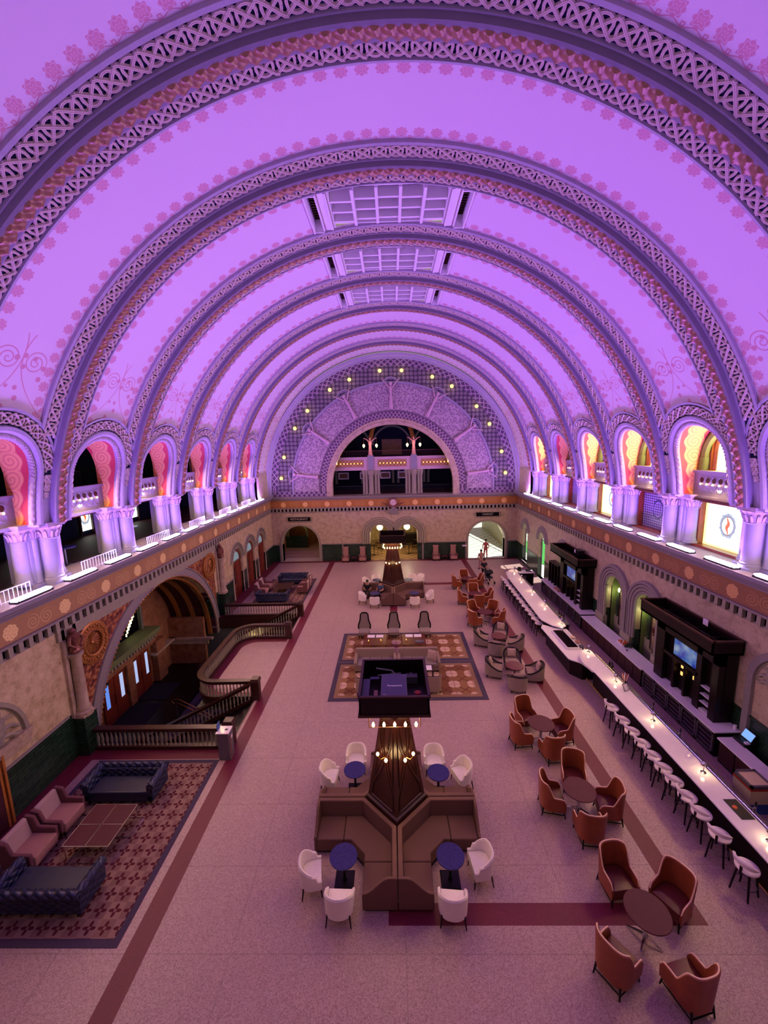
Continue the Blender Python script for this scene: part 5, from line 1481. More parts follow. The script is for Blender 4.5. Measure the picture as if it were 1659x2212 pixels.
# ---- white tub chair
def white_chair():
    t = thing('tub_chair', 'chair', 'chair')
    top = lambda s: 0.50+0.14*smooth01((sym(s)-0.13)/0.05)+0.16*smooth01((sym(s)-0.2)/0.5)
    m, e, inn = ushell(0.33, 0.24, -0.30, 0.26, top, 0.055, 0.40, 0.10); m.build('shell', 'white_leather', t, smooth=True)
    k = [p for p in inn]; m = seatmesh([(x, min(y, 0.27)) for x, y in k], 0.27, 0.46); m.build('seat', 'white_leather', t, smooth=True)
    m = MB(); m.tube(e[5:-5], 0.022, 6); m.build('rim', 'white_leather', t, smooth=True)
    for sx in (-1, 1):
        for y, o in ((0.2, 0.03), (-0.2, -0.05)):
            m = MB(); m.tube([(sx*0.25, y, 0.30), (sx*0.29, y+o, 0)], [0.024, 0.014], 6); m.build('leg', 'leg_black', t, smooth=True)
    return t
# ---- high wing chair
def wing_chair():
    t = thing('wing_chair', 'chair', 'chair')
    top = lambda s: 0.50+0.14*smooth01(sym(s)/0.10)+0.02*smooth01((sym(s)-0.1)/0.25)+0.42*smooth01((sym(s)-0.36)/0.26)
    m, e, inn = ushell(0.34, 0.33, -0.33, 0.22, top, 0.05, 0.34, 0.14, p=2.8); m.build('shell', 'tan_leather', t, smooth=True)
    m = seatmesh([(x*0.99, y) for x, y in inn], 0.22, 0.47); m.build('seat', 'rust_leather', t, smooth=True)
    m = MB(); m.tube(e, 0.015, 5); m.build('piping', 'piping_pale', t, smooth=True)
    legs = [(-0.28, 0.28), (0.28, 0.28), (-0.24, -0.27), (0.24, -0.27)]
    for x, y in legs: m = MB(); m.tube([(x, y, 0.26), (x*1.1, y*1.16, 0)], [0.026, 0.017], 6); m.build('leg', 'leg_black', t, smooth=True)
    m = MB()
    for sx in (-1, 1): m.tube([(sx*0.30, 0.30, 0.10), (sx*0.26, -0.29, 0.10)], 0.013, 5)
    m.tube([(-0.28, 0.0, 0.10), (0.28, 0.0, 0.10)], 0.012, 5); m.tube([(-0.255, -0.29, 0.10), (0.255, -0.29, 0.10)], 0.013, 5); m.build('stretcher', 'leg_black', t, smooth=True)
    return t
# ---- grey tub armchair with dark trim
def grey_chair():
    t = thing('barrel_armchair', 'chair', 'chair')
    top = lambda s: 0.44+0.36*smooth01((sym(s)-0.08)/0.75)
    m, e, inn = ushell(0.40, 0.40, -0.38, 0.14, top, 0.06, 0.34, 0.06, p=2.2); m.build('shell', 'grey_fabric', t, smooth=True)
    m = seatmesh(inn, 0.14, 0.44); m.build('seat', 'taupe_fabric', t, smooth=True)
    m = MB(); m.tube(e, 0.04, 6); m.build('trim', 'leg_black', t, smooth=True)
    m = MB(); m.prism([(-0.3, -0.28), (0.3, -0.28), (0.34, 0.36), (-0.34, 0.36)], 0.09, 0.15); m.build('base', 'wood_dark', t)
    for sx in (-1, 1):
        for y in (-0.27, 0.33): m = MB(); m.tube([(sx*0.28, y, 0.13), (sx*0.29, y*1.03, 0)], [0.03, 0.02], 6); m.build('leg', 'leg_black', t)
    return t
def cushion(label, loc, rz, tilt=0.45, mat='cushion_fabric', w_=0.42, h_=0.42, group=None):
    t = thing('throw_cushion', label, 'cushion', loc, rz, group); m = MB(); n = 8; top, bot = [], []
    for i in range(n+1):
        r1, r2 = [], []
        for j in range(n+1):
            u, v = -1+2*i/n, -1+2*j/n; d = 0.075*max(0.0, (1-u**4)*(1-v**4))**0.6
            x, z = u*w_/2*(1-0.06*(1-v*v)), v*h_/2*(1-0.06*(1-u*u))
            r1.append((x, d, z)); r2.append((x, -d, z))
        top.append(r1); bot.append(r2)
    m.grid(top); m.grid(bot); m.xf(Matrix.Translation((0, 0, h_/2)) @ Matrix.Rotation(tilt, 4, 'X')); m.build('cover', mat, t, smooth=True); return t
def round_table(name, r, z, topmat, basemat, square=False, disc=0.25):
    t = thing(name, 'table', 'table')
    m = MB(); m.lathe([(r-0.02, z-0.035), (r, z-0.025), (r, z-0.006), (r-0.006, z), (0.001, z)], 0, 0, 40, False); m.build('tabletop', topmat, t)
    m = MB()
    if square: m.frus(0, 0, 0, 0.025, 0.24, 0.24, 0.22, 0.22, 0.0); m.lathe([(0.06, 0.02), (0.035, 0.1), (0.035, z-0.05), (0.12, z-0.03)], 0, 0, 12)
    else:
        m.lathe([(0.07, 0.08), (0.045, 0.15), (0.04, z-0.1), (0.15, z-0.03)], 0, 0, 14)
    m.build('pedestal', basemat, t, smooth=False)
    if not square:
        for k in range(4):
            a = PI/4+PI/2*k; m = MB(); m.tube([(0.05*math.cos(a), 0.05*math.sin(a), 0.12), (0.22*math.cos(a), 0.22*math.sin(a), 0.06), (0.34*math.cos(a), 0.34*math.sin(a), 0.015)], [0.03, 0.024, 0.016], 6); m.build('foot', 'chrome' if basemat == 'chrome' else basemat, t, smooth=True)
    return t

# ---- orange wing chairs round brown tables
wcp = wing_chair(); fw = [True]; btb = round_table('round_table', 0.45, 0.75, 'table_brown', 'chrome'); fb = [True]
TN = ['nearest the camera', 'second from the camera', 'third from the camera', 'fourth from the camera', 'fifth from the camera', 'farthest from the camera']
SETS = [((5.21, 7.27), [(-0.12, 0.95, 'behind left'), (0.92, 0.52, 'right'), (-0.98, -0.62, 'left'), (0.22, -0.98, 'front right')]),
        ((5.19, 10.39), [(0.22, 0.88, 'behind'), (-0.76, 0.1, 'left'), (0.78, -0.18, 'right'), (-0.1, -0.86, 'front')]),
        ((5.12, 13.24), [(-0.3, 0.84, 'behind'), (-0.78, -0.12, 'left'), (0.8, 0.05, 'right'), (0.08, -0.84, 'front')]),
        ((5.38, 23.2), [(-0.55, 0.75, 'behind left'), (-0.72, -0.45, 'front left'), (0.62, 0.72, 'behind right'), (0.76, -0.42, 'front right')]),
        ((5.42, 26.2), [(0.05, 0.9, 'behind'), (-0.85, 0.05, 'left'), (0.85, 0.0, 'right'), (0.05, -0.86, 'front')]),
        ((5.5, 29.4), [(-0.1, 0.9, 'behind'), (-0.85, -0.1, 'left'), (0.85, 0.05, 'right'), (0.15, -0.86, 'front')])]
for (tx, ty), ch in SETS:
    i = SETS.index(((tx, ty), ch))
    place(btb, fb, (tx, ty, 0), 0.3*i, 'round brown table with chrome foot among orange wing chairs, '+TN[i], 'round brown tables by the right floor stripe')
    for dx, dy, lb in ch:
        place(wcp, fw, (tx+dx, ty+dy, 0), face(-dx, -dy), 'orange leather wing chair %s the round brown table %s' % ({'behind left': 'behind left of', 'behind right': 'behind right of', 'behind': 'behind', 'left': 'left of', 'right': 'right of', 'front': 'in front of', 'front right': 'in front right of', 'front left': 'in front left of'}[lb], TN[i]), 'orange wing chairs')
# ---- grey barrel chairs
gcp = grey_chair(); fg = [True]; gtb = round_table('lounge_table', 0.40, 0.62, 'wood_mahogany', 'wood_dark', True); fgt = [True]
for i, ((tx, ty), ch) in enumerate([((5.45, 20.3), [(-0.9, 0.25, 'left of'), (0.35, 0.92, 'behind'), (0.85, -0.35, 'right of'), (-0.35, -0.9, 'in front of')]),
                     ((5.41, 17.33), [(-0.92, 0.25, 'left of'), (0.15, 0.95, 'behind'), (0.9, -0.15, 'right of'), (-0.15, -0.95, 'in front of')])]):
    nm = ('farther', 'nearer')[i]
    place(gtb, fgt, (tx, ty, 0), 0, 'round wooden lounge table, %s of the two among grey barrel chairs' % nm, 'lounge tables')
    for dx, dy, lb in ch:
        place(gcp, fg, (tx+dx, ty+dy, 0), face(-dx, -dy), 'grey barrel armchair with dark trim %s the %s lounge table' % (lb, nm), 'grey barrel armchairs')
        a = face(-dx, -dy); d = math.hypot(dx, dy); ux, uy = dx/d, dy/d
        if not (i == 0 and lb == 'in front of' and False):
            cushion('pale cushion in the grey chair %s the %s lounge table' % (lb, nm), (tx+dx+ux*0.12, ty+dy+uy*0.12, 0.47), a, 0.25, group='cushions in the grey barrel chairs')

# ---- obelisks with banquettes
def banquette():
    # quadrant (-x,-y) of the cross; corner of the cross at the origin
    t = thing('corner_banquette', 'banquette', 'bench')
    T = 0.13; D = 0.88; E = 2.22; S = 0.84
    G = E-0.05; back = [(-0.012, -G), (-0.012, -D-0.02), (-D-0.02, -0.012), (-G, -0.012), (-G, -T), (-D-0.07, -T), (-T, -D-0.07), (-T, -G)]
    m = MB(); m.prism(back, 0.08, 0.93); m.build('back', 'brown_upholstery', t, bevel=0.025)
    segs = [('seat', [(-T, -E+0.07), (-T, -D-0.55), (-S, -D-0.55), (-S, -E+0.07)]),
            ('seat', [(-T, -D-0.54), (-T, -D-0.07), (-D-0.07, -T), (-D-0.54, -T), (-D-0.54, -S), (-D-0.34, -S), (-S, -D-0.34), (-S, -D-0.54)]),
            ('seat', [(-E+0.07, -T), (-D-0.55, -T), (-D-0.55, -S), (-E+0.07, -S)])]
    for n_, pl in segs: m = MB(); m.prism(pl, 0.08, 0.45); m.build(n_, 'brown_upholstery', t, bevel=0.03)
    prof = [(-T, 0.93), (-0.2, 0.93)]+[(-0.2-0.6*i/8, 0.93-0.42*smooth01(i/8)) for i in range(1, 9)]
    pl = [(-0.012, 0.06), (-0.012, 0.93)]+prof+[(-S, 0.51), (-S, 0.06)]
    m = MB(); m.prism_ax(pl, -E-0.0, -E+0.07, 'y'); m.build('end_panel', 'brown_upholstery', t, bevel=0.015)
    m = MB(); m.prism_ax(pl, -E-0.0, -E+0.07, 'x'); m.build('end_panel', 'brown_upholstery', t, bevel=0.015)
    m = MB(); m.prism([(-0.02, -E+0.04), (-0.02, -D), (-D, -0.02), (-E+0.04, -0.02), (-E+0.04, -S+0.06), (-D-0.4, -S+0.06), (-S+0.06, -D-0.4), (-S+0.06, -E+0.04)], 0, 0.08); m.build('plinth', 'leg_black', t)
    return t
def obelisk(cx, cy, lab, nb, proj):
    t = thing('lamp_obelisk', lab, 'obelisk', (cx, cy, 0))
    R = 0.80; r = 0.40; Z0, Z1 = 0.08, 3.45
    S = math.sqrt(2)
    m = MB(); m.frus(0, 0, 0, 1.0, 0.88/S, 0.88/S, 0.86/S, 0.86/S, PI/4); m.frus(0, 0, 1.0, 1.04, 0.86/S, 0.86/S, 0.8/S, 0.8/S, PI/4); m.build('base', 'wood_dark', t)
    m = MB(); m.frus(0, 0, 1.0, Z1, R/S, R/S, r/S, r/S, PI/4); m.build('shaft', 'wood_dark', t)
    # raised panel mouldings on the four faces
    m = MB()
    for k in range(4):
        a = PI/4+k*PI/2; c, s = math.cos(a), math.sin(a)
        def P(u, z, h=0.012):
            w_ = (R+(r-R)*(z-1.0)/(Z1-1.0)); hw = w_/S       # half width of a face and its distance from the axis
            d = hw+h; return (c*d-s*u*hw, s*d+c*u*hw, z)
        for ln in ([(-0.78, 1.14), (0.78, 1.14), (0.74, 1.5), (0.30, 1.95), (0.30, 1.95)], [(-0.78, 1.14), (-0.74, 1.5), (-0.30, 1.95)], [(-0.30, 1.95), (-0.1, 2.2), (0.0, 2.32), (0.1, 2.2), (0.30, 1.95)],
                   [(-0.72, 1.75), (-0.72, 3.35)], [(0.72, 1.75), (0.72, 3.35)], [(-0.72, 1.75), (-0.3, 2.28), (-0.3, 2.55), (-0.72, 2.95)], [(0.72, 1.75), (0.3, 2.28), (0.3, 2.55), (0.72, 2.95)], [(-0.45, 3.4), (-0.25, 2.7), (0.0, 2.45), (0.25, 2.7), (0.45, 3.4)]):
            m.tube([P(u, z) for u, z in ln], 0.022, 4)
    m.build('panel_moulding', 'wood_dark', t)
    m = MB(); m.frus(0, 0, Z1-0.02, Z1+0.18, r/S, r/S, 0.30, 0.30, PI/4); m.frus(0, 0, Z1+0.12, Z1+0.62, 0.3, 0.3, 0.62, 0.62, 0.0); m.build('neck', 'wood_dark', t)
    m = MB(); q = 0.66
    for z in (3.62, 3.92): m.tube([(-q, -q, z), (q, -q, z), (q, q, z), (-q, q, z)], 0.014, 5, True)
    for sx in (-1, 1):
        for sy in (-1, 1): m.tube([(sx*q, sy*q, 3.62), (sx*q, sy*q, 4.08)], 0.014, 5)
    m.build('lamp_rail', 'copper_paint', t)
    pos = []
    for k in range(nb):
        u = -0.55+1.1*k/(nb-1); pos += [(u, -q), (u, q)]
        if 0 < k < nb-1: pos += [(-q, u), (q, u)]
    for x, y in pos:
        m = MB(); m.lathe([(0.012, 3.76), (0.022, 3.74), (0.04, 3.69), (0.03, 3.64), (0.001, 3.625)], x, y, 8, False); m.build('bulb', 'bulb_warm', t, smooth=True)
    for dx, dy in ((0, -1), (0, 1), (-1, 0), (1, 0)): lamp('bulb_light', 'POINT', (dx*0.82, dy*0.82, 3.68), 26, WARM, t, radius=0.12)
    # open wooden tray on top, holding electronic gear
    m = MB(); A = 0.88; z0, z1 = 4.08, 4.62
    m.box(-A, A, -A, A, z0, z0+0.06)
    m.box(-A, A, -A, -A+0.04, z0, z1); m.box(-A, A, A-0.04, A, z0, z1); m.box(-A, -A+0.04, -A, A, z0, z1); m.box(A-0.04, A, -A, A, z0, z1)
    m.build('tray', 'wood_black', t)
    m = MB()
    for (x0, x1, y0, y1) in ((-A-0.03, A+0.03, -A-0.03, -A+0.04), (-A-0.03, A+0.03, A-0.04, A+0.03), (-A-0.03, -A+0.04, -A, A), (A-0.04, A+0.03, -A, A)):
        m.box(x0, x1, y0, y1, z1-0.03, z1+0.01); m.box(x0, x1, y0, y1, z0-0.02, z0+0.05)
    m.build('tray_rim', 'wood_dark', t)
    # wall brackets with two bulbs on the two faces towards the camera and the two behind
    for k in range(4):
        a = PI/4+k*PI/2; c, s = math.cos(a), math.sin(a); d = (R+(r-R)*1.5/2.45)/S+0.01
        for e in (-0.16, 0.16):
            f = lambda o, u, z: (c*(d+o)-s*u, s*(d+o)+c*u, z)
            m = MB(); m.tube([f(0, 0, 2.42), f(0.08, e*0.5, 2.36), f(0.12, e, 2.44)], 0.012, 5); m.build('bracket', 'brass', t)
            m = MB(); p_ = f(0.12, e, 2.5); m.ball(p_[0], p_[1], p_[2], 0.045, 8, 1.2); m.build('bulb', 'bulb_warm', t, smooth=True)
        lamp('bracket_light', 'POINT', f(0.32, 0, 2.5), 7, WARM, t, radius=0.08)
    return t
obelisk(-0.15, 10.0, 'tall tapering dark wood obelisk with bulbs and open tray top, nearer the camera', 5, True)
obelisk(-0.14, 28.25, 'tall tapering dark wood obelisk with bulbs, farther one near the restaurant arches', 7, False)
bq = banquette(); fq = [True]
for (cx, cy, nm) in ((-0.15, 10.0, 'near'), (-0.14, 28.25, 'far')):
    for a, lb in ((0, 'front left'), (PI/2, 'front right'), (PI, 'back right'), (-PI/2, 'back left')):
        place(bq, fq, (cx, cy, 0), a, 'brown upholstered corner banquette, %s side of the %s obelisk' % (lb, nm), 'corner banquettes round the obelisks')
# gear in the near tray
zt = 4.14; cx, cy = -0.15, 10.0
t = thing('projector', 'large dark violet projector lying in the tray on the near obelisk', 'projector', (cx+0.0, cy-0.25, zt))
m = MB(); m.box(-0.34, 0.34, -0.52, 0.52, 0.02, 0.40); m.build('housing', 'projector_shell', t, bevel=0.02)
text_obj('lettering', 'Panasonic', 0.10, (0.02, -0.04, 0.403), (0, 0, 0), 'paper_white', t, 0.002)
m = MB(); m.box(-0.1, 0.12, -0.3, -0.288, 0.40, 0.403); m.box(-0.28, -0.2, -0.46, -0.38, 0.40, 0.403); m.box(0.24, 0.28, 0.38, 0.44, 0.40, 0.403); m.build('small_print', 'steel_grey', t)
m = MB(); m.lathe([(0.12, 0.0), (0.12, 0.12), (0.1, 0.14)], 0, 0, 16); m.xf(Matrix.Translation((0, 0.34, 0.2)) @ Matrix.Rotation(-PI/2, 4, 'X')); m.build('lens', 'glass_dark', t)
t = thing('crimson_reel', 'small round red reel in the tray beside the projector', 'reel', (cx+0.62, cy-0.35, zt+0.2)); m = MB(); m.lathe([(0.08, 0), (0.08, 0.05), (0.03, 0.06)], 0, 0, 16); m.build('disc', 'red_paint', t)
m = MB(); m.box(-0.1, 0.1, -0.14, 0.14, -0.2, 0.0); m.build('stand_box', 'black_plastic', t)
t = thing('equipment_box', 'dark box at the right back corner of the obelisk tray', 'box', (cx+0.5, cy+0.5, zt)); m = MB(); m.box(-0.16, 0.16, -0.1, 0.1, 0, 0.22); m.build('case', 'steel_grey', t, bevel=0.01)
m = MB(); m.tube([(-0.1, 0, 0.25), (0.0, -0.02, 0.32), (0.1, 0, 0.25)], 0.015, 5); m.build('handle', 'black_plastic', t)
t = thing('metal_bracket', 'long metal bracket lying across the back of the obelisk tray', 'bracket', (cx-0.05, cy+0.55, zt+0.05)); m = MB(); m.tube([(-0.45, 0.1, 0.3), (0, 0.05, 0.25), (0.2, -0.15, 0.1)], 0.025, 5); m.tube([(-0.4, -0.1, 0.2), (0.25, 0.0, 0.2)], 0.02, 5); m.tube([(0, 0, 0), (0, 0.05, 0.25)], 0.02, 5); m.build('arm', 'steel_grey', t)
t = thing('carton', 'small pale brown carton left of the projector in the tray', 'box', (cx-0.48, cy-0.35, zt)); m = MB(); m.box(-0.05, 0.05, -0.18, 0.18, 0, 0.2); m.build('case', 'pink_fabric', t)
t = thing('wooden_shelf', 'dark violet shelf along the left side of the obelisk tray', 'shelf', (cx-0.7, cy-0.2, zt)); m = MB(); m.box(-0.13, 0.05, -0.6, 0.5, 0.26, 0.3); m.box(-0.13, 0.3, 0.4, 0.5, 0.26, 0.3); m.box(-0.13, -0.1, -0.6, 0.5, 0, 0.28); m.build('board', 'projector_shell', t)
# tables and white chairs round the obelisks
wp = white_chair(); fwh = [True]; ntb = round_table('cafe_table', 0.345, 0.72, 'table_navy', 'leg_black', True); fn = [True]
for (cx, cy, nm, sets) in ((-0.15, 10.0, 'near', [(-1.34, -1.5, 'front left', [(-0.78, -0.15), (-0.02, -0.78)]), (1.31, -1.5, 'front right', [(0.76, 0.08), (-0.06, -0.8)]), (-1.30, 1.22, 'back left', [(-0.82, 0.08), (-0.03, 0.78)]), (1.31, 1.08, 'back right', [(0.78, 0.3), (-0.05, 0.85)])]),
                           (-0.14, 28.25, 'far', [(-1.28, -1.55, 'front left', [(-0.85, 0.0), (0.0, -0.75)]), (1.45, -1.6, 'front right', [(1.05, 0.1), (-0.02, -0.78)]), (-1.25, 1.25, 'back left', [(-0.82, 0.25), (-0.1, 0.85)]), (1.15, 1.2, 'back right', [(0.8, 0.2), (0.3, 0.85)])])):
    for dx, dy, lb, ch in sets:
        place(ntb, fn, (cx+dx, cy+dy, 0), 0, 'small round navy table at the %s of the %s obelisk' % (lb, nm), 'navy tables round the obelisks')
        for k, (ex, ey) in enumerate(ch):
            place(wp, fwh, (cx+dx+ex, cy+dy+ey, 0), face(-ex, -ey), 'white tub chair, %s side of navy table, %s of the %s obelisk' % (('outer', 'inner')[k], lb, nm), 'white tub chairs round the obelisks')
place(wp, fwh, (1.98, 30.35, 0), face(-0.85, -0.75), 'extra white tub chair behind the far obelisk, nearest the arches', 'white tub chairs round the obelisks')

# ---- centre rugs, sofas, high-backed chairs
def rug(label, x0, x1, y0, y1, mat, bands):
    t = thing('area_rug', label, 'rug', ((x0+x1)/2, (y0+y1)/2, 0)); cx, cy = (x0+x1)/2, (y0+y1)/2; a, b = (x1-x0)/2, (y1-y0)/2; z = 0.012
    m = MB(); m.box(-a, a, -b, b, 0.001, z); m.build('border', bands[0], t)
    if len(bands) > 1: m = MB(); m.box(-a+0.22, a-0.22, -b+0.22, b-0.22, z, z+0.003); m.build('inner_border', bands[1], t); e = 0.4
    else: e = 0.16
    m = MB(); m.box(-a+e, a-e, -b+e, b-e, z, z+0.006); m.build('field', mat, t); return t
rug('patterned rug with orange stars and pale squares, nearer half under the sofas', -3.05, 3.86, 15.7, 18.86, 'rug_gold', ['rug_border_dark', 'rug_border_tan'])
rug('patterned rug with orange stars and pale squares, farther half by the tall chairs', -3.05, 3.86, 18.9, 22.05, 'rug_gold', ['rug_border_dark', 'rug_border_tan'])
def sofa_center():
    t = thing('three_seat_sofa', 'sofa', 'sofa'); W = 1.02
    m = MB(); m.box(-W, W, -0.42, 0.42, 0.1, 0.30); m.build('base', 'taupe_fabric', t, bevel=0.02)
    for k in range(3):
        m = MB(); m.box(-0.88+k*0.587+0.005, -0.88+(k+1)*0.587-0.005, -0.3, 0.46, 0.3, 0.46); m.build('seat_cushion', 'grey_fabric', t, bevel=0.035, seg=3)
    m = MB(); m.prism_ax([(-0.44, 0.28), (-0.24, 0.28), (-0.32, 0.86), (-0.46, 0.88)], -W+0.05, W-0.05, 'x'); m.build('back', 'taupe_fabric', t, bevel=0.03, seg=3)
    for s in (-1, 1):
        m = MB(); m.prism_ax([(-0.44, 0.1), (0.44, 0.1), (0.46, 0.55), (0.3, 0.62), (-0.44, 0.66)], s*0.95-0.075, s*0.95+0.075, 'x'); m.build('armrest', 'taupe_fabric', t, bevel=0.04, seg=3)
    for sx in (-1, 1):
        for sy in (-1, 1): m = MB(); m.box(sx*0.9-0.03, sx*0.9+0.03, sy*0.36-0.03, sy*0.36+0.03, 0, 0.1); m.build('leg', 'leg_black', t)
    return t
sp = sofa_center(); fs = [True]
place(sp, fs, (-1.07, 18.25, 0.02), PI, 'taupe three-seat sofa on the centre rug, left of the pair', 'taupe sofas')
place(sp, fs, (1.03, 18.25, 0.02), PI, 'taupe three-seat sofa on the centre rug with a cushion, right of the pair', 'taupe sofas')
cushion('square grey cushion leaning on the right arm of the right taupe sofa', (1.68, 18.12, 0.5), PI-0.5, 0.3, 'cushion_fabric', 0.5, 0.5)
def tall_chair():
    t = thing('high_back_chair', 'chair', 'chair')
    m = MB(); m.box(-0.30, 0.30, -0.28, 0.32, 0.2, 0.42); m.build('seat', 'grey_fabric', t, bevel=0.05, seg=3)
    prof = [(-0.32, 0.35), (-0.34, 0.55), (-0.24, 0.85), (-0.20, 1.22), (-0.12, 1.30), (0.12, 1.30), (0.20, 1.22), (0.24, 0.85), (0.34, 0.55), (0.32, 0.35)]
    m = MB(); m.prism_ax(prof, -0.36, -0.27, 'y'); m.xf(Matrix.Rotation(0.08, 4, 'X')); m.build('backrest', 'grey_fabric', t, bevel=0.02)
    m = MB(); m.tube([(x*1.03, -0.30, z+0.01) for x, z in prof], 0.05, 6); m.xf(Matrix.Rotation(0.08, 4, 'X')); m.build('trim', 'leg_black', t)
    m = MB()
    m.prism([(-0.3, -0.26), (0.3, -0.26), (0.32, 0.31), (-0.32, 0.31)], 0.16, 0.21); m.build('seat_frame', 'wood_dark', t)
    for sx in (-1, 1):
        for y in (-0.26, 0.28): m = MB(); m.tube([(sx*0.26, y, 0.2), (sx*0.28, y*1.1, 0)], [0.025, 0.015], 6); m.build('leg', 'leg_black', t)
    return t
tc = tall_chair(); ft = [True]
for x, lb in ((-1.85, 'left'), (-0.15, 'middle'), (1.62, 'right')): place(tc, ft, (x, 21.65, 0.0), PI, 'tall grey chair with dark wood trim behind the coffee tables, %s of three' % lb, 'tall chairs on the centre rug')
def slipper():
    t = thing('slipper_chair', 'chair', 'chair')
    top = lambda s: 0.46+0.40*smooth01((sym(s)-0.3)/0.12)
    m, e, inn = ushell(0.34, 0.30, -0.34, 0.14, top, 0.07, 0.3, 0.05, p=3.2); m.build('shell', 'taupe_fabric', t, smooth=True)
    m = seatmesh(inn, 0.14, 0.45); m.build('seat', 'grey_fabric', t, smooth=True); m = MB(); m.tube(e[8:-8], 0.02, 5); m.build('trim', 'wood_dark', t)
    for sx in (-1, 1):
        for y in (-0.26, 0.24): m = MB(); m.tube([(sx*0.27, y, 0.16), (sx*0.28, y, 0)], [0.025, 0.015], 6); m.build('leg', 'leg_black', t)
    return t
slp = slipper(); f1 = [True]
place(slp, f1, (-1.52, 16.35, 0.0), 0, 'taupe low chair on the near edge of the centre rug, left of the obelisk', 'low chairs on the near edge of the centre rug')
place(slp, f1, (1.55, 16.4, 0.0), 0, 'taupe low chair on the near edge of the centre rug, right of the obelisk', 'low chairs on the near edge of the centre rug')
def ctable(label, loc, lx, ly, z, mat, legm='wood_dark', name='coffee_table'):
    t = thing(name, label, 'table', loc)
    m = MB(); m.box(-lx, lx, -ly, ly, z-0.025, z); m.build('tabletop', mat, t, bevel=0.006)
    m = MB(); m.box(-0.012, 0.012, -ly, ly, z, z+0.003); m.build('seam', legm, t)
    for sx in (-1, 1):
        for sy in (-1, 1): m = MB(); m.box(sx*(lx-0.04)-0.018, sx*(lx-0.04)+0.018, sy*(ly-0.04)-0.018, sy*(ly-0.04)+0.018, 0, z-0.02); m.build('leg', legm, t)
    return t
ctable('low glazed brown coffee table behind the left taupe sofa', (-1.17, 20.35, 0.02), 0.62, 0.62, 0.45, 'wood_mahogany')
ctable('low glazed brown coffee table behind the right taupe sofa', (0.92, 20.35, 0.02), 0.62, 0.62, 0.45, 'wood_mahogany')
for x, y, lb in ((-1.40, 20.72, 'left one on the left coffee table'), (-0.93, 20.72, 'right one on the left coffee table'), (0.68, 20.72, 'left one on the right coffee table'), (1.15, 20.72, 'right one on the right coffee table')):
    t = thing('menu_sheet', 'white menu sheet, '+lb, 'menu', (x, y, 0.478), 0, 'menu sheets on the coffee tables'); m = MB(); m.box(-0.2, 0.2, -0.16, 0.16, 0, 0.006); m.build('sheet', 'paper_white', t)
for x, y, lb in ((-1.5, 20.0, 'left end of the left coffee table'), (-0.85, 20.05, 'right end of the left coffee table'), (0.5, 20.05, 'left end of the right coffee table')):
    t = thing('candle_holder', 'small brass candle holder, '+lb, 'candle', (x, y, 0.47)); m = MB(); m.lathe([(0.05, 0), (0.05, 0.02), (0.015, 0.03), (0.015, 0.09), (0.035, 0.1)], 0, 0, 10); m.build('holder', 'brass', t, smooth=True)
    m = MB(); m.lathe([(0.022, 0.1), (0.022, 0.15), (0.004, 0.18)], 0, 0, 8); m.build('flame', 'bulb_soft', t)
t = thing('wire_tray', 'dark wire tray on the right coffee table', 'tray', (1.2, 20.05, 0.475)); m = MB(); m.box(-0.22, 0.22, -0.14, 0.14, 0, 0.015)
for s in (-1, 1): m.tube([(-0.22, s*0.14, 0.04), (0.22, s*0.14, 0.04)], 0.008, 4); m.tube([(s*0.22, -0.14, 0.04), (s*0.22, 0.14, 0.04)], 0.008, 4)
m.build('tray', 'steel_grey', t)
t = ctable('small dark side table right of the obelisk tray, holding a white menu', (1.42, 17.25, 0.02), 0.24, 0.24, 0.58, 'wood_dark', name='side_table')
t = thing('menu_sheet', 'white menu sheet on the small dark side table by the right sofa', 'menu', (1.40, 17.25, 0.605)); m = MB(); m.box(-0.17, 0.17, -0.2, 0.2, 0, 0.006); m.build('sheet', 'paper_white', t)

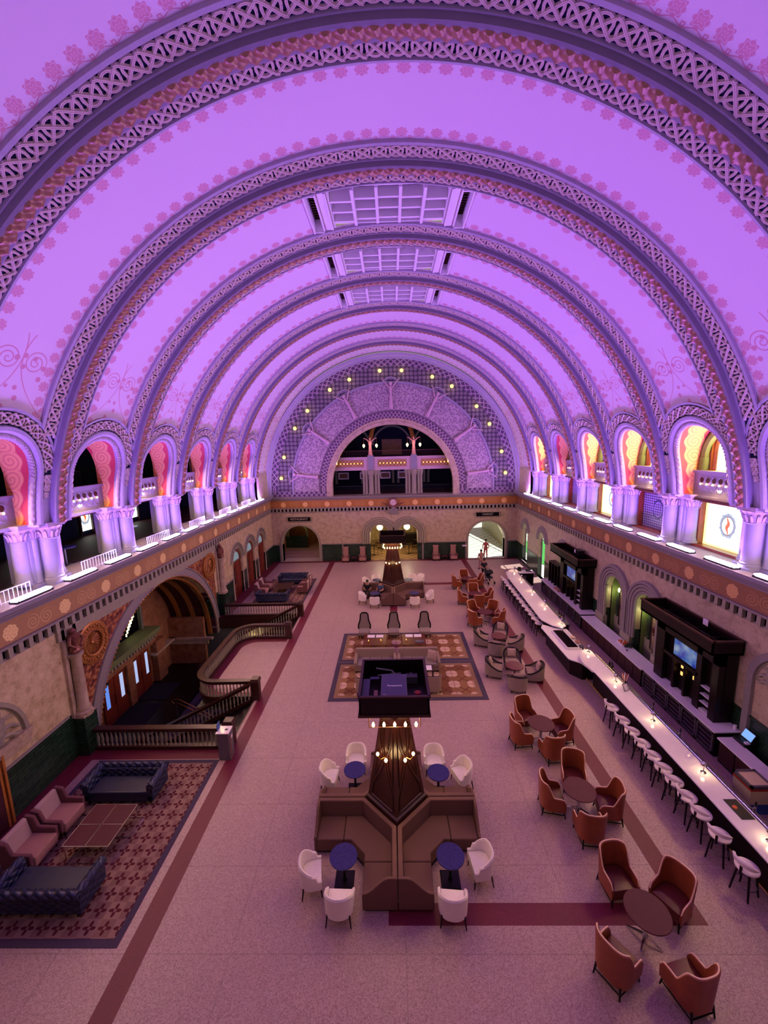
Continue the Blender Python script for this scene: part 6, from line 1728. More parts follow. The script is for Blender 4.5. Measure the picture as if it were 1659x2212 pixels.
# ---- left lounge
rug('dark floral rug in the left lounge, nearest the camera', -10.65, -6.36, 7.1, 12.5, 'rug_floral', ['rug_border_dark'])
rug('dark floral rug in the far left lounge by the arched doors', -10.2, -6.5, 26.7, 32.2, 'rug_floral', ['rug_border_dark'])
def chesterfield():
    t = thing('chesterfield_sofa', 'sofa', 'sofa'); W = 1.15
    m = MB(); m.box(-W+0.08, W-0.08, -0.4, 0.42, 0.12, 0.32); m.build('base', 'navy_leather', t, bevel=0.02)
    m = MB(); m.box(-W+0.24, W-0.24, -0.22, 0.44, 0.32, 0.46); m.build('seat_cushion', 'navy_leather', t, bevel=0.04, seg=3)
    m = MB(); m.prism_ax([(-0.42, 0.15), (-0.20, 0.15), (-0.26, 0.66), (-0.42, 0.68)], -W+0.1, W-0.1, 'x'); m.tube([(-W+0.02, -0.42, 0.68), (W-0.02, -0.42, 0.68)], 0.095, 12)
    m.build('back', 'navy_tufted', t, smooth=True)
    for s in (-1, 1):
        m = MB(); m.box(s*(W-0.15)-0.09, s*(W-0.15)+0.09, -0.42, 0.42, 0.15, 0.66); m.tube([(s*(W-0.1), -0.44, 0.68), (s*(W-0.1), 0.44, 0.64)], 0.1, 12); m.build('armrest', 'navy_tufted', t, smooth=True)
        for i in range(5):
            for j in range(2): b_ = m
        bm_ = MB()
        for i in range(5):
            for j in range(3): bm_.ball(s*(W-0.26)+s*0.015*j, -0.32+0.16*i+0.08*(j % 2), 0.50+0.085*j, 0.014, 6)
        bm_.build('button', 'black_plastic', t)
    bm_ = MB()
    for i in range(12):
        for j in range(3): bm_.ball(-W+0.32+0.155*i+0.077*(j % 2), -0.215-0.025*j, 0.50+0.085*j, 0.014, 6)
    bm_.build('button', 'black_plastic', t)
    for sx in (-1, 1):
        for sy in (-1, 1): m = MB(); m.lathe([(0.03, 0), (0.04, 0.12)], sx*(W-0.2), sy*0.34, 8); m.build('leg', 'leg_black', t)
    return t
cf = chesterfield(); f1 = [True]
place(cf, f1, (-8.72, 11.1, 0.02), PI, 'navy tufted chesterfield sofa in the near left lounge, farther one facing the camera', 'navy chesterfield sofas')
place(cf, f1, (-8.62, 8.05, 0.02), 0, 'navy tufted chesterfield sofa in the near left lounge, back to the camera', 'navy chesterfield sofas')
place(cf, f1, (-8.2, 31.1, 0.02), PI, 'navy tufted chesterfield sofa in the far left lounge, nearer the far wall', 'navy chesterfield sofas')
place(cf, f1, (-8.75, 27.3, 0.02), 0, 'navy tufted chesterfield sofa behind the far stair balustrade', 'navy chesterfield sofas')
def pink_chair():
    t = thing('wing_armchair', 'chair', 'chair')
    m = MB(); m.box(-0.36, 0.36, -0.36, 0.42, 0.14, 0.44); m.build('seat', 'pink_fabric', t, bevel=0.04, seg=3)
    m = MB(); m.prism_ax([(-0.40, 0.3), (-0.22, 0.3), (-0.34, 0.92), (-0.46, 0.95)], -0.34, 0.34, 'x'); m.build('backrest', 'cushion_fabric', t, bevel=0.04, seg=3)
    for s in (-1, 1):
        m = MB(); m.prism_ax([(-0.44, 0.2), (0.38, 0.2), (0.38, 0.58), (-0.1, 0.6), (-0.2, 0.9), (-0.46, 0.96)], s*0.40-0.05, s*0.40+0.05, 'x'); m.build('armrest', 'pink_fabric_dark', t, bevel=0.03, seg=3)
    for sx in (-1, 1):
        for sy in (-1, 1): m = MB(); m.tube([(sx*0.32, sy*0.32, 0.16), (sx*0.34, sy*0.36, 0)], [0.025, 0.015], 6); m.build('leg', 'leg_black', t)
    return t
pc = pink_chair(); f1 = [True]
place(pc, f1, (-9.95, 9.05, 0.02), -PI/2, 'pink wing armchair by the glass coffee table, nearer the camera', 'pink wing armchairs')
place(pc, f1, (-9.92, 10.0, 0.02), -PI/2, 'pink wing armchair by the glass coffee table, second one towards the stairs', 'pink wing armchairs')
for x, y, a, lb in ((-9.95, 28.6, -PI/2, 'left side, nearer the stairs'), (-9.95, 29.6, -PI/2, 'left side, nearer the far wall'), (-6.95, 28.9, PI/2, 'right side, nearer the stairs'), (-6.95, 29.9, PI/2, 'right side, nearer the far wall')):
    place(pc, f1, (x, y, 0.02), a, 'pink wing armchair in the far left lounge, '+lb, 'pink wing armchairs')
ctable('dark low table in the middle of the far left lounge', (-8.5, 29.35, 0.02), 0.65, 0.75, 0.42, 'wood_dark')
t = thing('glass_coffee_table', 'low coffee table of brown glass panes in chrome frames, near left lounge', 'table', (-8.47, 9.65, 0.02))
for i in range(2):
    for j in range(2): m = MB(); m.box(-0.62+0.63*i, -0.01+0.63*i, -0.63+0.64*j, 0.0+0.64*j, 0.405, 0.418); m.build('glass_pane', 'table_brown', t)
m = MB()
for u in (-0.625, 0.0, 0.625): m.box(u-0.012, u+0.012, -0.64, 0.64, 0.395, 0.422); m.box(-0.635, 0.635, u*1.02-0.012, u*1.02+0.012, 0.395, 0.422)
m.build('top_frame', 'chrome', t)
m = MB()
for (x0, y0, x1, y1, z) in ((0.2, -0.2, 0.95, 0.4, 0.2), (-0.35, -0.85, 0.35, -0.3, 0.12)):
    m.tube([(x0, y0, z), (x1, y0, z), (x1, y1, z), (x0, y1, z)], 0.012, 5, True)
    m.tube([(x0, y0, 0), (x0, y0, z)], 0.012, 5); m.tube([(x1, y0, 0), (x1, y0, z)], 0.012, 5)
m.build('shelf_frame', 'chrome', t)
for sx in (-1, 1):
    for sy in (-1, 1): m = MB(); m.tube([(sx*0.6, sy*0.6, 0.4), (sx*0.6, sy*0.6, 0)], 0.012, 5); m.build('leg', 'chrome', t)

# ---- balustrades
def baluster_mesh():
    m = MB(); m.lathe([(0.035, 0.0), (0.035, 0.05), (0.022, 0.08), (0.04, 0.2), (0.045, 0.28), (0.022, 0.46), (0.03, 0.5), (0.035, 0.52), (0.035, 0.58)], 0, 0, 8); return m
bal_me = None
def balustrade(label, path, mat='column_stone', newels=(), step=0.165, zoff=0.0):
    global bal_me
    t = thing('stair_balustrade', label, 'balustrade', path[0])
    P = [Vector(p)-Vector(path[0]) for p in path]
    def strip(z0, z1, hw, name):
        m = MB()
        for i, p in enumerate(P):
            a = P[max(i-1, 0)]; b = P[min(i+1, len(P)-1)]; d = (b-a); d.z = 0; d.normalize(); n_ = Vector((-d.y, d.x, 0))
            for k, z in ((-1, z0), (1, z0), (1, z1), (-1, z1)): m.v.append(tuple(p+n_*hw*k+Vector((0, 0, z))))
        for i in range(len(P)-1):
            for k in range(4): l = (k+1) % 4; m.q(i*4+k, i*4+l, (i+1)*4+l, (i+1)*4+k)
        m.q(3, 2, 1, 0); e = (len(P)-1)*4; m.q(e, e+1, e+2, e+3); m.build(name, 'wood_dark', t)
    strip(0.0, 0.14, 0.09, 'bottom_rail'); strip(0.72, 0.80, 0.08, 'top_rail'); strip(0.80, 0.87, 0.12, 'handrail')
    L = 0; ds = [0]
    for a, b in zip(P, P[1:]): L += math.hypot(b.x-a.x, b.y-a.y); ds.append(L)
    n = int(L/step)
    for k in range(n):
        s = (k+0.5)*L/n
        for i in range(len(P)-1):
            if ds[i] <= s <= ds[i+1]: q = (s-ds[i])/max(1e-6, ds[i+1]-ds[i]); p = P[i].lerp(P[i+1], q); break
        if bal_me is None: o = baluster_mesh().build('baluster', 'sage_stone', t, smooth=True); bal_me = o.data
        else: o = bpy.data.objects.new('baluster', bal_me); col.objects.link(o); o.parent = t
        o.location = (p.x, p.y, p.z+0.14)
    for p in newels:
        q = Vector(p)-Vector(path[0]); m = MB(); m.box(q.x-0.16, q.x+0.16, q.y-0.16, q.y+0.16, q.z, q.z+0.85); m.frus(q.x, q.y, q.z+0.85, q.z+0.98, 0.2, 0.2, 0.15, 0.15)
        m.box(q.x-0.13, q.x+0.18, q.y-0.10, q.y+0.10, q.z+0.15, q.z+0.75); m.build('newel_post', 'wood_dark', t)
    return t
balustrade('dark balustrade with stone balusters across the near end of the stair pit', [(-11.15, 13.08, 0), (-6.45, 13.08, 0)], newels=[(-6.28, 13.3, 0)])
balustrade('dark balustrade with stone balusters across the far end of the stair pit', [(-11.2, 24.75, 0), (-6.3, 24.75, 0)], newels=[(-6.18, 24.72, 0)])
oc = [(x, y, 0) for x, y in OUT]; oc = [(-6.35, oc[0][1]+0.02, 0)]+[(x+0.0, y, 0) for x, y, z in oc[1:-1]]+[(-6.35, oc[-1][1]-0.02, 0)]
balustrade('curved balustrade round the floor platform above the stairs', oc, newels=[(-6.2, 16.0, 0), (-6.2, 21.65, 0)], step=0.15)
balustrade('sloping balustrade of the near stair flight', [(-6.4, 15.85, -0.05), (-11.2, 15.85, -2.5)], newels=[(-11.4, 15.85, -2.64)])
balustrade('sloping outer balustrade of the far stair flight', [(-6.35, 24.55, -0.05), (-11.2, 24.5, -2.5)])
balustrade('sloping inner balustrade of the far stair flight', [(-9.0, 21.78, -1.38), (-11.35, 21.78, -2.55)], newels=[(-11.5, 21.78, -2.64)])
balustrade('short balustrade of the steps going down beside the far landing', [(-11.45, 21.55, -2.6), (-9.6, 21.5, -3.5)])
t = thing('stair_handrail', 'brass double handrail in the middle of the lower steps', 'handrail', (-11.4, 18.5, -2.64))
m = MB()
for z in (0.95, 0.72): m.tube([(0, 0, z), (0.25, 0.0, z), (1.9, 0.05, z-1.0), (2.1, 0.05, z-1.05)], 0.022, 6)
m.tube([(0, 0, 0.95), (-0.12, 0, 0.84), (0, 0, 0.72)], 0.022, 6); m.build('rail', 'brass', t, smooth=True)
m = MB(); m.tube([(0.1, 0, 0), (0.1, 0, 0.95)], 0.03, 6); m.tube([(1.9, 0.05, -1.1), (1.9, 0.05, -0.05)], 0.02, 6); m.build('post', 'steel_grey', t)
t = thing('ticket_stand', 'grey lectern box with papers at the near corner of the stair balustrade', 'stand', (-6.15, 12.62, 0))
m = MB(); m.box(-0.2, 0.2, -0.16, 0.22, 0, 1.05); m.build('cabinet', 'steel_grey', t, bevel=0.01); m = MB(); m.box(-0.23, 0.22, -0.2, 0.2, 1.05, 1.08); m.build('top', 'white_marble', t)
m = MB(); m.box(-0.22, -0.2, -0.1, 0.12, 1.08, 1.34); m.build('notice', 'blue_paint', t); m = MB(); m.box(0.02, 0.12, -0.03, 0.05, 1.08, 1.085); m.build('slot', 'black_plastic', t)
m = MB(); m.box(0.2, 0.21, 0.02, 0.12, 0.72, 0.84); m.build('label_card', 'paper_white', t)
m = MB(); m.box(0.2, 0.215, -0.1, 0.0, 0.1, 0.9); m.build('door', 'pink_fabric_dark', t)
# ================================================================ BAR
def poly_top(name, label, cat, pts, z, th, mat, body, bz=0.0, inset=0.0):
    t = thing(name, label, cat); m = MB(); m.prism(pts, z-th, z); m.build('countertop', mat, t, bevel=0.008)
    m = MB(); m.prism(body, bz, z-th); m.build('body', 'wood_black', t); return t
nb = [(8.42, 3.0), (9.08, 3.0), (9.08, 17.75)]+[(9.08-0.48*(1-math.cos(PI*i/12))*0.9, 17.75-0.0+0.28*math.sin(PI*i/12)-1.15*(i/12)**2.2) for i in range(1, 13)]+[(8.36, 15.9)]
near_bar = poly_top('bar_counter', 'long white-topped dark bar counter, near section beside the white stools', 'bar', nb, 1.07, 0.05, 'white_marble', [(8.66, 3.0), (8.95, 3.0), (8.95, 17.2), (8.66, 16.6)])
m = MB(); m.tube([(8.52, 3.0, 0.17), (8.52, 16.9, 0.17)], 0.022, 6)
for k in range(9): m.tube([(8.52, 4+k*1.6, 0.17), (8.68, 4+k*1.6, 0.12)], 0.015, 5)
m.build('foot_rail', 'brass', near_bar)
m = MB(); m.tube([(9.12, 3.0, 1.10), (9.12, 17.4, 1.10)], 0.018, 6); m.box(9.08, 9.14, 3.0, 17.4, 1.0, 1.07); m.build('back_rail', 'chrome', near_bar)
m = MB(); m.box(9.1, 9.5, 3.0, 17.0, 0.78, 0.82); m.build('work_shelf', 'steel_grey', near_bar)
fb_ = [(8.02, 21.2), (8.35, 20.5), (8.75, 20.15), (9.05, 20.4), (9.1, 22.5), (9.28, 29.2), (9.5, 30.5), (9.1, 30.6), (8.45, 29.7), (8.27, 28.4)]
far_bar = poly_top('bar_counter', 'long white-topped dark bar counter, far section towards the bright archway', 'bar', fb_, 1.07, 0.05, 'white_marble', [(8.3, 21.2), (8.95, 20.8), (9.15, 29.8), (8.7, 29.8)])
m = MB(); m.tube([(8.18, 21.2, 0.17), (8.45, 29.6, 0.17)], 0.02, 6); m.build('foot_rail', 'brass', far_bar)
lc = poly_top('service_counter', 'lower white counter with a curved edge joining the two bar sections', 'bar', [(7.85, 17.35), (7.95, 17.2), (8.25, 16.95), (8.35, 16.55), (8.4, 16.2), (8.75, 16.4), (9.0, 17.5), (9.05, 20.3), (8.5, 20.5), (7.98, 20.9), (7.78, 20.55)], 0.93, 0.05, 'white_marble', [(8.05, 17.6), (8.4, 17.1), (8.9, 17.1), (8.95, 20.3), (8.05, 20.5)])
t = thing('display_case', 'low rectangular display case with dark glass lid on the lower counter', 'case', (8.42, 19.05, 0.935)); m = MB(); m.box(-0.3, 0.3, -0.95, 0.95, 0, 0.1); m.build('case', 'white_paint', t); m = MB(); m.box(-0.25, 0.25, -0.9, 0.9, 0.1, 0.115); m.build('glass_lid', 'glass_dark', t)
for x, y, c, lb in ((8.87, 19.2, 'cream_card', 'cream dish nearest the far bar'), (8.9, 18.75, 'pink_fabric', 'pink bowl in the middle'), (8.88, 18.3, 'steel_grey', 'grey bowl nearest the camera')):
    t = thing('serving_bowl', lb+' behind the display case', 'bowl', (x, y, 0.935), 0, 'bowls behind the display case'); m = MB(); m.lathe([(0.05, 0), (0.11, 0.05), (0.13, 0.1), (0.115, 0.1), (0.04, 0.02)], 0, 0, 14, False); m.build('bowl', c, t, smooth=True)
t = thing('black_bottle', 'small black bottle at the near right corner of the display case', 'bottle', (8.82, 18.0, 0.935)); m = MB(); m.lathe([(0.035, 0), (0.035, 0.14), (0.012, 0.18), (0.012, 0.23)], 0, 0, 10); m.build('bottle', 'black_plastic', t, smooth=True)
def bar_stool():
    t = thing('bar_stool', 'stool', 'stool')
    m = MB(); m.lathe([(0.19, 0.66), (0.235, 0.69), (0.24, 0.73), (0.21, 0.755), (0.001, 0.765)], 0, 0, 24, False); m.build('seat', 'white_leather', t, smooth=True)
    m = MB(); rows = []; n = 16
    for i in range(n+1):
        a = -PI/2+(-1.3+2.6*i/n); k = 1.0-0.75*abs(-1+2*i/n)**4
        c, s = math.cos(a), math.sin(a); zc = 0.93-0.03*abs(-1+2*i/n)**2
        rows.append([(c*r, s*r, zc+z*k) for r, z in ((0.225, -0.07), (0.27, -0.06), (0.285, 0.05), (0.255, 0.08), (0.225, 0.05), (0.225, -0.07))])
    m.grid(rows); m.build('backrest', 'white_leather', t, smooth=True)
    m = MB(); m.box(-0.025, 0.025, -0.245, -0.215, 0.60, 0.92); m.build('back_post', 'leg_black', t)
    for sx in (-1, 1):
        for sy in (-1, 1): m = MB(); m.tube([(sx*0.12, sy*0.12, 0.67), (sx*0.19, sy*0.19, 0)], [0.027, 0.02], 6); m.build('leg', 'leg_black', t)
    m = MB(); m.tube([(0.215*math.cos(2*PI*i/24), 0.215*math.sin(2*PI*i/24), 0.27) for i in range(24)], 0.012, 5, True); m.build('foot_ring', 'steel_grey', t)
    return t
bs = bar_stool(); fs = [True]
NS = [8.2, 9.0, 9.62, 10.15, 10.68, 11.17, 11.68, 12.22, 12.8, 13.38, 14.1]
for i, y in enumerate(NS): place(bs, fs, (8.12, y, 0), -PI/2+0.25*math.sin(i*1.7)+0.35, 'white-topped bar stool at the near bar counter, %s from the camera' % ORD[i], 'bar stools at the near counter')
for i in range(13):
    y = 29.0-0.62*i; place(bs, fs, (8.02+0.02*(y-21), y, 0), -PI/2+0.2*math.sin(i*2.1), 'white-topped bar stool at the far bar counter, %s from the bright archway' % ORD[i], 'bar stools at the far counter')
def bar_lamp():
    t = thing('bar_lamp', 'lamp', 'lamp'); m = MB(); m.lathe([(0.075, 0), (0.075, 0.01), (0.02, 0.02), (0.012, 0.03), (0.012, 0.24)], 0, 0, 16); m.build('stand', 'chrome', t, smooth=True)
    m = MB(); m.lathe([(0.085, 0.245), (0.08, 0.29), (0.05, 0.335), (0.001, 0.35)], 0, 0, 16, False); m.build('shade', 'chrome', t, smooth=True)
    m = MB(); m.lathe([(0.001, 0.238), (0.06, 0.24), (0.06, 0.25)], 0, 0, 12, False); m.build('bulb', 'bulb_warm', t)
    lamp('lamp_light', 'POINT', (-0.0, 0, 0.2), 5, (1, 0.75, 0.4), t, radius=0.03); return t
bl = bar_lamp(); f1 = [True]
for i, (x, y) in enumerate(((8.87, 8.5), (8.87, 10.6), (8.85, 12.87), (8.84, 15.23), (8.9, 17.62), (8.9, 20.6), (8.98, 23.2), (9.05, 25.6), (9.1, 28.0), (9.2, 30.0))):
    place(bl, f1, (x, y, 1.075), 0, 'small chrome lamp on the bar counter, %s from the camera' % ORD[i], 'chrome lamps along the bar')
t = thing('tablet_stand', 'white tablet in a black stand on the bar near the fourth lamp', 'tablet', (8.92, 14.55, 1.075), 0.4); m = MB(); m.box(-0.12, 0.12, -0.01, 0.01, 0.02, 0.3); m.xf(Matrix.Rotation(-0.5, 4, 'X')); m.build('frame', 'black_plastic', t); m = MB(); m.box(-0.105, 0.105, -0.013, -0.01, 0.04, 0.28); m.xf(Matrix.Rotation(-0.5, 4, 'X')); m.build('screen', 'paper_white', t)
t = thing('bar_mat', 'black rubber mat with an orange print on the near end of the bar', 'mat', (8.87, 9.38, 1.075)); m = MB(); m.box(-0.17, 0.17, -0.3, 0.3, 0, 0.012); m.build('mat', 'black_plastic', t); m = MB(); m.lathe([(0.06, 0.012), (0.05, 0.03), (0.001, 0.04)], -0.06, 0.05, 10, False); m.build('print', 'flower_orange', t)
t = thing('garnish_jar', 'jar of orange sticks and white straws behind the bar, by the tablet', 'jar', (9.3, 15.35, 0.82)); m = MB(); m.lathe([(0.07, 0), (0.08, 0.2)], 0, 0, 12); m.build('jar', 'glass_dark', t)
for k in range(10): m = MB(); a = 0.63*k; m.tube([(0.03*math.cos(a), 0.03*math.sin(a), 0.1), (0.12*math.cos(a), 0.12*math.sin(a), 0.5)], 0.012, 4); m.build('straw', 'flower_orange' if k % 2 else 'paper_white', t)
tp = thing('beer_tap', 'tap', 'tap'); m = MB(); m.lathe([(0.05, 0), (0.03, 0.02), (0.025, 0.3), (0.03, 0.31)], 0, 0, 10); m.build('column', 'chrome', tp, smooth=True); m = MB(); m.tube([(0, 0, 0.27), (-0.1, 0, 0.27), (-0.1, 0, 0.2)], 0.015, 6); m.build('spout', 'chrome', tp); m = MB(); m.lathe([(0.015, 0.31), (0.03, 0.36), (0.02, 0.45)], 0, 0, 8); m.build('handle', 'black_plastic', tp)
f1 = [True]
for i, y in enumerate((8.9, 9.4, 12.2, 13.6, 16.4, 21.3, 22.0, 24.0)): place(tp, f1, (9.32, y, 0.82 if y < 17 else 0.9), 0, 'chrome tap behind the bar rail, %s from the camera' % ORD[i], 'chrome taps behind the bar')
t = thing('work_shelf', 'steel shelf behind the far bar section', 'shelf', (9.35, 24.5, 0)); m = MB(); m.box(-0.2, 0.2, -3.6, 5.0, 0.86, 0.9); m.build('shelf', 'steel_grey', t); m = MB(); m.box(-0.12, 0.12, -3.5, 4.9, 0, 0.86); m.build('cabinet', 'wood_black', t)
bt = thing('liquor_bottle', 'bottle', 'bottle'); m = MB(); m.lathe([(0.04, 0), (0.04, 0.18), (0.015, 0.23), (0.014, 0.3)], 0, 0, 10); m.build('glass', 'glass_dark', bt, smooth=True); m = MB(); m.lathe([(0.041, 0.05), (0.041, 0.13)], 0, 0, 10, False); m.build('label', 'cream_card', bt)
f1 = [True]
for i in range(8): place(bt, f1, (9.36+0.05*(i % 2), 21.5+0.12*i if i < 5 else 15.9+0.12*i, 0.9 if i < 5 else 0.82), 0, 'dark bottle with a cream label behind the %s bar section, %s of its row' % (('far', ORD[i]) if i < 5 else ('near', ORD[i-5])), 'bottles behind the bar')
t = thing('waste_bin', 'tall cream, red and blue patterned bin behind the near bar', 'bin', (10.28, 10.55, 0)); 
m = MB(); m.box(-0.3, 0.3, -0.3, 0.3, 0.2, 0.9); m.build('body', 'cream_card', t)
m = MB(); m.box(-0.31, 0.31, -0.31, 0.31, 0.0, 0.32); m.build('lower_band', 'blue_paint', t)
m = MB(); m.box(-0.31, 0.31, -0.31, 0.31, 0.76, 0.84); m.build('red_band', 'red_paint', t)
m = MB()
for (a, b, c, d) in ((-0.32, 0.32, -0.32, -0.26), (-0.32, 0.32, 0.26, 0.32), (-0.32, -0.26, -0.32, 0.32), (0.26, 0.32, -0.32, 0.32)): m.box(a, b, c, d, 0.84, 0.93)
m.build('rim', 'steel_grey', t); m = MB(); m.box(-0.26, 0.26, -0.26, 0.26, 0.86, 0.88); m.build('inside', 'darkness', t)
# back counters
def back_counter(label, x0, x1, y0, y1, z, doors):
    t = thing('back_counter', label, 'counter', (0, 0, 0))
    m = MB(); m.box(x0, x1, y0, y1, z-0.05, z); m.build('countertop', 'white_marble', t, bevel=0.006)
    m = MB(); m.box(x0+0.08, x1, y0+0.03, y1-0.03, 0.0, z-0.05); m.build('cabinet', 'wood_black', t)
    if doors:
        L = (y1-y0-0.1)/doors
        for k in range(doors):
            a = y0+0.05+k*L
            m = MB()
            for (p, q, r, s) in ((a+0.02, a+L-0.02, 0.08, 0.15), (a+0.02, a+L-0.02, z-0.16, z-0.09), (a+0.02, a+0.08, 0.08, z-0.09), (a+L-0.08, a+L-0.02, 0.08, z-0.09)): m.box(x0+0.03, x0+0.08, p, q, r, s)
            d = m.build('cooler_door', 'steel_grey', t)
            m = MB(); m.box(x0+0.055, x0+0.065, a+0.08, a+L-0.08, 0.15, z-0.16); m.build('pane', 'glass_dark', d)
            m = MB()
            for s in range(3): m.box(x0+0.045, x0+0.055, a+0.1, a+L-0.1, 0.27+s*0.17, 0.285+s*0.17)
            m.build('shelf_edge', 'chrome', d)
            m = MB(); m.tube([(x0+0.0, a+L-0.06, 0.3), (x0-0.01, a+L-0.06, 0.45), (x0+0.0, a+L-0.06, 0.62)], 0.01, 5); m.build('handle', 'chrome', d)
    else:
        n = int((y1-y0)/0.6); L = (y1-y0-0.1)/n
        for k in range(n):
            a = y0+0.05+k*L; m = MB(); m.box(x0+0.06, x0+0.08, a+0.02, a+L-0.02, 0.08, z-0.1); d = m.build('cabinet_door', 'wood_dark', t)
            m = MB(); m.ball(x0+0.045, a+L-0.07, z-0.18, 0.02, 6); m.build('knob', 'chrome', d)
    return t
back_counter('white-topped cooler counter below the nearer black bar tower', 10.62, 11.55, 12.42, 16.42, 0.95, 5)
back_counter('lower white-topped counter between the two black bar towers', 10.62, 11.4, 16.46, 22.1, 0.86, 0)
back_counter('white-topped cooler counter below the farther black bar tower', 10.62, 11.55, 22.15, 28.4, 0.95, 7)
back_counter('narrow white-topped counter with the cash register, nearest the camera', 10.62, 11.15, 3.5, 12.3, 0.86, 0)
def tower(label, y0, y1, ty0, ty1):
    t = thing('bar_tower', label, 'cabinet'); x0, x1, zb, zt_ = 10.93, 11.55, 0.955, 3.55
    m = MB(); yc = (y0+y1)/2
    m.box(x0+0.22, x1, y0, y1, zb, zt_)                                           # back mass
    m.box(x0, x0+0.24, y0, y0+0.28, zb, zt_); m.box(x0, x0+0.24, y1-0.5, y1, zb, zt_); m.box(x0, x0+0.24, y0, y1, 3.05, zt_); m.box(x0, x0+0.24, y0+0.75, y0+1.0, zb, zt_); m.box(x0, x0+0.24, y0+0.9, y1-0.4, 2.15, 2.28)
    m.box(x0+0.02, x0+0.24, y0+0.9, y0+1.06, zb, 2.2); m.box(x0+0.02, x0+0.24, y0+1.5, y0+1.6, zb, 2.2); m.box(x0+0.02, x0+0.24, y0+2.1, y0+2.2, zb, 2.2)
    m.build('carcass', 'wood_black', t)
    for z in (1.0, 1.3, 1.6, 1.9): m = MB(); m.box(x0+0.03, x0+0.24, y0+0.3, y0+0.74, z, z+0.03); m.build('shelf', 'white_paint', t)
    m = MB(); m.box(x0+0.06, x0+0.1, y0+1.02, y0+2.28, 2.3, 3.02); tv = m.build('television', 'black_plastic', t)
    m = MB(); m.box(x0+0.05, x0+0.06, y0+1.06, y0+2.24, 2.34, 2.98); m.build('screen', 'tv_picture', tv)
    # overhanging open tray top
    a, b = x0-0.43, x1+0.0; z0, z1 = 3.55, 4.06
    m = MB(); m.box(a, b, ty0, ty1, z0, z0+0.08)
    m.box(a, a+0.05, ty0, ty1, z0, z1); m.box(b-0.05, b, ty0, ty1, z0, z1); m.box(a, b, ty0, ty0+0.05, z0, z1); m.box(a, b, ty1-0.05, ty1, z0, z1); m.build('tray_top', 'wood_black', t)
    m = MB(); m.box(a-0.03, a+0.06, ty0-0.03, ty1+0.03, z1-0.05, z1+0.01); m.box(a, b, ty0-0.03, ty0+0.06, z1-0.05, z1+0.01); m.box(a, b, ty1-0.06, ty1+0.03, z1-0.05, z1+0.01); m.box(b-0.06, b, ty0, ty1, z1-0.05, z1+0.01)
    m.build('tray_rim', 'wood_dark', t)
    m = MB()
    for k in range(4): yy = ty0+(ty1-ty0)*(k+1)/5; m.box(a+0.05, b-0.05, yy-0.03, yy+0.03, z0+0.2, z0+0.28)
    m.box(x0+0.1, x0+0.16, ty0+0.05, ty1-0.05, z0+0.2, z0+0.28); m.build('inner_brace', 'wood_black', t)
    m = MB()
    for y, z in ((y0+1.22, 1.78), (y0+1.85, 1.6), (y0+1.85, 1.9)): m.box(x0+0.18, x0+0.2, y, y+0.1, z, z+0.14)
    m.build('lit_niche', 'bulb_soft', t)
    return t
tower('tall black wooden bar tower with television and open tray top, nearer the camera', 12.88, 16.12, 12.72, 16.62)
tower('tall black wooden bar tower with television and open tray top, farther one', 22.72, 25.9, 22.52, 26.6)
t = thing('notice_card', 'white card standing in the tray top of the nearer bar tower', 'card', (11.45, 14.3, 3.9)); m = MB(); m.box(-0.01, 0.0, -0.12, 0.12, 0, 0.24); m.build('card', 'paper_white', t)
t = thing('speaker_box', 'dark box on the tray top of the farther bar tower', 'box', (11.2, 24.0, 3.64)); m = MB(); m.box(-0.15, 0.2, -0.3, 0.3, 0, 0.62); m.build('case', 'black_plastic', t); m = MB(); m.box(-0.16, -0.15, 0.1, 0.25, 0.4, 0.6); m.build('label_card', 'paper_white', t)
cab = thing('wine_rack', 'dark open rack beside the farther bar tower', 'rack', (11.2, 27.2, 0.955)); m = MB()
for s in (-0.75, -0.25, 0.25, 0.75): m.box(-0.2, 0.25, s-0.03, s+0.03, 0, 1.45)
m.box(-0.2, 0.25, -0.78, 0.78, 1.45, 1.52); m.box(0.2, 0.25, -0.78, 0.78, 0, 1.5); m.build('frame', 'wood_black', cab)
t = thing('bottle_tray', 'pink tray of bottles on the far back counter', 'tray', (10.85, 26.0, 0.955)); m = MB(); m.box(-0.12, 0.12, -0.35, 0.35, 0, 0.12); m.build('tray', 'pink_fabric', t)
t = thing('cash_register', 'black cash register with a bright blue screen on the near back counter', 'register', (11.3, 12.05, 0.865), 0.0); m = MB(); m.box(-0.2, 0.2, -0.25, 0.2, 0, 0.1); m.build('base', 'black_plastic', t)
m = MB(); m.box(-0.02, 0.0, -0.2, 0.2, 0.12, 0.42); m.xf(Matrix.Rotation(0.5, 4, 'Y')); d = m.build('monitor', 'black_plastic', t); m = MB(); m.box(-0.03, -0.02, -0.18, 0.18, 0.14, 0.40); m.xf(Matrix.Rotation(0.5, 4, 'Y')); m.build('screen', 'screen_pos', d)
m = MB(); m.box(-0.15, -0.03, -0.25, -0.15, 0.1, 0.15); m.build('receipt', 'paper_white', t)
t = thing('paper_cup', 'white cup at the end of the near cooler counter by the register', 'cup', (11.4, 12.55, 0.955)); m = MB(); m.lathe([(0.04, 0), (0.055, 0.15)], 0, 0, 12); m.build('cup', 'paper_white', t)
t = thing('hedge_planter', 'dark green leafy plant behind the near bar tower, by the register', 'plant', (11.3, 12.45, 0.87)) if False else None
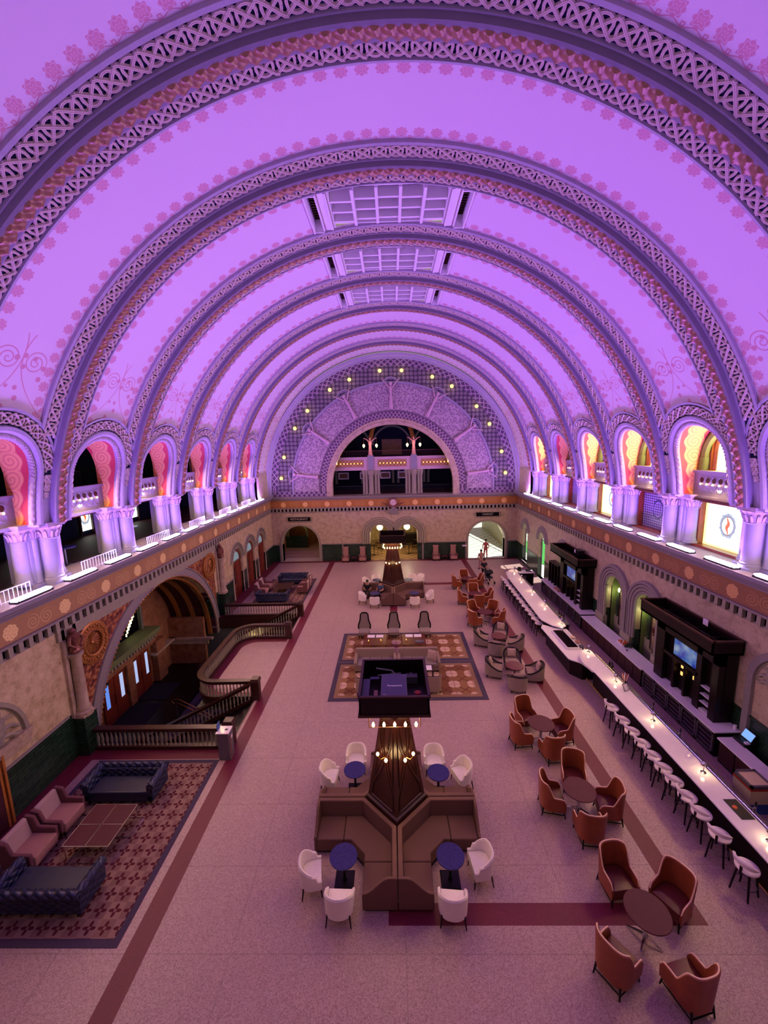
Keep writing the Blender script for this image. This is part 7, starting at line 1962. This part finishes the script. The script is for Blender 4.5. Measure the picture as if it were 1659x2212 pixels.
# niches: lace panels, vases, wreaths, flower tray
for i, c in enumerate((20.6, 17.9)):
    nm = ('farther', 'nearer')[i]
    t = thing('lace_screen', 'arched metal lace screen in the %s wall niche' % nm, 'screen', (HW+0.48, c-0.2, 0))
    m = MB(); m.box(-0.02, 0.02, -0.55, 0.5, 0.0, 0.9); pts = [(-0.5, 0), (0.5, 0)]+[(0.5*math.cos(PI*k/14), 2.6+0.62*math.sin(PI*k/14)) for k in range(15)]
    m = MB(); b = [(0.0, y, z) for y, z in [(-0.5, 0.9)]+[(-0.5*math.cos(PI*k/14), 2.6+0.6*math.sin(PI*k/14)) for k in range(15)]+[(0.5, 0.9)]]; m.tube(b, 0.03, 5, True)
    m.build('frame', 'wood_dark', t)
    m = MB()
    for k in range(16): m.tube([(0, -0.5, 0.9+0.13*k), (0, 0.0, 1.1+0.13*k), (0, 0.5, 0.9+0.13*k)], 0.012, 4)
    for k in range(7): m.box(-0.006, 0.006, -0.42+0.14*k-0.006, -0.42+0.14*k+0.006, 0.9, 2.95)
    m.build('lace', 'lace_metal', t); m = MB(); m.box(0.03, 0.04, -0.5, 0.5, 0.9, 2.9); m.build('backing', 'scagliola_tan', t)
    t = thing('wreath', 'dark red wreath hanging on the lace screen of the %s niche' % nm, 'wreath', (HW+0.42, c-0.2, 1.95)); m = MB()
    m.tube([(0, 0.22*math.cos(2*PI*k/20), 0.22*math.sin(2*PI*k/20)) for k in range(20)], [0.05+0.02*(k % 3) for k in range(20)], 6, True); m.build('ring', 'rust_leather', t, smooth=True)
    t = thing('glass_vase', 'tall lit yellow glass vase in the %s wall niche' % nm, 'vase', (HW+0.55, c+0.55, 1.255)); m = MB(); m.lathe([(0.08, 0), (0.04, 0.1), (0.1, 0.5), (0.12, 0.9), (0.07, 1.2), (0.1, 1.35)], 0, 0, 12); m.build('vase', 'leaf_green', t, smooth=True); m = MB(); m.lathe([(0.05, 1.36), (0.07, 1.5), (0.02, 1.6)], 0, 0, 8); m.build('flame', 'niche_light', t, smooth=True)
    lamp('niche_light', 'POINT', (-0.25, -0.1, 1.3), 6, (0.95, 1.0, 0.45), t, radius=0.08)
t = thing('flower_tray', 'tray of orange flowers on the counter between the bar towers', 'flowers', (11.1, 18.75, 0.865)); m = MB(); m.box(-0.15, 0.15, -0.25, 0.25, 0, 0.05); m.build('tray', 'paper_white', t); m = MB()
for k in range(14): m.ball(random.uniform(-0.1, 0.2), random.uniform(-0.25, 0.2), 0.09+random.uniform(0, 0.08), 0.05, 6)
m.build('blooms', 'flower_orange', t, smooth=True); m = MB()
for k in range(12): m.ball(random.uniform(-0.1, 0.25), random.uniform(-0.5, -0.2), 0.05+random.uniform(0, 0.05), 0.06, 6)
m.build('leaves', 'leaf_green', t, smooth=True)
t = thing('folded_card', 'white folded card with a dark triangle near the flower tray', 'card', (10.95, 18.1, 0.865)); m = MB(); m.prism([(-0.16, -0.2), (0.16, -0.05), (-0.05, 0.2)], 0, 0.01); m.build('card', 'paper_white', t); m = MB(); m.prism([(-0.08, -0.1), (0.08, -0.03), (-0.02, 0.1)], 0.01, 0.014); m.build('print', 'black_plastic', t)
# host stand at the far end
t = thing('host_stand', 'dark host stand with white top and a laptop at the far end of the bar', 'stand', (10.0, 29.9, 0)); m = MB(); m.box(-0.6, 0.62, -0.35, 0.4, 0.98, 1.03); m.build('top', 'white_marble', t); m = MB(); m.box(-0.5, 0.55, -0.25, 0.35, 0, 0.98); m.build('cabinet', 'wood_black', t)
m = MB(); m.box(-0.35, 0.0, -0.27, -0.255, 0.3, 0.8); m.build('notice', 'steel_grey', t)
t = thing('laptop', 'open grey laptop on the host stand', 'laptop', (10.25, 29.95, 1.035)); m = MB(); m.box(-0.2, 0.2, -0.15, 0.15, 0, 0.02); m.build('keyboard', 'steel_grey', t); m = MB(); m.box(-0.2, 0.2, 0.14, 0.16, 0.02, 0.08); m.build('screen', 'black_plastic', t)
t = thing('card_terminal', 'small black card terminal at the far tip of the bar', 'terminal', (9.62, 30.1, 1.035)); m = MB(); m.box(-0.12, 0.1, -0.1, 0.1, 0, 0.08); m.box(-0.14, 0.1, 0.02, 0.05, 0.1, 0.3); m.build('case', 'black_plastic', t)

# ================================================================ PEOPLE
def person(name, label, loc, rz, J, cloth_top, cloth_leg, hair='hair_dark', seated=False):
    # J: joints of the figure (metres, facing +Y)
    t = thing(name, label, 'person', loc, rz)
    def skin(nm, V, E, R, mat, root=0, lv=1):
        me = bpy.data.meshes.new(nm); me.from_pydata(V, E, []); o = bpy.data.objects.new(nm, me); col.objects.link(o); o.parent = t
        md = o.modifiers.new('skin', 'SKIN'); 
        if not me.skin_vertices: me.attributes.new('skin', 'FLOAT', 'POINT')
        for i, r in enumerate(R):
            sv = me.skin_vertices[0].data[i]; sv.radius = (r, r); sv.use_root = (i == root)
        o.modifiers.new('sub', 'SUBSURF').levels = lv; o.modifiers['sub'].render_levels = lv; me.materials.append(M[mat]); return o
    hip, chest, neck, head = J['hip'], J['chest'], J['neck'], J['head']
    V = [hip, ((hip[0]+chest[0])/2, (hip[1]+chest[1])/2, (hip[2]+chest[2])/2), chest, neck, head]; E = [(0, 1), (1, 2), (2, 3), (3, 4)]; R = [0.14, 0.13, 0.16, 0.06, 0.09]
    for s, k in ((-1, 'l'), (1, 'r')):
        sh = (chest[0]+s*0.19, chest[1], chest[2]+0.08); b = len(V); V += [sh, J['el_'+k], J['wr_'+k], J['ha_'+k]]; E += [(2, b), (b, b+1), (b+1, b+2), (b+2, b+3)]; R += [0.065, 0.045, 0.032, 0.038]
        hp = (hip[0]+s*0.09, hip[1], hip[2]-0.04); b = len(V); V += [hp, J['kn_'+k], J['an_'+k], J['to_'+k]]; E += [(0, b), (b, b+1), (b+1, b+2), (b+2, b+3)]; R += [0.09, 0.06, 0.042, 0.04]
    skin('body', V, E, R, 'skin')
    # clothes follow the body
    top = [V[1], V[2], (neck[0], neck[1], neck[2]-0.06)]; TE = [(0, 1), (1, 2)]; TR = [0.145, 0.175, 0.075]; top.insert(0, (hip[0], hip[1], hip[2]+0.02)); TE = [(0, 1), (1, 2), (2, 3)]; TR = [0.155]+TR
    for s, k in ((-1, 'l'), (1, 'r')):
        b = len(top); sh = V[5 if s < 0 else 13]; top += [sh, tuple((sh[i]*0.25+J['el_'+k][i]*0.75) for i in range(3))]; TE += [(2, b), (b, b+1)]; TR += [0.08, 0.062]
    skin('shirt', top, TE, TR, cloth_top)
    leg = [(hip[0], hip[1], hip[2]+0.0)]; LE = []; LR = [0.15]
    for s, k in ((-1, 'l'), (1, 'r')):
        b = len(leg); leg += [(hip[0]+s*0.09, hip[1], hip[2]-0.05), J['kn_'+k], tuple(J['an_'+k][i]+(0, 0, 0.05)[i] for i in range(3))]; LE += [(0, b), (b, b+1), (b+1, b+2)]; LR += [0.10, 0.075, 0.06]
    skin('trousers', leg, LE, LR, cloth_leg)
    m = MB(); m.ball(head[0], head[1]-0.02, head[2]+0.05, 0.108, 12, 1.0); m.build('hair', hair, t, smooth=True)
    for s, k in ((-1, 'l'), (1, 'r')):
        a, b = J['an_'+k], J['to_'+k]; m = MB(); m.tube([(a[0], a[1]-0.04, max(0.04, a[2]-0.04)), (b[0], b[1]+0.04, b[2])], [0.05, 0.045], 8); m.build('shoe', 'cloth_black', t, smooth=True)
    m = MB(); m.ball(head[0], head[1]+0.095, head[2]-0.01, 0.018, 6); m.build('nose', 'skin', t, smooth=True)
    return t
def standing(stride=0.15, arms='down', lean=0.0):
    J = dict(hip=(0, 0, 0.93), chest=(0, lean*0.6, 1.30), neck=(0, lean, 1.50), head=(0, lean+0.02, 1.64),
             kn_l=(-0.1, stride*0.6+0.03, 0.50), an_l=(-0.1, stride, 0.09), to_l=(-0.11, stride+0.15, 0.045), kn_r=(0.1, -stride*0.2+0.04, 0.50), an_r=(0.1, -stride, 0.09), to_r=(0.11, -stride+0.15, 0.045))
    if arms == 'push': J.update(el_l=(-0.27, 0.02, 1.12), wr_l=(-0.2, 0.27, 1.06), ha_l=(-0.19, 0.35, 1.06), el_r=(0.27, 0.02, 1.12), wr_r=(0.2, 0.27, 1.06), ha_r=(0.19, 0.35, 1.06))
    else: J.update(el_l=(-0.29, -0.04, 1.12), wr_l=(-0.3, 0.06, 0.88), ha_l=(-0.3, 0.1, 0.79), el_r=(0.29, -0.04, 1.12), wr_r=(0.3, 0.06, 0.88), ha_r=(0.3, 0.1, 0.79))
    return J
def sitting():
    return dict(hip=(0, 0, 0.55), chest=(0, 0.05, 0.92), neck=(0, 0.1, 1.12), head=(0, 0.14, 1.26), kn_l=(-0.13, 0.45, 0.54), an_l=(-0.13, 0.47, 0.09), to_l=(-0.14, 0.61, 0.045), kn_r=(0.13, 0.45, 0.54), an_r=(0.13, 0.47, 0.09), to_r=(0.14, 0.61, 0.045),
                el_l=(-0.26, 0.12, 0.76), wr_l=(-0.15, 0.33, 0.72), ha_l=(-0.1, 0.41, 0.74), el_r=(0.26, 0.12, 0.76), wr_r=(0.15, 0.33, 0.72), ha_r=(0.1, 0.41, 0.74))
person('person', 'person in dark shirt and trousers pushing a black stroller near the bar', (7.12, 31.2, 0), face(0.25, -1), standing(0.18, 'push', 0.06), 'cloth_navy', 'cloth_black')
person('person', 'person in a pink shirt walking away through the bright archway', (8.78, 37.7, 0), 0.0, standing(0.14), 'cloth_pink', 'cloth_pink')
person('person', 'small person in a pale pink top in front of the bright archway', (7.5, 33.9, 0), 0.2, standing(0.1), 'pink_fabric', 'pink_fabric')
person('person', 'seated person in black on the banquette of the far obelisk', (-2.0, 27.85, -0.06), PI, sitting(), 'cloth_black', 'cloth_black')
person('person', 'seated person in a blue denim jacket on the banquette of the far obelisk', (-1.02, 27.62, -0.06), face(-0.5, -0.8), sitting(), 'cloth_denim', 'cloth_black')
t = thing('stroller', 'black baby stroller pushed towards the camera by the person in dark clothes', 'stroller', (7.35, 30.45, 0), face(0.25, -1))
m = MB(); rows = [[(x, y, z) for x in (-0.24, 0.24)] for y, z in ((-0.2, 0.55), (-0.3, 0.85), (-0.15, 1.02), (0.12, 1.0), (0.28, 0.82))]; m.grid(rows); m.prism_ax([(-0.2, 0.55), (-0.3, 0.85), (-0.15, 1.02), (0.12, 1.0), (0.28, 0.82), (0.0, 0.7)], -0.25, -0.23, 'x'); m.prism_ax([(-0.2, 0.55), (-0.3, 0.85), (-0.15, 1.02), (0.12, 1.0), (0.28, 0.82), (0.0, 0.7)], 0.23, 0.25, 'x'); m.build('canopy', 'cloth_black', t)
m = MB(); m.box(-0.22, 0.22, -0.2, 0.3, 0.42, 0.5); m.box(-0.22, 0.22, -0.26, -0.18, 0.42, 0.85); m.build('seat', 'cloth_navy', t, bevel=0.02)
m = MB()
for s in (-1, 1): m.tube([(s*0.24, -0.4, 1.06), (s*0.25, 0.0, 0.6), (s*0.24, 0.45, 0.12)], 0.014, 5); m.tube([(s*0.25, 0.05, 0.58), (s*0.26, -0.35, 0.12)], 0.014, 5)
m.tube([(-0.24, -0.4, 1.06), (0.24, -0.4, 1.06)], 0.018, 5); m.build('frame', 'steel_grey', t)
for s in (-1, 1):
    for y in (-0.35, 0.45): m = MB(); m.lathe([(0.11, -0.02), (0.12, 0), (0.11, 0.02)], 0, 0, 16); m.xf(Matrix.Translation((s*0.26, y, 0.12)) @ Matrix.Rotation(PI/2, 4, 'Y')); m.build('wheel', 'cloth_black', t)
